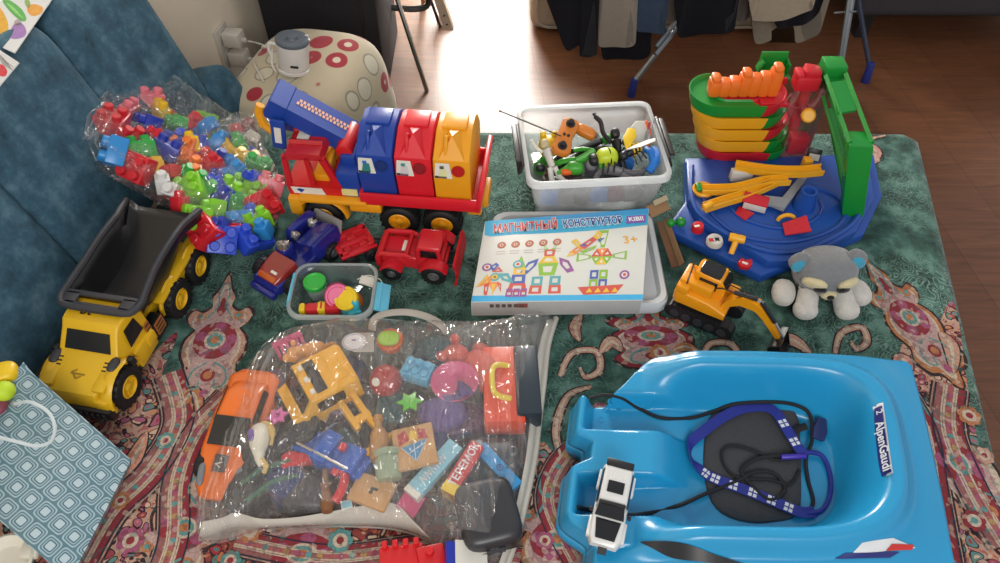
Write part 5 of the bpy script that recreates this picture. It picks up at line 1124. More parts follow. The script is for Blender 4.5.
# ================================================================ PLUSH RACCOON
def plush_mat(name, c): return mat(name, c, rough=.95, var=.16, scale=90, bump=.9, bscale=420, sheen=.4, spec=.1)
def raccoon():
    PG, PW, PC, PB, PT = plush_mat('plush_grey', '#77797c'), plush_mat('plush_white', '#c3bfb8'), plush_mat('plush_cream', '#c9bd96'), plush_mat('plush_black', '#1e1d1f'), plush_mat('plush_teal', '#3f93b0')
    PD_ = plush_mat('plush_dark_grey', '#5a5c60')
    t = thing('plush_raccoon', 'grey plush raccoon with blue ears and white paws beside the parking garage', 'plush toy', pose((.672, 1.01, 0), 0, .95))
    b = MB(); puff(b, (0, .03, .035), (.105, .11, .075), PG, n=2.4, k=8); b.build('body', parent=t)
    b = MB(); puff(b, (-.004, 0, .08), (.134, .1, .096), PG, n=2.3, k=12); puff(b, (-.004, -.03, .06), (.06, .05, .046), PG, n=2.2, k=6); hd = b.build('head', parent=t, sharp=180)
    for s in (-1, 1):
        b = MB(); puff(b, ((-.068, .006, .104)[0] if s < 0 else .05, .0, .106 if s < 0 else .116), (.046, .022, .04), PG, n=2.3, k=6, rot=(-20, s * 28, s * -12)); e = b.build('ear', parent=t)
        one('ear_lining', lambda b: puff(b, (-.071 if s < 0 else .052, -.0105, .102 if s < 0 else .113), (.032, .012, .026), PT, n=2.3, k=5, rot=(-20, s * 28, s * -12)), parent=e)
        one('cheek_patch', lambda b: puff(b, (s * .036 - .004, -.0425, .083), (.054, .022, .032), PC, n=2.3, k=6, rot=(30, s * 10, s * 30)), parent=t)
        one('eye_patch', lambda b: puff(b, (s * .025 - .004, -.0555, .0765), (.028, .014, .022), PB, n=2.4, k=5, rot=(30, s * 20, s * 26)), parent=t)
        one('whisker_patch', lambda b: puff(b, (s * .04, -.026, .045), (.028, .034, .03), PD_, n=2.3, k=5, rot=(0, s * 20, 0)), parent=t)
        one('front_paw', lambda b: b.tube(bez([(s * .03, -.01, .05), (s * .038, -.04, .034), (s * .044, -.062, .018)], 6), [.02 + .005 * k / 12 for k in range(12)] + [.018], PW, 16), parent=t)
        one('paw_toe', lambda b: puff(b, (s * .045, -.064, .02), (.052, .046, .04), PW, n=2.3, k=7), parent=t)
        one('hind_paw', lambda b: puff(b, (s * .082, -.018, .022), (.05, .066, .046), PW, n=2.3, k=8, rot=(0, 0, s * 14)), parent=t)
    one('muzzle', lambda b: puff(b, (-.004, -.052, .058), (.036, .026, .022), PC, n=2.2, k=6), parent=t); one('nose', lambda b: puff(b, (-.004, -.0645, .061), (.016, .010, .011), PB, n=2.3, k=5), parent=t)
raccoon()
# ================================================================ BLUE SLED
SLB = mat('sled_blue', '#1f8cbd', rough=.3, var=.05, scale=6, coat=.25, bump=.06, bscale=260)
def sst(a, b_, x): t = max(0, min(1, (x - a) / (b_ - a))); return t * t * (3 - 2 * t)
SH = .17                                                        # the moulding stands slightly askew on the bed
def sled_sil(x):
    """far and near edges of the moulding"""
    return .378 + .02 * sst(.15, .3, x) - .02 * sst(.4, .7, x), .70 + .088 * sst(.17, .265, x) - .02 * sst(.4, .74, x)
def sled_front(y): return .115 + .03 * (1 - sst(.014, .034, abs(y - .598))) + .05 * (1 - sst(.44, .5, y)) ** 2
SX1 = .72
def sled_z(x, y):
    x = x - SH * (y - .6)
    yc = .592 - .02 * (x - .3); hw = .152
    s = (y - yc) / hw
    back = max(0, (x - .43)) / .205
    q = (back ** 3.4 + abs(s) ** 3.4) ** (1 / 3.4)
    rim = .075 + .06 * sst(.19, .34, x) + .012 * sst(.5, .68, x)
    deck = .088 - .056 * sst(.255, .345, x)               # foot end is higher than the seat
    tro = max(1 - sst(.19, .25, abs(s - c)) for c in (.50, -.50))
    deck -= .042 * tro * (1 - sst(.25, .33, x)) * sst(.132 , .155, x)
    wall = sst(.72, .99, q)
    z = deck + (max(rim, deck) - deck) * wall
    if q > 1.05:
        out = (q - 1.05) * hw; z = rim - .03 * sst(.0, .026, out) * sst(.2, .3, x) - .02 * sst(.02, .08, out)
        z = max(z, .055)
    return z * (.5 + .5 * sst(0, .014, x - sled_front(y)))
def sled():
    t = thing('sled', 'light blue plastic bucket sled with a grey seat pad, holding a strap and rope', 'sled', (.43, .58, 0)); O = V((.43, .58, 0))
    NU, NV = 170, 150
    def fn(u, v):
        xn = .115 + (SX1 - .115) * u; yn, yf = sled_sil(xn); e = max(0, (xn - .705) / .015); y = yn + .01 * e * e + (yf - yn - .02 * e * e) * v
        xf = sled_front(y); x = xf + (SX1 - xf) * u; xx = x + SH * (y - .6); return V((xx, y, sled_z(xx, y))) - O
    b = MB(); b.grid(fn, NU, NV, SLB)
    edge = [fn(i / NU, 0) for i in range(NU + 1)] + [fn(1, j / NV) for j in range(1, NV + 1)] + [fn(1 - i / NU, 1) for i in range(1, NU + 1)] + [fn(0, 1 - j / NV) for j in range(1, NV)]
    c = sum(edge, V()) / len(edge); r1 = []
    for p in edge:
        d = V((p.x - c.x, p.y - c.y, 0)); r1.append(V((p.x, p.y, max(.008, p.z - .02))) + d.normalized() * .003)
    b.loft([edge, r1, [V((p.x * .985, p.y * .985, .006)) for p in r1]], SLB, cap=False)
    b.build('shell', parent=t, solid=.003, sharp=180)
    one('hull', lambda b: b.prism([(x * .86, y * .84) for x, y in [(-.24, -.17), (.2, -.17), (.25, 0), (.25, .16), (-.2, .14), (-.25, 0)]], .012, SLB, z0=.004), parent=t)
    return t, O
sled_t, SO = sled()
def on_sled(px, py, up=.003):
    """first point of the moulding met along the line of sight"""
    d = P(px, py, 0) - CAM; lo = 0
    for k in range(401):
        t_ = .8 + .2 * k / 400; p = CAM + d * t_
        if p.z <= sled_z(p.x, p.y) + up: break
    return p
PADM = mat('grey_foam_pad', '#3b3c40', rough=.85, var=.25, scale=320, bump=.6, bscale=500)
pad_px = [(708, 420), (722, 411), (750, 408), (782, 410), (797, 416), (800, 440), (801, 480), (798, 514), (776, 522), (748, 523), (722, 514), (708, 495), (703, 460)]
pp = [on_sled(x, y, .002) for x, y in pad_px]; pc = sum(pp, V()) / len(pp); b = MB(); rings = []
ring0 = bez(pp[-1:] + pp + pp[:2], 3)[3:-4]
for k in (1.0, .99, .97, .8, .55, .3, .08):
    rr = []
    for p in ring0:
        q = pc.lerp(p, k); rr.append(V((q.x, q.y, sled_z(q.x, q.y) + (.002 if k == 1.0 else .007 if k < .985 else .005))) - SO)
    rings.append(rr)
b.loft(rings, PADM, cap=True); b.build('seat_pad', parent=sled_t, sharp=60)
# stickers on the backrest and side
NAVS = mat('navy_sticker', '#22286e', rough=.4); WS = mat('white_print', '#cfd2d6', rough=.4)
def sled_patch(b, quad, m, up, n=6, k=2):
    q = [on_sled(x, y, up) for x, y in quad]
    def f(u, v):
        p = q[0].lerp(q[1], u).lerp(q[3].lerp(q[2], u), v); return V((p.x, p.y, sled_z(p.x, p.y) + up)) - SO
    b.grid(f, k, n, m)
b = MB(); sled_patch(b, [(872.5, 407), (883, 402.5), (893, 473), (880.5, 480)], WS, .003, 10); sk = b.build('brand_sticker', parent=sled_t, recalc=False)
b = MB(); sled_patch(b, [(874, 409), (882, 405.5), (891.5, 471.5), (881.5, 477)], NAVS, .006, 10); b.build('sticker_ground', parent=sk, recalc=False)
A, B_ = on_sled(878.5, 422, .006), on_sled(887, 474, .006); d = (B_ - A); C_ = on_sled(873, 441, .006); E_ = on_sled(887.5, 440, .006); s_ = (E_ - C_).normalized()
n_ = (d.cross(s_)).normalized(); n_ = n_ if n_.z > 0 else -n_; dx = d.normalized(); dy = n_.cross(dx)
X = M4((dx, dy, n_)).transposed().to_4x4(); X.translation = (A + B_) / 2 - SO + n_ * .004 + dy * .004
one('lettering', lambda b: b.text('AlpenGaudi', .0235, WS, X, .0003, 'CENTER', .8, 0, .0003), parent=sk, recalc=False)
X2 = X.copy(); X2.translation = on_sled(878.5, 413, .008) - SO + n_ * .002 + dy * .003
one('emblem', lambda b: b.text('2', .018, WS, X2, .0003), parent=sk, recalc=False)
b = MB()
for q in ([(640, 543), (668, 550), (700, 557), (745, 566)],): 
    c = bez([on_sled(x, y, .003) for x, y in q], 6); nn = len(c); vs = []
    for i, p in enumerate(c):
        w = .008 * math.sin(PI * i / (nn - 1)) + .0006; vs.append((p, w))
    pr = [V((p.x, p.y + w, sled_z(p.x, p.y + w) + .006)) - SO for p, w in vs]; pl = [V((p.x, p.y - w, sled_z(p.x, p.y - w) + .006)) - SO for p, w in vs]
    b.raw(pr + pl, [(i, nn + i, nn + i + 1, i + 1) for i in range(nn - 1)], BLK)
b.build('side_stripe', parent=sled_t, recalc=False)
b = MB(); sled_patch(b, [(862, 543), (893, 538), (916, 548), (850, 556)], WS, .003, 3, 6); sk2 = b.build('side_sticker', parent=sled_t, recalc=False)
b = MB(); sled_patch(b, [(892, 544), (914, 545), (912, 550), (886, 551)], mat('red_print', '#c0302c', rough=.4), .0042, 2, 5); b.build('sticker_swoosh', parent=sk2, recalc=False)
b = MB(); sled_patch(b, [(846, 553), (900, 552), (890, 558), (835, 559)], NAVS, .0042, 2, 8); b.build('sticker_swoosh', parent=sk2, recalc=False)
# finger dimples on the far foot rest
for (x, y) in ((611, 402), (606, 410), (619, 408), (601, 420), (614, 418), (628, 416)):
    p = on_sled(x, y, 0) - SO; one('dimple', lambda b: b.ring(p + V((0, 0, .001)), (0, 0, 1), .0052, .0014, SLB, 16, 6), parent=sled_t)
# tow rope, strap, buckle (loose in the sled)
ROPE = mat('black_rope', '#15151a', rough=.7, bump=.8, bscale=700)
def rope(name, label, cat, px, r, m, up=.004, extra=None):
    pts = bez([on_sled(*q[:2], (q[2] if len(q) > 2 else up)) for q in px], 8); b = MB(); b.tube(pts, r, m, 8); return tag(b.build(name), label, cat)
rope('tow_rope', 'black tow rope running from the sled nose to the seat pad', 'rope', [(590, 398, .006), (605, 395), (622, 398), (640, 409), (662, 418), (690, 418), (712, 412), (735, 404, .012), (770, 402, .014), (795, 405, .016), (810, 415, .02), (812, 440, .014), (806, 458, .014), (808, 480), (813, 500), (810, 512)], .0034, ROPE)
rope('tow_rope', 'black tow rope passing under the white toy car to the seat pad', 'rope', [(577, 507, .006), (590, 510), (620, 515, .005), (650, 513), (680, 505), (705, 494, .012), (735, 482, .012), (755, 472, .012), (775, 474, .012), (785, 490, .012), (770, 500, .012), (752, 486, .012), (742, 470, .013), (760, 458, .014), (790, 455, .016), (804, 455, .018)], .0034, ROPE)
rope('tow_rope', 'black rope loop lying on the middle of the grey seat pad', 'rope', [(800, 470, .012), (790, 484, .012), (770, 480, .012), (740, 478, .012), (726, 468, .012), (722, 452, .012), (732, 446, .012), (752, 450, .012), (776, 460, .013), (800, 458, .014)], .0026, ROPE)
STRM = mat('navy_strap', '#1f2a86', rough=.6, bump=.5, bscale=600)
def strap():
    px = [(815, 512), (800, 512, .012), (775, 502, .012), (745, 490, .012), (715, 479, .012), (701, 470, .010), (691, 458, .01), (690, 444, .012), (700, 434, .014), (722, 418, .014), (742, 409, .018), (762, 407, .02), (775, 412, .022), (786, 428, .022), (797, 446, .022), (806, 456, .022)]
    c = bez([on_sled(*q[:2], (q[2] if len(q) > 2 else .006)) for q in px], 8); t = thing('strap', 'navy blue woven strap with white print looped over the seat pad', 'strap', (.42, .6, .04)); o_ = V((.42, .6, .04))
    b = MB(); n = len(c); W_ = []; secs = []
    for i, p in enumerate(c):
        d = (c[min(i + 1, n - 1)] - c[max(i - 1, 0)]).normalized(); s = V((-d.y, d.x, 0)).normalized(); f = i / n
        tw = .85 * math.exp(-((f - .42) / .07) ** 2); s = (s * math.cos(tw * 1.4) + V((0, 0, 1)) * math.sin(tw * 1.4)); w = .0095; nn = d.cross(s).normalized()
        if nn.z < 0: nn = -nn
        secs.append([p + s * w - o_, p - s * w - o_, p - s * w + nn * .0014 - o_, p + s * w + nn * .0014 - o_]); W_.append((p, d, s, nn))
    b.loft(secs, STRM); b.build('webbing', parent=t)
    for i in (12, 17, 22, 27, 32, 37, 102, 110):
        if i < len(W_):
            p, d, s, nn = W_[i]
            b = MB()
            for k in (-1, 1):
                q = [p + s * .0075 + d * (k * .004 - .003) + nn * .0018, p + s * .0075 + d * (k * .004 + .003) + nn * .0018, p - s * .0075 + d * (k * .004 + .003) + nn * .0018, p - s * .0075 + d * (k * .004 - .003) + nn * .0018]
                plate(b, [v - o_ for v in q], WS, .0003); plate(b, [v + nn * .0004 - o_ for v in (q[0].lerp(q[3], .4), q[1].lerp(q[2], .4), q[1].lerp(q[2], .55), q[0].lerp(q[3], .55))], STRM, .0002)
            b.build('print_mark', parent=t)
    one('toggle', lambda b: b.cyl(on_sled(781, 457, .02) - o_, on_sled(806, 456, .022) - o_, .0048, m=mat('violet_toggle', '#3a2a9a', rough=.4), n=12, bev=.001), parent=t)
    return t
strap()
t = thing('buckle', 'dark blue plastic buckle resting against the sled backrest', 'buckle', on_sled(818, 430, .012)); 
b = MB(); b.prism([(-.012, -.022), (.012, -.018), (.014, .0), (.006, .024), (-.01, .02), (-.014, .0)], .009, mat('dark_blue_buckle', '#2a2e5a', rough=.35), rotm(10, 25, -20), bev=.002); b.build('frame', parent=t)
b = MB(); b.tube([(-.02, .006, .004), (-.034, .002, .002), (-.05, -.006, .0)], .007, ROPE, 8, flat=.3); b.build('webbing_end', parent=t)
rope('webbing_tail', 'short dark blue webbing tail curving down at the right of the seat pad', 'strap', [(806, 452, .016), (822, 456, .01), (830, 475, .006), (830, 495, .006), (822, 510, .006), (806, 514, .008)], .0042, STRM)
# ================================================================ WHITE TOY CAR ON THE SLED
def jeep():
    A, B = P(618, 474, .112), P(604, 541, .112); c = (A + B) / 2; z = max(sled_z(c.x + dx, c.y + dy) for dx in (-.02, .02) for dy in (-.05, 0, .05)) + .004
    t = thing('toy_car', 'white toy pickup car with black windows parked on the sled nose', 'toy car', pose((c.x, c.y, z), math.degrees(math.atan2(B.y - A.y, B.x - A.x)), .98)); WC = mat('white_car_paint', '#d2d3d2', rough=.25, coat=.4, var=.03)
    b = MB(); hull(b, [(-.066, .024, .022, .012, .032, .004), (-.06, .026, .025, .01, .036, .004), (.02, .027, .026, .01, .036, .004), (.058, .027, .024, .01, .034, .005), (.068, .022, .018, .014, .028, .005)], WC)
    for x in (-.038, .042):
        for sy in (-1, 1): b.box((x, sy * .027, .024), (.034, .006, .012), WC, bev=.002)
    b.build('body', parent=t)
    b = MB(); hull(b, [(-.056, .024, .020, .034, .052, .004), (-.05, .025, .0215, .034, .057, .004), (.006, .025, .0215, .034, .057, .004), (.012, .025, .02, .034, .054, .004)], WC); roof = b.build('cabin', parent=t)
    for k in range(7): one('roof_rib', lambda b: b.box((-.028, -.0165 + .0055 * k, .0575), (.04, .0018, .0016), WC), parent=roof)
    one('sunroof', lambda b: b.box((-.016, 0, .058), (.02, .026, .0022), GLASSK, bev=.0008), parent=roof)
    b = MB(); plate(b, [(.0125, -.02, .0545), (.026, -.023, .037), (.026, .023, .037), (.0125, .02, .0545)], GLASSK, .002); b.build('windscreen', parent=t)
    for sy in (-1, 1): one('side_window', lambda b: b.box((-.02, sy * .0236, .046), (.056, .002, .012), GLASSK, rot=(sy * 12, 0, 0)), parent=t)
    one('hood_panel', lambda b: b.prism([(.03, -.02), (.062, -.015), (.062, .015), (.03, .02)], .0018, GLASSK, M4.Translation((0, 0, .0348)), bev=.0005), parent=t)
    one('roof_rack', lambda b: (b.box((-.058, 0, .056), (.012, .044, .006), BLK, bev=.002)), parent=t); one('light_bar', lambda b: b.box((.012, 0, .057), (.006, .042, .005), BLK, bev=.0015), parent=t)
    for x in (-.038, .042):
        for sy in (-1, 1): wheel(t, (x, sy * .025, .0125), .0125, .01, HUBG, (0, sy, 0), hr=.55, spokes=5, tread=10)
    for sy in (-1, 1): one('mirror', lambda b: b.box((.02, sy * .03, .038), (.006, .006, .005), BLK, bev=.001), parent=t)
    one('tow_bar', lambda b: b.box((.072, 0, .016), (.012, .014, .006), DGREY, bev=.001), parent=t)
jeep()
# ================================================================ BIG CLEAR TOY BAG (near middle)
BAGF = film('clear_bag_film', tint=(1, 1, 1), gloss=.4, rough=.07, milky=.11, milk=(.95, .93, .91), bump=1.0, bscale=14, bdist=.08, stretch=(3.2, .7, 1), turn=35)
WOVEN = mat('white_nonwoven', '#b9b4aa', rough=.85, bump=.4, bscale=400)
bag_px = [(199, 538), (198, 500), (211, 450), (230, 400), (250, 362), (270, 340), (300, 332), (350, 326), (400, 324), (450, 326), (500, 326), (530, 322), (556, 318), (549, 345), (545, 380), (540, 420), (536, 455), (528, 495), (518, 535), (505, 570), (470, 560), (440, 545), (400, 530), (350, 526), (300, 527), (260, 530), (225, 540)]
bo = [P(x, y, .012) for x, y in bag_px]; BC = P(385, 425, 0)
def bag_h(k, a): return .012 + .108 * (1 - k ** 5) + .006 * math.sin(9 * a) * k * (1 - k) * 4
def toy_bag():
    t = thing('toy_bag', 'large clear zip bag with white edging, stuffed with toys', 'toy bag', BC)
    ol = bez(bo[-1:] + bo + bo[:2], 7)[7:-8]; n = len(ol); ks = [1, .985, .96, .93, .9, .86, .82, .78, .74, .7, .65, .6, .55, .5, .45, .4, .34, .28, .2, .12, .05]
    b = MB(); secs = []
    for k in ks:
        ring = []
        for i, p in enumerate(ol):
            a = 2 * PI * i / n; q = V((BC.x, BC.y, 0)).lerp(V((p.x, p.y, 0)), k); nz = mnoise.noise(V((q.x * 14, q.y * 14, 3))) * .011 + (.012 - abs(mnoise.noise(V((q.x * 30 + q.y * 26, q.y * 9 - q.x * 7, 7)))) * .045) * .5
            ring.append(V((q.x, q.y, bag_h(k, a) + nz * min(1, (1 - k) * 5))) - BC)
        secs.append(ring)
    b.loft(secs, BAGF, cap=True); b.build('clear_sheet', parent=t, sharp=180)
    b = MB(); b.loft([[V((p.x, p.y, .004)) - BC for p in ol], [V((p.x, p.y, .0042)) * 1.0 - BC for p in [V((BC.x, BC.y, 0)).lerp(V((p.x, p.y, 0)), .05) for p in ol]]], BAGF, cap=True); b.build('back_sheet', parent=t)
    # white edging: piping down the right side and a fabric strip along the near edge
    e = [(556, 318), (548, 345), (544, 380), (539, 420), (535, 455), (527, 495), (517, 535), (504, 572)]
    one('piping', lambda b: b.tube(bez([P(x, y, .02) - BC for x, y in e], 4), .006, WOVEN, 8, flat=1.2), parent=t)
    e2 = [(556, 318), (543, 345), (538, 380), (533, 420), (528, 455), (520, 495), (510, 535), (496, 570)]
    b = MB(); A = bez([P(x, y, .022) - BC for x, y in e], 4); B = bez([P(x, y, .04) - BC for x, y in [(x - 9, y + 2) for x, y in e]], 4); b.raw(A + B, [(i, i + 1, len(A) + i + 1, len(A) + i) for i in range(len(A) - 1)], WOVEN); b.build('edge_strip', parent=t, solid=.001)
    lo = [(198, 541), (212, 538), (232, 530), (262, 529), (300, 528), (350, 527), (400, 531), (438, 546)]; hi = [(202, 522), (222, 518), (236, 513), (262, 519), (300, 517), (350, 508), (392, 503), (412, 520)]
    b = MB(); A = bez([P(x, y, .004) - BC for x, y in lo], 4); B = bez([P(x, y, .045) - BC for x, y in hi], 4); b.raw(A + B, [(i, i + 1, len(A) + i + 1, len(A) + i) for i in range(len(A) - 1)], WOVEN); b.build('base_strip', parent=t, solid=.001)
    hpx = [(372, 330), (374, 320), (384, 314), (405, 312), (425, 316), (440, 324), (446, 332)]
    one('handle', lambda b: b.tube(bez([P(x, y, .03 + (.02 if 0 < i < 6 else 0)) - BC for i, (x, y) in enumerate(hpx)], 4), .0085, WOVEN, 8, flat=.25, up=(0, 0, 1)), parent=t)
    b = MB(); plate(b, [P(353, 352, .075) - BC, P(374, 352, .08) - BC, P(374, 333, .055) - BC, P(353, 333, .05) - BC], WOVEN, .001); b.build('handle_patch', parent=t)
    b = MB(); X = frame(P(354, 342, .08) - BC, (1, .12, 0), (0, -.5, 1)); b.merge(_disc(.0225, .0165), mat('white_label', '#d9d7d8', rough=.4), X); lb = b.build('round_label', parent=t)
    one('label_print', lambda b: (b.merge(_ringm(.0205, .0148), mat('violet_print', '#8a6a9a', rough=.5), X @ M4.Translation((0, 0, .0008))), b.box(X @ V((0, .004, .001)), (.008, .004, .0006), mat('violet_print', '#8a6a9a'))), parent=lb)
    return t
def _disc(a, c, h=.0008):
    e = bmesh.new(); vs = [e.verts.new((a * math.cos(2 * PI * k / 28), c * math.sin(2 * PI * k / 28), 0)) for k in range(28)]; f = e.faces.new(vs); r = bmesh.ops.extrude_face_region(e, geom=[f])
    for v in r['geom']:
        if isinstance(v, bmesh.types.BMVert): v.co.z += h
    return e
def _ringm(a, c, w=.93):
    e = bmesh.new(); n = 28; o_ = [e.verts.new((a * math.cos(2 * PI * k / n), c * math.sin(2 * PI * k / n), .0002)) for k in range(n)]; i_ = [e.verts.new((a * w * math.cos(2 * PI * k / n), c * w * math.sin(2 * PI * k / n), .0002)) for k in range(n)]
    for k in range(n): e.faces.new((o_[k], o_[(k + 1) % n], i_[(k + 1) % n], i_[k]))
    return e
toy_bag()
def pxframe(a, b_, z0, z1=None, up=(0, 0, 1)):
    """origin at the middle of two pixels, x from a to b"""
    A, B = P(*a, z0), P(*b_, z0 if z1 is None else z1); return frame((A + B) / 2, B - A, up), (B - A).length
# --- orange sports car
OCAR = mat('orange_car_paint', '#dc6a22', rough=.28, coat=.3, var=.04)
X, L = pxframe((262, 376), (215, 500), .03, .02); X = X @ M4.Translation((0, 0, -.015))
t = thing('toy_sports_car', 'big orange toy sports car in the left of the clear bag', 'toy car', X)
h = L / 2
b = MB(); hull(b, [(-h, .038, .034, .008, .035, .008), (-h * .85, .052, .046, .006, .046, .01), (-h * .2, .056, .05, .006, .044, .01), (h * .35, .056, .048, .006, .042, .01), (h * .85, .046, .036, .006, .03, .01), (h, .03, .024, .01, .02, .006)], OCAR); b.build('body', parent=t)
b = MB(); hull(b, [(-h * .75, .038, .026, .04, .046, .006), (-h * .5, .04, .032, .04, .066, .008), (-h * .1, .04, .033, .04, .066, .008), (h * .3, .042, .036, .038, .044, .006)], OCAR); b.build('roof', parent=t)
b = MB(); plate(b, [(-h * .08, -.032, .0665), (h * .3, -.038, .0445), (h * .3, .038, .0445), (-h * .08, .032, .0665)], GLASSK, .0018); b.build('windscreen', parent=t)
for s in (-1, 1):
    one('side_window', lambda b: b.box((-h * .3, s * .0365, .055), (h * .55, .002, .014), GLASSK, rot=(s * 18, 0, 0)), parent=t); one('headlamp', lambda b: puff(b, (h * .72, s * .032, .034), (.04, .012, .008), mat('grey_lamp', '#6f7478', rough=.3), n=3, k=4, rot=(0, 10, s * -8)), parent=t)
    for x in (-h * .6, h * .55): wheel(t, (x, s * .042, .02), .02, .018, HUBG, (0, s, 0), hr=.6, spokes=5, tread=0)
b = MB(); b.box((h * .55, -.004, .0405), (.03, .024, .001), mat('grey_sticker', '#4a4c50', rough=.4), rot=(0, 10, 0)); em = b.build('bonnet_sticker', parent=t); one('mark', lambda b: b.text('Z', .02, WHT, M4.Translation((h * .55, -.004, .0415)) @ rotm(0, 10, 60), .0003), parent=em)
# --- yellow toy lorry with black windows
LY = mat('lorry_yellow', '#e3a51c', rough=.35, var=.05)
X, L = pxframe((345, 372), (292, 400), .075, .07)
t = thing('toy_lorry', 'yellow toy lorry cab with dark windows in the middle of the clear bag', 'toy truck', X @ M4.Translation((.0, 0, -.045)) @ M4.Scale(1.3, 4))
b = MB(); hull(b, [(-.05, .036, .034, .0, .056, .006), (-.045, .038, .036, 0, .06, .006), (.02, .038, .036, 0, .06, .006), (.036, .038, .034, 0, .034, .006), (.052, .036, .032, 0, .03, .006)], LY); b.build('cab', parent=t)
b = MB(); plate(b, [(.0215, -.03, .0585), (.036, -.03, .036), (.036, .03, .036), (.0215, .03, .0585)], GLASSK, .002); b.build('windscreen', parent=t)
for s in (-1, 1): one('side_window', lambda b: b.box((-.005, s * .0375, .042), (.04, .002, .02), GLASSK, bev=.002), parent=t)
one('roof_window', lambda b: b.box((.0, 0, .0605), (.016, .056, .002), GLASSK, bev=.0008), parent=t); one('roof_hatch', lambda b: b.box((-.03, 0, .0605), (.018, .05, .003), LY, bev=.001), parent=t)
for k in range(3): one('roof_lamp', lambda b: b.box((.012, -.022 + .022 * k, .062), (.006, .008, .004), WHT, bev=.001), parent=t)
one('bumper', lambda b: b.box((.055, 0, .006), (.01, .07, .014), DGREY, bev=.002), parent=t)
for x in (-.028, .032):
    for s in (-1, 1): wheel(t, (x, s * .038, .0), .018, .014, HUBG, (0, s, 0), hr=.5, tread=0)
X, L = pxframe((346, 398), (376, 440), .06, .045)
t = thing('toy_loader_arm', 'amber toy loader arm below the yellow lorry in the clear bag', 'toy', X)
one('arm', lambda b: (b.box((-.02, .012, 0), (.07, .012, .022), LY, rot=(0, 8, 0), bev=.003), b.box((.03, .012, .004), (.05, .012, .02), LY, rot=(0, -20, 0), bev=.003), b.box((-.02, -.014, 0), (.07, .012, .022), LY, rot=(0, 8, 0), bev=.003), b.box((.0, 0, .0), (.016, .04, .014), LY, bev=.003)), parent=t)
one('scoop', lambda b: b.loft([[V((.05 + .022 * math.cos(a), y, .0 + .022 * math.sin(a))) for a in [-1.9 + 3.0 * k / 8 for k in range(9)]] + [V((.05 + .018 * math.cos(a), y, .0 + .018 * math.sin(a))) for a in [1.1 - 3.0 * k / 8 for k in range(9)]] for y in (-.03, .03)], LY), parent=t)
# --- blue toy truck
X, L = pxframe((302, 440), (365, 470), .04, .045)
t = thing('toy_truck', 'bright blue toy truck chassis with red parts at the near side of the clear bag', 'toy truck', X @ M4.Translation((0, 0, -.02)))
BT2 = mat('royal_blue_plastic', '#1f55ae', rough=.32, var=.08)
b = MB(); hull(b, [(-.07, .026, .024, 0, .03, .006), (-.02, .03, .026, 0, .034, .006), (.03, .03, .026, 0, .034, .006), (.07, .026, .022, 0, .028, .006)], BT2); b.box((-.01, 0, .04), (.03, .06, .016), BT2, rot=(0, 8, 0), bev=.004); b.box((.04, .0, .038), (.04, .05, .012), BT2, rot=(0, -10, 0), bev=.004); b.build('body', parent=t)
for x in (-.045, .045):
    for s in (-1, 1): wheel(t, (x, s * .034, .004), .02, .016, HUBG, (0, s, 0), hr=.5, tread=12)
one('seat', lambda b: b.box((.02, .01, .046), (.012, .014, .01), RED2, bev=.002), parent=t); one('axle', lambda b: b.tube([(-.06, -.016, .042), (.0, -.02, .05), (.05, -.02, .044)], .0025, SILV, 6), parent=t)
def blob(name, label, cat, px, z, d, m, rz=0, n=3, rx=0, ry=0, group=None, extra=None):
    b = MB(); puff(b, (0, 0, 0), d, m, n=n, k=6); o = b.build(name, loc=(0, 0, 0)); o.matrix_world = M4.Translation(P(*px, z)) @ rotm(rx, ry, rz); return tag(o, label, cat, group)
# --- white bird
t = thing('toy_bird', 'white toy bird with a purple wing in the left of the clear bag', 'toy', M4.Translation(P(260, 445, .07)) @ rotm(0, 0, -70))
IV = mat('ivory_toy', '#d6d2c0', rough=.5); CR = mat('crest_yellow', '#c9a860', rough=.5)
one('body', lambda b: b.tube(bez([(-.036, .004, 0), (-.02, .004, .004), (0, 0, .006), (.02, -.004, .004), (.04, -.004, 0)], 4), [.008, .012, .015, .016, .017, .0175, .018, .0175, .017, .015, .013, .011, .009, .008, .007, .006, .005], IV, 12), parent=t)
one('wing', lambda b: puff(b, (-.012, -.008, .02), (.024, .012, .006), mat('purple_toy', '#6a4a9a', rough=.4), n=2.6, k=4), parent=t); one('crest', lambda b: b.tube(bez([(-.036, .01, .008), (-.03, .022, .008), (-.008, .024, .006), (.008, .018, .002)], 4), [.004] * 4 + [.006] * 5 + [.003] * 4, CR, 8), parent=t)
one('foot', lambda b: b.tube([(.03, -.002, .004), (.044, .004, .0), (.054, -.002, -.002)], [.006, .005, .004], CR, 8), parent=t)
b = MB(); b.prism([((.02 if k % 2 == 0 else .011) * math.cos(PI * k / 6), (.02 if k % 2 == 0 else .011) * math.sin(PI * k / 6)) for k in range(12)], .006, mat('pink_star_plastic', '#d06aa4', rough=.35), bev=.0015); b.lathe([(.0055, 0), (.0055, .002), (.003, .002), (.003, .0)], (0, 0, .006), m=mat('dark_pink', '#a8407e', rough=.4), n=14); o = b.build('star_bead', loc=(0, 0, 0)); o.matrix_world = M4.Translation(P(278, 417, .078)) @ rotm(-10, 0, 20); tag(o, 'pink star shaped toy beside the white bird in the clear bag', 'toy')
o = blob('red_ball', 'dark red toy ball near the middle of the clear bag', 'ball', (386, 381), .055, (.062, .062, .062), mat('dark_red_ball', '#a02a2c', rough=.3), n=2)
b = MB(); b.lathe([(.008, 0), (.008, .002), (.003, .003), (.0003, .003)], m=WHT, n=16); o = b.build('ball_valve', loc=(0, 0, 0)); o.matrix_world = M4.Translation(V((-.014, -.016, .022))) @ rotm(35, -30, 0); o.parent = bpy.data.objects['red_ball']
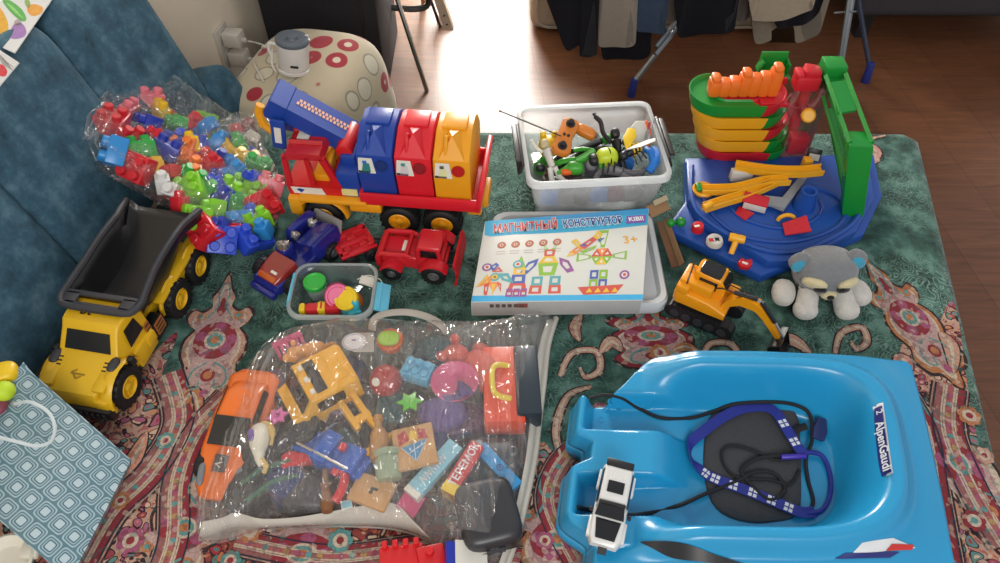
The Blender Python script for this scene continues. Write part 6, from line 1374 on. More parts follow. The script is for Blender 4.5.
t = thing('stacking_cup', 'green and orange toy cup under the top edge of the clear bag', 'toy', P(391, 346, .035))
one('cup', lambda b: b.lathe([(.012, 0), (.022, .004), (.026, .022), (.0245, .024), (.0003, .016)], m=ORP, n=22), parent=t); one('lid', lambda b: puff(b, (-.002, 0, .026), (.042, .034, .014), mat('lime_lid', '#9fc83a', rough=.4), n=2.5, k=5), parent=t)
# leaf, tools and fillers
b = MB(); b.prism([(0, -.024), (.006, -.01), (.02, -.012), (.014, .002), (.022, .012), (.008, .012), (.002, .026), (-.006, .012), (-.018, .014), (-.012, .0), (-.02, -.01), (-.006, -.01)], .005, mat('leaf_green_plastic', '#55b02e', rough=.35), bev=.001); o = b.build('toy_leaf', loc=(0, 0, 0)); o.matrix_world = M4.Translation(P(409, 403, .082)) @ rotm(-8, 0, -20); tag(o, 'bright green toy leaf above the wooden kite board in the clear bag', 'toy')
# --- wooden board with a kite picture
WOODB = mat('pale_plywood', '#b98d5a', rough=.55, var=.12, scale=40)
X, L = pxframe((394, 450), (434, 441), .07, .075); t = thing('puzzle_board', 'pale wooden board with a red and blue kite picture in the clear bag', 'puzzle', X)
b = MB(); b.box((0, 0, -.006), (.072, .078, .012), WOODB, bev=.0025); b.build('board', parent=t)
for (pts, c) in (([(-.026, .004), (-.026, .026), (-.012, .032), (-.006, .012)], '#a83a38'), ([(-.008, .01), (-.004, .028), (.006, .028), (.008, .012)], '#d6b040'), ([(.026, .008), (.022, .028), (.01, .03), (.008, .012)], '#a83a38'), ([(-.022, .0), (.024, .008), (.0, -.03)], '#3a7fa8')):
    b = MB(); q = pts if sum((pts[i][0] * pts[(i + 1) % len(pts)][1] - pts[(i + 1) % len(pts)][0] * pts[i][1]) for i in range(len(pts))) > 0 else pts[::-1]; b.prism(q, .0008, mat('kite_' + c[1:], c, rough=.5), z0=.0); b.build('kite_panel', parent=t)
b = MB(); b.tube([(-.022, .0, .001), (.001, -.03, .001), (.024, .008, .001)], .0007, WS, 4); b.tube([(.0, .004, .001), (.0, -.028, .001)], .0007, WS, 4); b.tube([(-.012, -.014, .001), (.018, .0, .001)], .0007, WS, 4); b.build('kite_lines', parent=t)
def carton(label, a, b_, z0, z1, w, h, m, end=None, text=None, tm=None, ts=.02, tsx=1.0, up=(0, 0, 1), stripe=None):
    X, L = pxframe(a, b_, z0, z1, up); t = thing('game_box', label, 'box', X)
    one('carton', lambda b: b.box((0, 0, -h / 2), (L, w, h), m, bev=.001), parent=t)
    if end: one('end_flap', lambda b: b.box((-L / 2 + end[1] / 2, 0, -h / 2), (end[1], w * 1.012, h * 1.012), end[0], bev=.001), parent=t)
    if text: one('lettering', lambda b: b.text(text, ts, tm, M4.Translation((.006, 0, .0004)), .0003, 'CENTER', tsx, 0, .0004), parent=t, recalc=False)
    if stripe: one('print_panel', lambda b: b.box((0, 0, .0002), (L * .86, w * .7, .0006), stripe), parent=t)
    return t, L
PALEB = mat('pale_blue_card', '#7fb6c8', rough=.45); REDB = mat('red_card', '#b52a2c', rough=.45); BLUB = mat('blue_card', '#2f86bc', rough=.45); YELB = mat('yellow_card', '#d8b83a', rough=.45)
t, L = carton('pale blue game box with white lettering under the wooden board in the bag', (410, 494), (456, 443), .055, .06, .03, .02, PALEB, (WHT, .012))
one('scrawl_print', lambda b: [b.tube(bez([(-.03 + .012 * k, -.008, .0004), (-.027 + .012 * k, .007, .0004), (-.023 + .012 * k, -.006, .0004), (-.02 + .012 * k, .005, .0004)], 4), .0011, WS, 5) for k in range(5)], parent=t)
carton('red game box lettered TEPEMOK with a yellow end in the clear bag', (447, 492), (478, 443), .062, .068, .026, .04, REDB, (YELB, .02), 'ТЕРЕМОК', WS, .019, .95)
t, L = carton('blue box at the right end of the clear bag', (480, 446), (517, 486), .06, .05, .024, .04, BLUB); one('emblem', lambda b: (b.ring((.004, 0, .0006), (0, 0, 1), .0055, .0008, NAVS, 18, 5), b.box((.004, 0, .0006), (.004, .003, .0006), NAVS)), parent=t)
carton('pink and white card box at the near middle of the clear bag', (402, 496), (420, 508), .045, .035, .04, .03, mat('magenta_card', '#b8406a', rough=.45), None)
carton('small white card with a blue square at the near edge of the clear bag', (341, 506), (352, 503), .045, .045, .016, .004, WHT, stripe=PALEB)
# --- black case
t = thing('black_case', 'large black toy case at the near right of the clear bag', 'toy case', frame(P(488, 516, .042), (1, .25, 0)))
CASEM = mat('charcoal_case', '#2c2c30', rough=.35)
one('shell', lambda b: (puff(b, (0, 0, 0), (.1, .115, .062), CASEM, n=5, k=8)), parent=t); one('seam', lambda b: b.loft([[V((x, y, z)) for x, y in rrect(.102, .122, .02, 4)] for z in (-.003, .003)], BLK, cap=False), parent=t); one('clasp', lambda b: b.box((0, -.06, 0), (.03, .006, .014), DGREY, bev=.002), parent=t)
# --- tool box
ORT = mat('tomato_orange', '#d84a26', rough=.35, var=.06)
X, L = pxframe((512, 425), (508, 345), .06, .055); t = thing('toy_tool_box', 'orange toy tool box with a yellow handle at the right of the clear bag', 'toy box', X)
one('case', lambda b: b.box((0, .012, -.02), (L * .95, .075, .05), ORT, bev=.006), parent=t); one('black_panel', lambda b: b.box((.002, -.032, -.012), (L * .86, .045, .05), mat('slate_panel', '#24303a', rough=.35), bev=.005), parent=t)
one('handle', lambda b: b.tube(bez([(-.036, .0, .004), (-.034, .022, .012), (-.02, .032, .014), (.02, .032, .014), (.034, .022, .012), (.036, .0, .004)], 5), .0055, mat('handle_yellow', '#d8c02a', rough=.35), 10), parent=t)
PNK = mat('pink_plastic', '#c8567e', rough=.35); SKY = mat('sky_toy', '#5aa6c8', rough=.35)
def shaped(name, label, px, z, m, rz, fn, cat='toy'):
    b = MB(); fn(b, m); o = b.build(name, loc=(0, 0, 0)); o.matrix_world = M4.Translation(P(*px, z)) @ rotm(0, 0, rz); return tag(o, label, cat)
def s_comb(b, m):
    b.box((0, .014, 0), (.06, .016, .016), m, bev=.004)
    for k in range(6): b.box((-.025 + .01 * k, -.006, 0), (.006, .03, .012), m, bev=.002)
def s_animal(b, m):
    puff(b, (0, 0, 0), (.056, .036, .036), m, n=2.6, k=5); puff(b, (.03, .004, .012), (.032, .03, .03), m, n=2.4, k=5); puff(b, (.046, .004, .008), (.018, .016, .014), m, n=2.4, k=3)
    for x in (-.018, .018):
        for y in (-.014, .014): b.cyl((x, y, -.01), (x, y, -.036), .009, .007, m, 10)
    for y in (-.01, .016): puff(b, (.028, y, .03), (.01, .008, .014), m, n=2.4, k=3)
    b.tube([(-.026, 0, .006), (-.04, .004, .014), (-.046, .002, .008)], .004, m, 8)
def s_dish(b, m): b.lathe([(.0003, 0), (.022, 0), (.034, .012), (.042, .022), (.044, .024), (.04, .022), (.03, .01), (.018, .004), (.0003, .004)], m=m, n=30, o=(0, 0, -.01))
def s_brick(b, m):
    b.box((0, 0, 0), (.056, .04, .028), m, bev=.003)
    for x in (-.018, 0, .018):
        for y in (-.01, .01): b.cyl((x, y, .014), (x, y, .021), .007, m=m, n=14, bev=.001)
def s_pouch(b, m):
    puff(b, (0, 0, 0), (.09, .07, .05), m, n=2.6, k=7)
    b.lathe([(.01, 0), (.009, .01), (.016, .022), (.02, .03), (.016, .03), (.004, .014)], (.034, .014, .012), (.8, .4, .5), m, 14); b.ring((.041, .018, .017), (.8, .4, .5), .0105, .002, m, 16, 5)
def s_soft(b, m):
    puff(b, (-.012, 0, 0), (.08, .07, .05), m, n=2.5, k=7); puff(b, (.042, .006, .008), (.05, .05, .044), m, n=2.4, k=6)
    for y in (-.016, .03): puff(b, (.056, y, .03), (.02, .018, .02), m, n=2.3, k=4)
    for x, y in ((-.04, -.03), (-.04, .034), (.012, -.038), (.012, .04)): puff(b, (x, y, -.004), (.036, .028, .026), m, n=2.4, k=4)
def s_bottle(b, m): b.lathe([(.0003, 0), (.015, 0), (.017, .003), (.017, .046), (.012, .058), (.007, .064), (.007, .076), (.009, .077), (.009, .086), (.0003, .086)], (0, -.043, 0), (0, 1, 0), m, 20)
def s_jar(b, m): b.lathe([(.0003, 0), (.02, 0), (.022, .004), (.022, .034), (.019, .04), (.023, .041), (.023, .05), (.021, .052), (.0003, .052)], (0, -.026, 0), (0, 1, .2), m, 22)
def s_tile(b, m): b.box((0, 0, 0), (.07, .052, .012), m, bev=.003)
def s_disc(b, m): b.lathe([(.0003, .008), (.012, .01), (.014, .006), (.022, .006), (.026, .014), (.034, .012), (.036, 0), (.034, -.012), (.0003, -.012)], m=m, n=30)
def s_tool(b, m): b.lathe([(.0003, 0), (.009, .001), (.011, .012), (.009, .03), (.007, .044), (.01, .05), (.005, .054), (.004, .078), (.0003, .08)], (0, -.04, 0), (0, 1, 0), m, 14)
def s_hook(b, m): b.tube(bez([(.004, -.032, 0), (.008, -.01, .004), (.004, .014, .006), (-.01, .026, .004), (-.018, .012, 0)], 5), .008, m, 10)
def s_rail(b, m):
    for y in (-.016, .016): b.tube(bez([(-.045, y - .006, 0), (0, y + .004, .002), (.045, y - .006, 0)], 5), .005, m, 8)
    for k in range(6): b.box((-.038 + .015 * k, 0, -.003), (.007, .048, .006), m, bev=.001)
def s_wedge(b, m): b.prism([(-.026, -.012), (.026, -.012), (.02, .004), (-.006, .02), (-.022, .016)], .026, m, M4.Translation((0, 0, -.012)), bev=.004)
for a in (('toy_comb', 'pink toy comb at the upper left corner of the clear bag', (290, 346), .045, PNK, 30, s_comb), ('toy_animal', 'pale orange four legged toy animal at the top left of the clear bag', (312, 352), .05, mat('pale_orange_toy', '#dc9a50', rough=.4), 200, s_animal),
          ('toy_dish', 'pink toy dish right of the red ball in the clear bag', (455, 385), .06, PNK, -30, s_dish), ('toy_brick', 'sky blue toy brick above the green leaf in the clear bag', (418, 372), .065, SKY, -20, s_brick), ('toy_pouch', 'violet fabric pouch beside the wooden board in the clear bag', (442, 415), .05, mat('violet_fabric', '#5a4a7c', rough=.7, bump=.6, bscale=160), 20, s_pouch),
          ('soft_toy', 'coral red soft toy under the top edge of the clear bag', (476, 366), .04, mat('coral_soft', '#c25a50', rough=.7), 150, s_soft), ('toy_bottle', 'amber toy bottle left of the wooden board in the clear bag', (379, 438), .06, mat('amber_bottle', '#a8763a', rough=.25, coat=.4), 8, s_bottle), ('toy_jar', 'green and white toy jar below the amber bottle in the clear bag', (388, 466), .055, mat('sage_jar', '#8a9a7e', rough=.4), 10, s_jar),
          ('toy_board', 'pale wooden tile with a penguin shape near the white strip in the bag', (372, 492), .045, WOODB, -20, s_tile), ('toy_disc', 'black toy disc left of the blue truck in the clear bag', (300, 428), .05, BLK, 0, s_disc), ('toy_tool', 'brown toy tool near the white strip in the clear bag', (326, 490), .05, mat('brown_toy', '#7a5030', rough=.5), 12, s_tool),
          ('toy_hook', 'red curved toy piece next to the brown tool in the bag', (340, 484), .05, RED2, -15, s_hook), ('toy_rail', 'dark green toy rail piece among the creases of the bag', (268, 478), .05, mat('bottle_green_toy', '#2f5a44', rough=.4), 30, s_rail), ('toy_wedge', 'red toy part beside the white bird in the clear bag', (297, 462), .04, RED2, 20, s_wedge)): shaped(*a)
b = MB(); b.box((0, 0, .006), (.006, .012, .002), BLK, bev=.0006); b.box((.006, .004, .006), (.008, .005, .002), BLK, bev=.0006); o = b.build('penguin_mark', loc=(0, 0, 0)); o.parent = bpy.data.objects['toy_board']
random.seed(5); dark = [BLK, CASEM, mat('navy_toy', '#1d2c5c', rough=.4), DGREY, mat('dark_teal_toy', '#244a50', rough=.4), mat('plum_toy', '#4a2c48', rough=.4)]
fx = [(262, 455), (285, 440), (290, 490), (310, 500), (345, 460), (330, 410), (365, 410), (400, 395), (430, 450), (300, 385), (440, 360), (460, 430), (480, 470), (420, 420), (350, 385), (500, 470), (395, 420), (280, 395), (255, 495), (460, 400)]
for k, q in enumerate(fx):
    b = MB(); hull(b, [(-.035, .018, .014, 0, .024, .005), (-.015, .028, .02, 0, .034, .006), (.02, .026, .022, 0, .032, .006), (.036, .014, .012, 0, .022, .005)], dark[k % 6]); b.cyl((0, -.024, .016), (0, .024, .016), .014, m=dark[(k + 3) % 6], n=14)
    o = b.build('toy_part', loc=(0, 0, 0)); o.matrix_world = M4.Translation(P(*q, .008)) @ rotm(0, 0, random.uniform(0, 180)) @ M4.Scale(1.35, 4); tag(o, 'dark toy part half buried at the bottom of the big clear toy bag', 'toy', 'dark toy parts at the bottom of the toy bag')
# ================================================================ BAG OF BUILDING BLOCKS (leaning on the cushions)
BLKF = film('block_bag_film', tint=(1, 1, 1), gloss=.45, rough=.06, milky=.06, milk=(.95, .93, .91), bump=1.0, bscale=18, bdist=.08, stretch=(2.6, .9, 1), turn=-40)
def heap_z(px): t_ = max(0, min(1, (245 - px) / 130)); return .055 + .15 * t_ ** 1.2
BC_ = {k: mat('block_' + k, v, rough=.3, var=.05) for k, v in dict(red='#c4222c', blue='#24369c', green='#2a9a3c', lime='#7fc42a', yellow='#e0b41c', orange='#e0701c', sky='#2f86c8', white='#d0d0ce', pink='#d8707c', royal='#2a4ac0').items()}
PROTO = {}
def block_mesh(c, nx, ny):
    if (c, nx, ny) in PROTO: return PROTO[(c, nx, ny)]
    U = .02; b = MB(); b.box((0, 0, 0), (nx * U - .0006, ny * U - .0006, .024), bev=.0016)
    for i in range(nx):
        for j in range(ny): b.lathe([(.0072, 0), (.0068, .0075), (.0058, .0085), (.0003, .0085)], ((i - (nx - 1) / 2) * U, (j - (ny - 1) / 2) * U, .012), m=None, n=14, cap=False)
    o = b.build('building_block', BC_[c], loc=(0, 0, 0)); PROTO[(c, nx, ny)] = o.data; bpy.data.objects.remove(o); return PROTO[(c, nx, ny)]
random.seed(21)
vis = [(112, 122, 'red', 2, 2), (128, 112, 'pink', 2, 1), (147, 128, 'blue', 2, 2), (138, 152, 'green', 2, 2), (116, 152, 'sky', 2, 2), (137, 168, 'red', 2, 2), (155, 166, 'yellow', 1, 1), (168, 148, 'blue', 2, 2), (182, 152, 'orange', 2, 2), (188, 147, 'yellow', 1, 2), (175, 125, 'green', 2, 1), (160, 112, 'yellow', 2, 1), (150, 100, 'pink', 2, 1), (190, 125, 'red', 2, 1), (198, 148, 'royal', 2, 1), (172, 172, 'red', 1, 1),
       (207, 165, 'red', 2, 2), (163, 184, 'white', 1, 1), (172, 190, 'white', 1, 1), (192, 190, 'lime', 2, 2), (203, 186, 'green', 1, 2), (212, 188, 'royal', 2, 1), (217, 142, 'sky', 2, 1), (232, 172, 'sky', 2, 2), (228, 148, 'yellow', 2, 1), (246, 160, 'yellow', 2, 1), (240, 144, 'green', 1, 1), (250, 182, 'royal', 2, 1), (258, 165, 'green', 2, 1), (258, 182, 'lime', 1, 2), (270, 186, 'pink', 1, 2), (236, 190, 'lime', 2, 2), (244, 202, 'lime', 2, 1),
       (234, 206, 'green', 2, 1), (262, 206, 'red', 2, 2), (196, 220, 'lime', 2, 2), (215, 213, 'lime', 2, 1), (240, 218, 'sky', 2, 1), (258, 222, 'lime', 2, 1), (205, 232, 'red', 2, 2), (236, 230, 'red', 2, 1), (222, 240, 'royal', 2, 2), (245, 240, 'royal', 2, 1), (215, 228, 'blue', 2, 1), (180, 205, 'red', 1, 1), (186, 175, 'green', 1, 1), (152, 140, 'red', 2, 1), (195, 172, 'orange', 2, 1), (128, 138, 'red', 2, 1), (205, 128, 'sky', 2, 1), (218, 160, 'blue', 1, 1), (222, 178, 'blue', 1, 1), (225, 202, 'blue', 2, 1), (183, 138, 'royal', 1, 1), (252, 212, 'royal', 1, 1), (264, 230, 'sky', 1, 1)]
WORDS = dict(royal='bright blue', sky='sky blue', lime='lime green')
SEEN = set()
def put_block(px, py, c, nx, ny, dz, i):
    o = bpy.data.objects.new('building_block', block_mesh(c, nx, ny)); COL.objects.link(o); z = heap_z(px) - dz
    o.matrix_world = M4.Translation(P(px, py, z)) @ rotm(random.uniform(-50, 50), random.uniform(-40, 40), random.uniform(0, 180)) @ M4.Scale(1.52 if dz < .02 else 1.35, 4)
    n = {1: 'one', 2: 'two', 4: 'four'}[nx * ny]; w = WORDS.get(c, c)
    if dz > .02: return tag(o, '%s %s stud building block in the lower layer of the clear bag' % (w, n), 'building block', '%s %s-stud blocks in the lower layer of the bag' % (w, n))
    near = sorted((q for q in vis if q[2] != c), key=lambda q: (q[0] - px) ** 2 + (q[1] - py) ** 2); a = WORDS.get(near[0][2], near[0][2]); k = 1
    zone = 'bag mouth' if px < 140 else 'upper bag' if px < 185 else 'middle of bag' if px < 225 else 'lower end of bag'
    while True:
        e = WORDS.get(near[k][2], near[k][2]); lab = '%s %s stud block between %s and %s blocks, %s' % (w, n, a, e, zone)
        if lab not in SEEN and e != a: break
        k += 1
    SEEN.add(lab); tag(o, lab, 'building block', 'building blocks on top of the bag')
for i, v in enumerate(vis): put_block(*v, random.uniform(-.004, .006), i)
cl = list(BC_)
for i in range(60):
    q = vis[random.randrange(len(vis))]; put_block(q[0] + random.uniform(-8, 8), q[1] + random.uniform(-6, 8), random.choice(cl), 2, random.choice((1, 2)), random.uniform(.028, .045), i)
def block_bag():
    t = thing('block_bag', 'crumpled clear plastic bag of coloured building blocks leaning on the sofa', 'plastic bag', P(190, 170, .02)); O_ = P(190, 170, .02)
    ol_px = [(80, 102), (92, 92), (108, 86), (130, 82), (152, 84), (172, 88), (190, 100), (212, 116), (236, 130), (262, 146), (278, 172), (282, 200), (276, 228), (262, 246), (236, 250), (208, 248), (194, 232), (180, 214), (158, 204), (134, 190), (108, 176), (90, 160), (82, 140), (80, 120)]
    q = [P(x, y, max(.01, heap_z(x) - .045)) for x, y in ol_px]; ol = bez(q[-1:] + q + q[:2], 4)[4:-5]; n = len(ol); c0 = P(190, 168, .05)
    for nm, sgn in (('bag_front', 1), ('bag_back', -1)):
        b = MB(); secs = []
        for k in (1, .985, .965, .94, .91, .88, .83, .78, .72, .66, .6, .53, .46, .38, .3, .2, .1):
            ring = []
            for i, p in enumerate(ol):
                b_ = c0.lerp(p, k); u_ = V((b_.x, b_.y, 0)); nz = mnoise.noise(V((b_.x * 26, b_.y * 26, 1.7 * sgn))) * .012 + (.012 - abs(mnoise.noise(V((b_.x * 34 + b_.y * 20, b_.y * 16, 4)))) * .045) * .4
                # follow the heap: height from the pixel-independent slope of the cushions
                hz = b_.z
                for _ in range(3): hz = heap_z(proj((b_.x, b_.y, hz))[0])
                e_ = min(1, (1 - k) / .12); e_ = e_ * (2 - e_); top = b_.z * (1 - e_) + (hz + (.034 if sgn > 0 else -.055)) * e_
                ring.append(V((b_.x, b_.y, max(.004, top + nz * min(1, .3 + (1 - k) * 5)))) - O_)
            secs.append(ring)
        b.loft(secs, BLKF, cap=True); b.build(nm, parent=t, sharp=180)
    one('bag_mouth', lambda b: b.grid(lambda u, v: P(82 + 30 * u, 104 + 40 * v - 20 * u, .235 + .012 * math.sin(9 * u + 5 * v)) - O_, 8, 8, BLKF), parent=t)
block_bag()
# ================================================================ GIFT BAG AND NEAR EDGE TOYS
def gift_mat():
    m, nt, N, L, b = nodes('gift_bag_paper'); tc = N('ShaderNodeTexCoord'); mp = N('ShaderNodeMapping'); mp.inputs['Scale'].default_value = (33, 33, 33); L(tc.outputs['Object'], mp.inputs[0])
    s = N('ShaderNodeSeparateXYZ'); L(mp.outputs[0], s.inputs[0])
    row = mathn(N, L, 'FLOOR', s.outputs[1]); off = mathn(N, L, 'MULTIPLY', mathn(N, L, 'MODULO', mathn(N, L, 'ABSOLUTE', row), 2.0), .5)
    fu = mathn(N, L, 'ABSOLUTE', mathn(N, L, 'SUBTRACT', mathn(N, L, 'FRACT', mathn(N, L, 'ADD', s.outputs[0], off)), .5)); fv = mathn(N, L, 'ABSOLUTE', mathn(N, L, 'SUBTRACT', mathn(N, L, 'FRACT', s.outputs[1]), .5))
    d = mathn(N, L, 'POWER', mathn(N, L, 'ADD', mathn(N, L, 'POWER', fu, 5.0), mathn(N, L, 'POWER', fv, 5.0)), .2)
    c = ramp(N, L, d, [(0, '#a9bcc3'), (.19, '#a9bcc3'), (.21, '#3c5e6c'), (.25, '#3c5e6c'), (.27, '#8fa7b0'), (.31, '#8fa7b0'), (.33, '#4a6c7a'), (.37, '#4a6c7a'), (.39, '#9ab0b8'), (.44, '#9ab0b8'), (.46, '#54747f')])
    L(c, b.inputs['Base Color']); b.inputs['Roughness'].default_value = .35; return m
A, B, C_, D = P(22, 364, .17), P(131, 460, .055), P(70, 580, .05), P(-60, 470, .15)
ex = (B - A).normalized(); ey = ((D - A) - ex * (D - A).dot(ex)).normalized(); nz = ex.cross(ey)
if nz.z < 0: nz = -nz
X = M4((ex, ey, nz)).transposed().to_4x4(); X.translation = (A + B + C_ + D) / 4; I = X.inverted()
t = thing('gift_bag', 'blue grey paper gift bag with a square pattern lying by the sofa', 'gift bag', X); GB = gift_mat()
l = [I @ p for p in (A, B, C_, D)]
b = MB(); th = V((0, 0, -.045)); b.raw(l + [p + th * (1 if i in (1, 2) else .9) for i, p in enumerate(l)], [(0, 1, 2, 3), (7, 6, 5, 4), (1, 5, 6, 2), (0, 4, 5, 1), (2, 6, 7, 3)], GB)
b.build('paper_body', parent=t, solid=.0008, sharp=30)
b = MB(); b.raw([l[0].lerp(l[3], -.02) + V((0, 0, .0012)), l[3] + V((0, 0, .0012)), l[3].lerp(l[2], .1) + V((0, 0, .0012)), l[0].lerp(l[1], .1) + V((0, 0, .0012))], [(0, 1, 2, 3)], GB); b.build('folded_rim', parent=t)
CORD = mat('pale_cord', '#c3cdd0', rough=.6, bump=.6, bscale=500)
hp = [I @ P(x, y, z) for x, y, z in ((15, 404, .165), (30, 402, .185), (48, 412, .18), (55, 428, .17), (50, 442, .155), (36, 446, .16), (18, 442, .17), (-6, 436, .175))]
one('cord_handle', lambda b: b.tube(bez(hp, 5), .0028, CORD, 8), parent=t)
b = MB(); b.ring(I @ P(17, 405, .166), nz, .004, .0012, SILV, 14, 6) if False else b.ring(hp[0], (0, 0, 1), .0042, .0012, SILV, 14, 6); b.build('eyelet', parent=t)
blob('toy_ball', 'yellow green toy ball peeking out of the gift bag', 'ball', (4, 391), .17, (.034, .034, .034), mat('tennis_green', '#b4d02a', rough=.6), n=2)
blob('toy_shell', 'yellow toy piece in the mouth of the gift bag', 'toy', (2, 374), .17, (.05, .04, .03), YTOY, 20)
blob('toy_shell', 'dark red toy piece in the mouth of the gift bag below the green ball', 'toy', (-2, 406), .15, (.04, .04, .03), mat('dark_red_toy', '#7a3a48'), 0)
t = thing('toy_bowl', 'white toy piece with a rounded rim at the near left corner', 'toy', P(8, 566, .04)); IVW = mat('ivory_white', '#cfcabc', rough=.4)
one('rim', lambda b: b.lathe([(.036, 0), (.044, .012), (.046, .018), (.042, .02), (.038, .014), (.03, .004), (.0003, .003)], m=IVW, n=30), parent=t); one('tab', lambda b: b.box((.034, .02, .012), (.03, .026, .012), IVW, bev=.004), parent=t)
RDT = mat('bright_red_toy', '#c81e24', rough=.35)
t = thing('toy_dozer_blade', 'bright red toy piece at the near edge, left of the blue one', 'toy', frame(P(402, 562, .03), (1, .12, 0)))
one('plate', lambda b: b.box((0, 0, .004), (.07, .05, .012), RDT, bev=.003), parent=t)
for k in range(4): one('tooth', lambda b: b.box((-.026 + .017 * k, .026, .01), (.009, .012, .014), RDT, bev=.002), parent=t)
t = thing('toy_dozer_blade', 'bright red toy piece at the near edge, touching the blue one', 'toy', frame(P(432, 562, .032), (1, .3, 0))); one('plate', lambda b: b.box((0, 0, 0), (.045, .05, .022), RDT, rot=(0, 10, 0), bev=.004), parent=t); one('peg', lambda b: b.cyl((.0, .012, .01), (.0, .012, .022), .007, m=RDT, n=14, bev=.001), parent=t)
t = thing('toy_roof', 'royal blue toy roof with a white top at the near edge below the clear bag', 'toy', frame(P(455, 566, .03), (1, .05, 0)))
one('roof', lambda b: b.loft([[V((-.02, y, -.01)), V((.022, y, -.01)), V((.016, y, .02)), V((-.012, y, .03))] for y in (-.03, .03)], mat('royal_roof', '#1c2f9c', rough=.3)), parent=t); one('white_top', lambda b: b.loft([[V((.0, y, .018)), V((.052, y, .004)), V((.052, y, .012)), V((.002, y, .028))] for y in (-.028, .032)], WTOY), parent=t)
# ================================================================ PICTURE CARDS ON THE SOFA BACK
def card(name, label, quad, z):
    q = [P(x, y, zz) for (x, y), zz in zip(quad, z)]; ex = (q[1] - q[0]).normalized(); n = ex.cross(q[3] - q[0]).normalized(); n = n if n.z > 0 else -n; ey = n.cross(ex); X = M4((ex, ey, n)).transposed().to_4x4(); X.translation = sum(q, V()) / 4; I = X.inverted()
    t = thing(name, label, 'poster', X); b = MB(); l = [I @ p for p in q]; l = [V((p.x, p.y, 0)) for p in l]; plate(b, l if (l[1] - l[0]).cross(l[2] - l[0]).z > 0 else l[::-1], mat('white_paper', '#d9dadb', rough=.4, var=.02), .002); b.build('sheet', parent=t)
    def at(px, py):
        d = _f * F + _r * (px - 500) + _u * (281.5 - py); w = CAM + d * ((X.translation - CAM).dot(n) / d.dot(n)); p = I @ w; return V((p.x, p.y, .0022))
    return t, at
def shape(t, at, name, pts, c, lift=0.0):
    q = [at(x, y) for x, y in pts]; q = bez(q[-1:] + q + q[:2], 4)[4:-5]; tri = tessellate_polygon([q]); b = MB(); vs = [p + V((0, 0, lift)) for p in q]
    b.raw(vs, [tr if (vs[tr[1]] - vs[tr[0]]).cross(vs[tr[2]] - vs[tr[0]]).z > 0 else tr[::-1] for tr in tri], mat('print_' + c[1:], c, rough=.5, var=.2, scale=80)); return b.build(name, parent=t, recalc=False)
t, at = card('vegetable_poster', 'white poster with vegetable pictures lying on the sofa back', [(-60, -30), (68, -22), (14, 52), (-60, 20)], [.44, .44, .43, .43])
shape(t, at, 'courgette_picture', [(3, 2), (10, 1), (22, 10), (27, 20), (22, 22), (12, 14)], '#5fae5a'); shape(t, at, 'courgette_stripe', [(7, 4), (14, 8), (22, 17), (24, 20), (16, 14)], '#8fce7a', .0004)
shape(t, at, 'carrot_picture', [(28, 8), (34, 5), (43, 8), (42, 14), (34, 17), (29, 14)], '#e0a04a'); shape(t, at, 'carrot_leaf', [(25, 2), (29, 0), (31, 6), (28, 9)], '#8fb06a')
shape(t, at, 'squash_picture', [(-4, 6), (3, 12), (9, 26), (6, 36), (0, 37), (-6, 30)], '#dca83c'); shape(t, at, 'squash_stalk', [(-2, 34), (4, 35), (3, 38), (-2, 38)], '#5a5040')
shape(t, at, 'aubergine_picture', [(14, 26), (22, 24), (27, 32), (24, 38), (14, 40), (10, 36)], '#a07ab8'); shape(t, at, 'aubergine_leaf', [(15, 22), (20, 20), (22, 25), (16, 27)], '#b0a0a8')
t, at = card('alphabet_card', 'lined white card with a red radish picture below the vegetable poster', [(-20, 40), (0, 50), (22, 66), (-6, 92)], [.435, .435, .425, .42])
shape(t, at, 'radish_picture', [(-1, 66), (4, 66), (8, 72), (6, 77), (0, 76)], '#d0404a')
b = MB()
for k in range(7): b.tube([at(-4 + 2 * k, 50 + 2.2 * k), at(4 + 2 * k, 66 + 1.2 * k) if k < 6 else at(14, 68)], .0005, mat('print_grey', '#8a8a8a', rough=.6), 4)
b.build('ruled_lines', parent=t)
# ================================================================ BEHIND THE SOFA BED
def pouf_mat():
    m, nt, N, L, b = nodes('pouf_fabric'); tc = N('ShaderNodeTexCoord')
    v = N('ShaderNodeTexVoronoi'); v.inputs['Scale'].default_value = 12; v.inputs['Randomness'].default_value = .55; L(tc.outputs['Object'], v.inputs['Vector'])
    sp = N('ShaderNodeSeparateColor'); L(v.outputs['Color'], sp.inputs[0]); d = v.outputs['Distance']
    disc = ramp(N, L, d, [(0, '#ffffff'), (.40, '#ffffff'), (.42, '#000000')]); heart = ramp(N, L, d, [(0, '#ffffff'), (.2, '#ffffff'), (.22, '#000000')]); rim = ramp(N, L, d, [(.0, '#000000'), (.34, '#000000'), (.36, '#ffffff'), (.40, '#ffffff'), (.42, '#000000')])
    isred = ramp(N, L, sp.outputs[0], [(0, '#000000'), (.5, '#ffffff')], 'CONSTANT'); hasheart = ramp(N, L, sp.outputs[1], [(0, '#000000'), (.55, '#ffffff')], 'CONSTANT')
    red = mixn(N, L, mixn(N, L, 1.0, heart, hasheart, 'MULTIPLY'), '#9c1f30', '#d0c4ae'); grey = mixn(N, L, rim, '#c9c2ad', '#8f8a78')
    c = mixn(N, L, disc, '#bcb095', mixn(N, L, isred, grey, red)); L(c, b.inputs['Base Color']); b.inputs['Roughness'].default_value = .85; b.inputs['Sheen Weight'].default_value = .2; cloth_bump(N, L, tc, b); return m
c = P(300, 118, -.1); b = MB(); puff(b, (0, 0, .0), (.40, .45, .37), pouf_mat(), n=3.8, k=14)
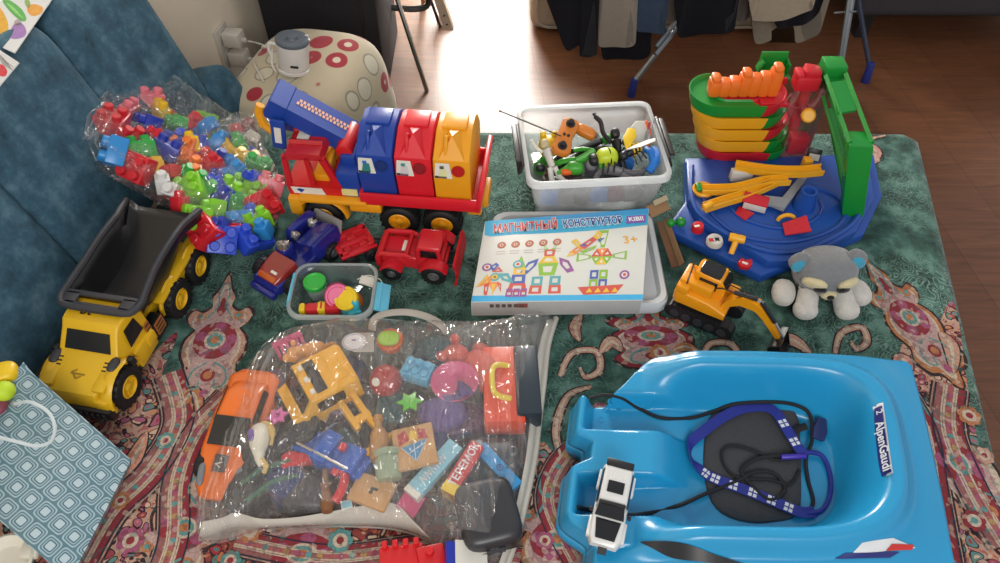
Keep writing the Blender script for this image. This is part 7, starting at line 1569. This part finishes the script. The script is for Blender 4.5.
o = b.build('pouf', loc=(0, 0, 0)); o.matrix_world = M4.Translation(V((-.555, 1.83, -.155))) @ rotm(6, -6, -20); tag(o, 'cream pouf with red and grey circles between the wall and the black cabinet', 'pouf')
t = thing('bottle_warmer', 'white cup shaped appliance with a grey lid standing on the pouf', 'appliance', M4.Translation(P(294, 68, .03)) @ rotm(-4, 8, 0)); WAP = mat('white_appliance', '#d5d2cd', rough=.3, var=.02); GAP = mat('grey_lid_plastic', '#56606a', rough=.4)
one('cup', lambda b: b.lathe([(.0003, 0), (.036, 0), (.04, .004), (.042, .02), (.044, .068), (.0445, .078), (.042, .08)], m=WAP, n=32), parent=t); one('lid', lambda b: b.lathe([(.043, .078), (.0455, .081), (.0455, .088), (.042, .092), (.03, .093), (.018, .091), (.016, .094), (.015, .099), (.0003, .1)], m=GAP, n=32), parent=t)
one('vent_slot', lambda b: b.box((.01, -.0425, .028), (.022, .004, .007), BLK, bev=.002), parent=t); one('base_ring', lambda b: b.lathe([(.047, 0), (.047, .006), (.042, .008)], m=WAP, n=32, cap=False), parent=t); one('spout', lambda b: b.box((.034, .02, .086), (.012, .01, .014), WAP, bev=.003), parent=t)
one('handle', lambda b: b.tube(bez([(-.042, .004, .062), (-.062, .006, .064), (-.066, .004, .048), (-.058, 0, .03)], 5), .0045, WAP, 8), parent=t)
# double socket with two chargers on the left wall
S = on_wall(223, 46); up = V((0, 0, 1)); SX_ = M4((AX, WN * -1, up)).transposed().to_4x4(); SX_ = M4((AX, WN.cross(AX) if False else up, WN)).transposed().to_4x4(); SX_.translation = S
t = thing('wall_socket', 'white double wall socket above the pouf on the beige wall', 'socket', SX_); WPL = mat('white_socket_plastic', '#cfc8bd', rough=.35, var=.02)
one('face_plate', lambda b: b.box((0, 0, .006), (.075, .14, .012), WPL, bev=.003), parent=t)
for k in (.036, -.036): one('socket_well', lambda b: b.lathe([(.024, 0), (.026, .004), (.024, .005), (.021, .001), (.0003, .0008)], (0, k, .011), m=WPL, n=24), parent=t)
for k, (yy, lab) in enumerate(((.036, 'white charger in the upper socket'), (-.036, 'white charger in the lower socket'))):
    c_ = thing('charger', lab, 'charger', SX_ @ M4.Translation((0, yy, .016))); one('casing', lambda b: b.box((0, 0, .032), (.05, .05, .06), WPL, bev=.006), parent=c_); one('plug_end', lambda b: b.box((.0, -.004, .068), (.014, .012, .014), WPL, bev=.003), parent=c_)
CBL = mat('white_cable', '#d2cdc4', rough=.4)
p0 = SX_ @ V((0, .03, .095)); p1 = SX_ @ V((0, -.04, .095))
tag(one('charging_cable', lambda b: b.tube(bez([p0, p0 + V((.05, 0, -.02)), P(254, 60, .0), P(262, 78, .02), P(263, 84, .0)], 8), .0028, CBL, 8)), 'white cable hanging from the upper charger down to the pouf', 'cable')
tag(one('charging_cable', lambda b: b.tube(bez([p1, p1 + V((.06, 0, .01)), P(262, 48, .03), P(267, 46, .06), P(272, 50, .08), P(272, 64, .06), P(276, 72, .05)], 8), .0028, CBL, 8)), 'white cable from the lower charger to the white appliance', 'cable')
# small clear bag with red printed wrappers between pouf and blocks
t = thing('wrapper_bag', 'small crumpled clear bag with red wrappers beside the bag of blocks', 'plastic bag', P(245, 132, .05)); O_ = P(245, 132, .05)
b = MB(); q = bmesh.new(); bmesh.ops.create_uvsphere(q, u_segments=24, v_segments=16, radius=1)
for v in q.verts: n_ = 1 + .22 * mnoise.noise(v.co * 2.2); v.co = V((v.co.x * .065 * n_, v.co.y * .055 * n_, v.co.z * .045 * n_))
b.merge(q, BLKF); b.build('film', parent=t, sharp=180)
for i, (x, y, z, r_) in enumerate(((-.02, .01, .005, 20), (.02, -.01, -.005, -30), (.005, .02, .012, 70))): tag(one('wrapper', lambda b: puff(b, O_ + V((x, y, z)), (.04, .026, .012), [RED2, mat('cream_wrapper', '#c9bfae', rough=.5), mat('maroon_wrapper', '#7a2028', rough=.4)][i], n=3, k=4, rot=(20, 10, r_))), ['red', 'cream', 'maroon'][i] + ' wrapper inside the small clear bag', 'wrapper')
# black cabinet, chair, pale board
BC2 = mat('black_fabric_cabinet', '#15141a', rough=.75, bump=.4, bscale=300)
p = P(388, 97, FLOOR); wx = (WO + AX * 1.0); lx = -0.80
t = thing('black_cabinet', 'tall black cabinet standing behind the pouf', 'cabinet', ((p.x + lx) / 2, p.y + .22, FLOOR))
w_ = p.x - lx; one('carcass', lambda b: b.box((0, 0, .5), (w_, .42, 1.0), BC2, bev=.012), parent=t); one('side_seam', lambda b: b.box((w_ / 2 - .05, -.2115, .5), (.006, .004, .94), BLK), parent=t)
one('hinge', lambda b: b.box((-w_ / 2 + .05, -.216, .52), (.05, .012, .02), mat('grey_metal', '#55555a', rough=.4, metal=.6), bev=.003), parent=t); one('foot', lambda b: b.box((w_ / 2 - .04, -.17, -.0), (.05, .05, .02), BLK), parent=t) if False else None
CHR = mat('chrome', '#b9b6b2', rough=.18, metal=1.0, var=.05)
L0 = P(427, 91, FLOOR); L1 = P(397, 0, -.02)
d_ = (PD(394, -20, L0.y + .18)); t = thing('chair', 'chrome legged black chair beside the black cabinet', 'chair', (L0.x, L0.y + .15, FLOOR)); O_ = V((L0.x, L0.y + .15, FLOOR))
top = PD(393, -14, L0.y + .10)
one('leg', lambda b: b.tube([L0 - O_, top - O_, top + (top - L0) * .35 - O_], .0125, CHR, 8, flat=.7), parent=t)
a0 = PD(353, 14, L0.y + .02); a1 = PD(366, 13, L0.y + .05); a2 = PD(374, 4, L0.y + .08); a3 = PD(379, -20, L0.y + .1)
one('arm_tube', lambda b: b.tube(bez([a0 - O_, a1 - O_, a2 - O_, a3 - O_], 5), .012, CHR, 8), parent=t)
lb = V((L0.x + .03, L0.y + .56, FLOOR)); one('leg', lambda b: b.tube([lb - O_, lb + V((-.04, -.1, .55)) - O_], .0125, CHR, 8), parent=t); lc = V((L0.x - .05, L0.y + .6, FLOOR)); one('leg', lambda b: b.tube([lc - O_, lc + V((.02, -.1, .55)) - O_], .0125, CHR, 8), parent=t); ld = V((L0.x - .26, L0.y + .06, FLOOR + .0)); 
r0 = PD(389, 7, L0.y + .3); r1 = PD(415, 9, L0.y + .3); r2 = PD(428, 4, L0.y + .32); r3 = PD(427, -14, L0.y + .34)
one('stretcher', lambda b: b.tube(bez([r0 - O_, r1 - O_, r2 - O_, r3 - O_], 5), .012, BLKP, 8), parent=t)
one('seat', lambda b: puff(b, (.06, .2, .6), (.38, .4, .07), BC2, n=5, k=6), parent=t); one('backrest', lambda b: puff(b, (.06, .42, .85), (.36, .06, .36), BC2, n=4, k=6), parent=t)
e0 = P(449, 29, FLOOR); t = thing('wooden_board', 'pale wooden board end standing beside the chair and the sunlit floor', 'board', e0); WB = mat('pale_board', '#9a8674', rough=.5, var=.15, scale=30)
q0 = (PD(434, -14, e0.y + .12) - e0) * 4; dd = q0.normalized()
one('plank', lambda b: b.loft([[V((-.02, 0, .0)), V((.02, -.01, 0)), V((.02, .03, 0)), V((-.02, .04, 0))], [q0 + V((-.02, 0, 0)), q0 + V((.02, -.01, 0)), q0 + V((.02, .03, 0)), q0 + V((-.02, .04, 0))]], WB), parent=t)
for k in (.03, .08): one('hole', lambda b: b.cyl(q0 * k + V((.0, -.0065, 0)), q0 * k + V((.0, -.004, 0)), .005, m=BLK, n=12), parent=t)
one('dark_edge', lambda b: b.tube([V((-.036, .01, -.0 + .004)), q0 + V((-.036, .01, 0))], .006, BLK, 6), parent=t)
# beige armchair and dark sofa along the far side
BEI = mat('beige_upholstery', '#a3937f', rough=.9, bump=.4, bscale=220, sheen=.2); YA = 2.72
c0 = PD(530, 28, YA); c1 = PD(786, 33, YA)
t = thing('beige_sofa', 'beige upholstered sofa behind the clothes rack', 'sofa', ((c0.x + c1.x) / 2, YA + .42, FLOOR)); O_ = V(((c0.x + c1.x) / 2, YA + .42, FLOOR)); w_ = c1.x - c0.x
zb = c0.z - FLOOR - .02
b = MB(); b.box((0, 0, zb + .17), (w_, .84, .34), BEI, bev=.05, seg=4); b.build('base', parent=t)
one('piping', lambda b: b.tube([V((x, -.424, y)) for x, y in [(q[0], q[1] + zb + .17) for q in rrect(w_ - .05, .29, .05, 4)]], .006, BEI, 6, closed=True), parent=t)
for s in (-1, 1): one('foot', lambda b: b.box((s * (w_ / 2 - .1), -.3, zb / 2), (.05, .05, zb), BLK), parent=t)
one('seat_cushion', lambda b: puff(b, (0, -.02, zb + .4), (w_ * .96, .78, .16), BEI, n=6, k=8), parent=t); one('backrest', lambda b: puff(b, (0, .36, zb + .6), (w_ * .98, .16, .5), BEI, n=6, k=6), parent=t)
DKS = mat('dark_grey_upholstery', '#38353a', rough=.9, bump=.4, bscale=220); c0 = PD(852, 12, 2.62); c1 = PD(1090, 18, 2.62)
t = thing('dark_sofa', 'dark grey sofa base in the far right corner', 'sofa', ((c0.x + c1.x) / 2, 3.0, FLOOR)); w_ = c1.x - c0.x; zb = max(.03, c0.z - FLOOR - .02)
one('base', lambda b: b.box((0, 0, zb + .16), (w_, .8, .32), DKS, bev=.04, seg=3), parent=t); one('seat_cushion', lambda b: puff(b, (0, 0, zb + .38), (w_ * .97, .76, .16), DKS, n=6, k=6), parent=t); 
for s in (-1, 1): one('foot', lambda b: b.box((s * (w_ / 2 - .1), -.3, zb / 2), (.05, .05, zb), BLK), parent=t)
# clothes rack
STL = mat('rack_steel', '#8f9398', rough=.35, metal=.8, var=.05); BFT = mat('blue_foot', '#22307c', rough=.45)
f1 = P(632, 96, FLOOR); f2 = P(865, 82, FLOOR); ZT = .42
t = thing('clothes_rack', 'folding steel clothes rack with blue feet behind the toys', 'clothes rack', ((f1.x + f2.x) / 2, 2.5, FLOOR)); O_ = V(((f1.x + f2.x) / 2, 2.5, FLOOR))
k1 = PD(655, 55, f1.y + .03); k2 = PD(690, 12, f1.y + .18); k2b = PD(684, 13, f1.y + .19); top1 = k2 + (k2 - k1) * 1.6
one('leg', lambda b: b.tube([f1 + V((0, 0, .06)) - O_, k1 - O_], .011, STL, 8), parent=t); one('leg', lambda b: b.tube([k1 - O_, k2 - O_, top1 - O_], .0095, STL, 8), parent=t); one('leg', lambda b: b.tube([PD(656, 47, f1.y + .08) - O_, k2b - O_, k2b + (k2b - k1) * 1.4 - O_], .0095, STL, 8), parent=t)
one('foot', lambda b: b.cyl(f1 + V((-.004, 0, 0)) - O_, f1 + V((0, 0, .075)) - O_, .015, .013, BFT, 14, bev=.002), parent=t)
g0 = P(840, 66, FLOOR + .04); g1 = PD(851, -14, g0.y + .1); one('leg', lambda b: b.tube([V((g0.x, g0.y, FLOOR + .02)) - O_, g1 - O_, g1 + (g1 - g0) * .6 - O_], .0085, STL, 8), parent=t); one('leg', lambda b: b.tube([V((g0.x + .02, g0.y + .03, FLOOR + .02)) - O_, g1 + V((.03, .04, 0)) - O_], .009, STL, 8), parent=t)
one('leg', lambda b: b.tube([f2 + V((0, 0, .05)) - O_, PD(860, 10, f2.y + .12) - O_, PD(856, -30, f2.y + .2) - O_], .009, mat('dark_steel', '#3c4254', rough=.4, metal=.5), 8), parent=t); one('foot', lambda b: b.cyl(f2 - O_, f2 + V((-.004, .004, .08)) - O_, .016, .013, BFT, 14, bev=.002), parent=t)
for (x, y) in ((842, 13), (858, 12)): one('cross_rod', lambda b: b.tube([PD(x - 8, y, 2.5) - O_, PD(x + 4, y - 1, 2.5) - O_], .004, STL, 6), parent=t)
for yy in (2.36, 2.46, 2.56, 2.66): one('rail', lambda b: b.tube([V((.1, yy, .28)) - O_, V((1.25, yy, .28)) - O_], .006, STL, 8), parent=t)
for x in (.1, 1.25): one('side_rod', lambda b: b.tube([V((x, 2.34, .28)) - O_, V((x, 2.68, .28)) - O_], .008, STL, 8), parent=t)
def garment(name, label, low, y, m, cat, fold=.006, thick=.012, top=.285, wob=9):
    """cloth hanging from a rail at depth y; low: its lower outline in pixels from left to right, taken at that depth"""
    lo = bez([PD(px, py, y) for px, py in low], 6); n = len(lo); b = MB(); rows = 10; S_ = []
    for j in range(rows + 1):
        f = j / rows; r = []
        for i, p in enumerate(lo):
            z = p.z + (top - p.z) * f; x = p.x + (lo[0].x + (lo[-1].x - lo[0].x) * i / (n - 1) - p.x) * f * .6
            r.append(V((x, p.y + fold * math.sin(i * wob / n * 2.2 + f * 1.5) * (1 - f * .5), z)))
        S_.append(r)
    fr = [[p + V((0, -thick / 2, 0)) for p in r] + [p + V((0, thick / 2, 0)) for p in r[::-1]] for r in S_]
    b.loft(fr, m, closed=True, cap=True); return tag(b.build(name, sharp=60), label, cat)
def cloth(n, c): return mat(n, c, rough=.95, var=.12, scale=60, bump=.5, bscale=350, sheen=.1, spec=.1)
garment('trousers', 'black trousers hanging at the left end of the clothes rack', [(546, -2), (556, 25), (567, 49), (580, 45), (580, 54), (594, 56), (597, 46), (594, 0)], 2.36, cloth('black_cotton', '#17171d'), 'trousers', top=.285)
garment('shirt', 'greyish beige shirt hanging beside the black trousers', [(593, 0), (598, 30), (600, 46), (618, 46), (635, 43), (633, 25), (628, 0)], 2.38, cloth('greige_cotton', '#8d8378'), 'shirt')
garment('sweater', 'black sweater hem below the greyish beige shirt', [(598, 30), (601, 48), (605, 59), (625, 58), (648, 56), (650, 40), (640, 10)], 2.44, cloth('black_knit', '#1b1a20'), 'sweater')
garment('jeans', 'blue denim jeans hanging right of the greyish beige shirt', [(628, 0), (634, 20), (638, 31), (652, 32), (665, 31), (663, 15), (660, 0)], 2.42, cloth('blue_denim', '#3d4c62'), 'jeans')
garment('towel', 'grey beige towel between the jeans and the black dress', [(660, 0), (662, 14), (666, 19), (678, 18), (680, 0)], 2.5, cloth('grey_beige_towel', '#7d7469'), 'towel')
garment('dress', 'wide black garment in the middle of the clothes rack', [(674, 0), (677, 20), (680, 37), (705, 33), (733, 30), (734, 12), (733, 0)], 2.38, cloth('black_cotton', '#17171d'), 'dress')
garment('top', 'pale beige top hanging right of the wide black garment', [(749, 0), (751, 14), (756, 21), (785, 18), (810, 10), (811, 0)], 2.38, cloth('pale_beige_cotton', '#a39685'), 'top')
garment('blouse', 'black blouse half hidden behind the pale beige top', [(770, 10), (778, 27), (795, 25), (814, 18), (822, 0)], 2.44, cloth('black_knit', '#1b1a20'), 'blouse')
garment('trousers', 'beige trousers with two legs showing below the pale top', [(748, 0), (752, 25), (756, 42), (775, 36), (777, 22), (792, 24), (796, 42), (810, 38), (820, 28), (822, 0)], 2.5, cloth('beige_twill', '#8a7f70'), 'trousers')
garment('cloth', 'small grey cloth between the black garment and the pale top', [(733, 0), (734, 16), (738, 21), (749, 17), (750, 0)], 2.48, cloth('grey_cloth', '#6b6460'), 'cloth')
# square the room with the world axes: turn everything about the vertical so that the left wall runs along Y
_R = M4.Rotation(math.atan2(AX.x, AX.y), 4, 'Z')
bpy.context.view_layer.update()
for _o in list(SC.objects):
    if _o.parent is None: _o.matrix_world = _R @ _o.matrix_world
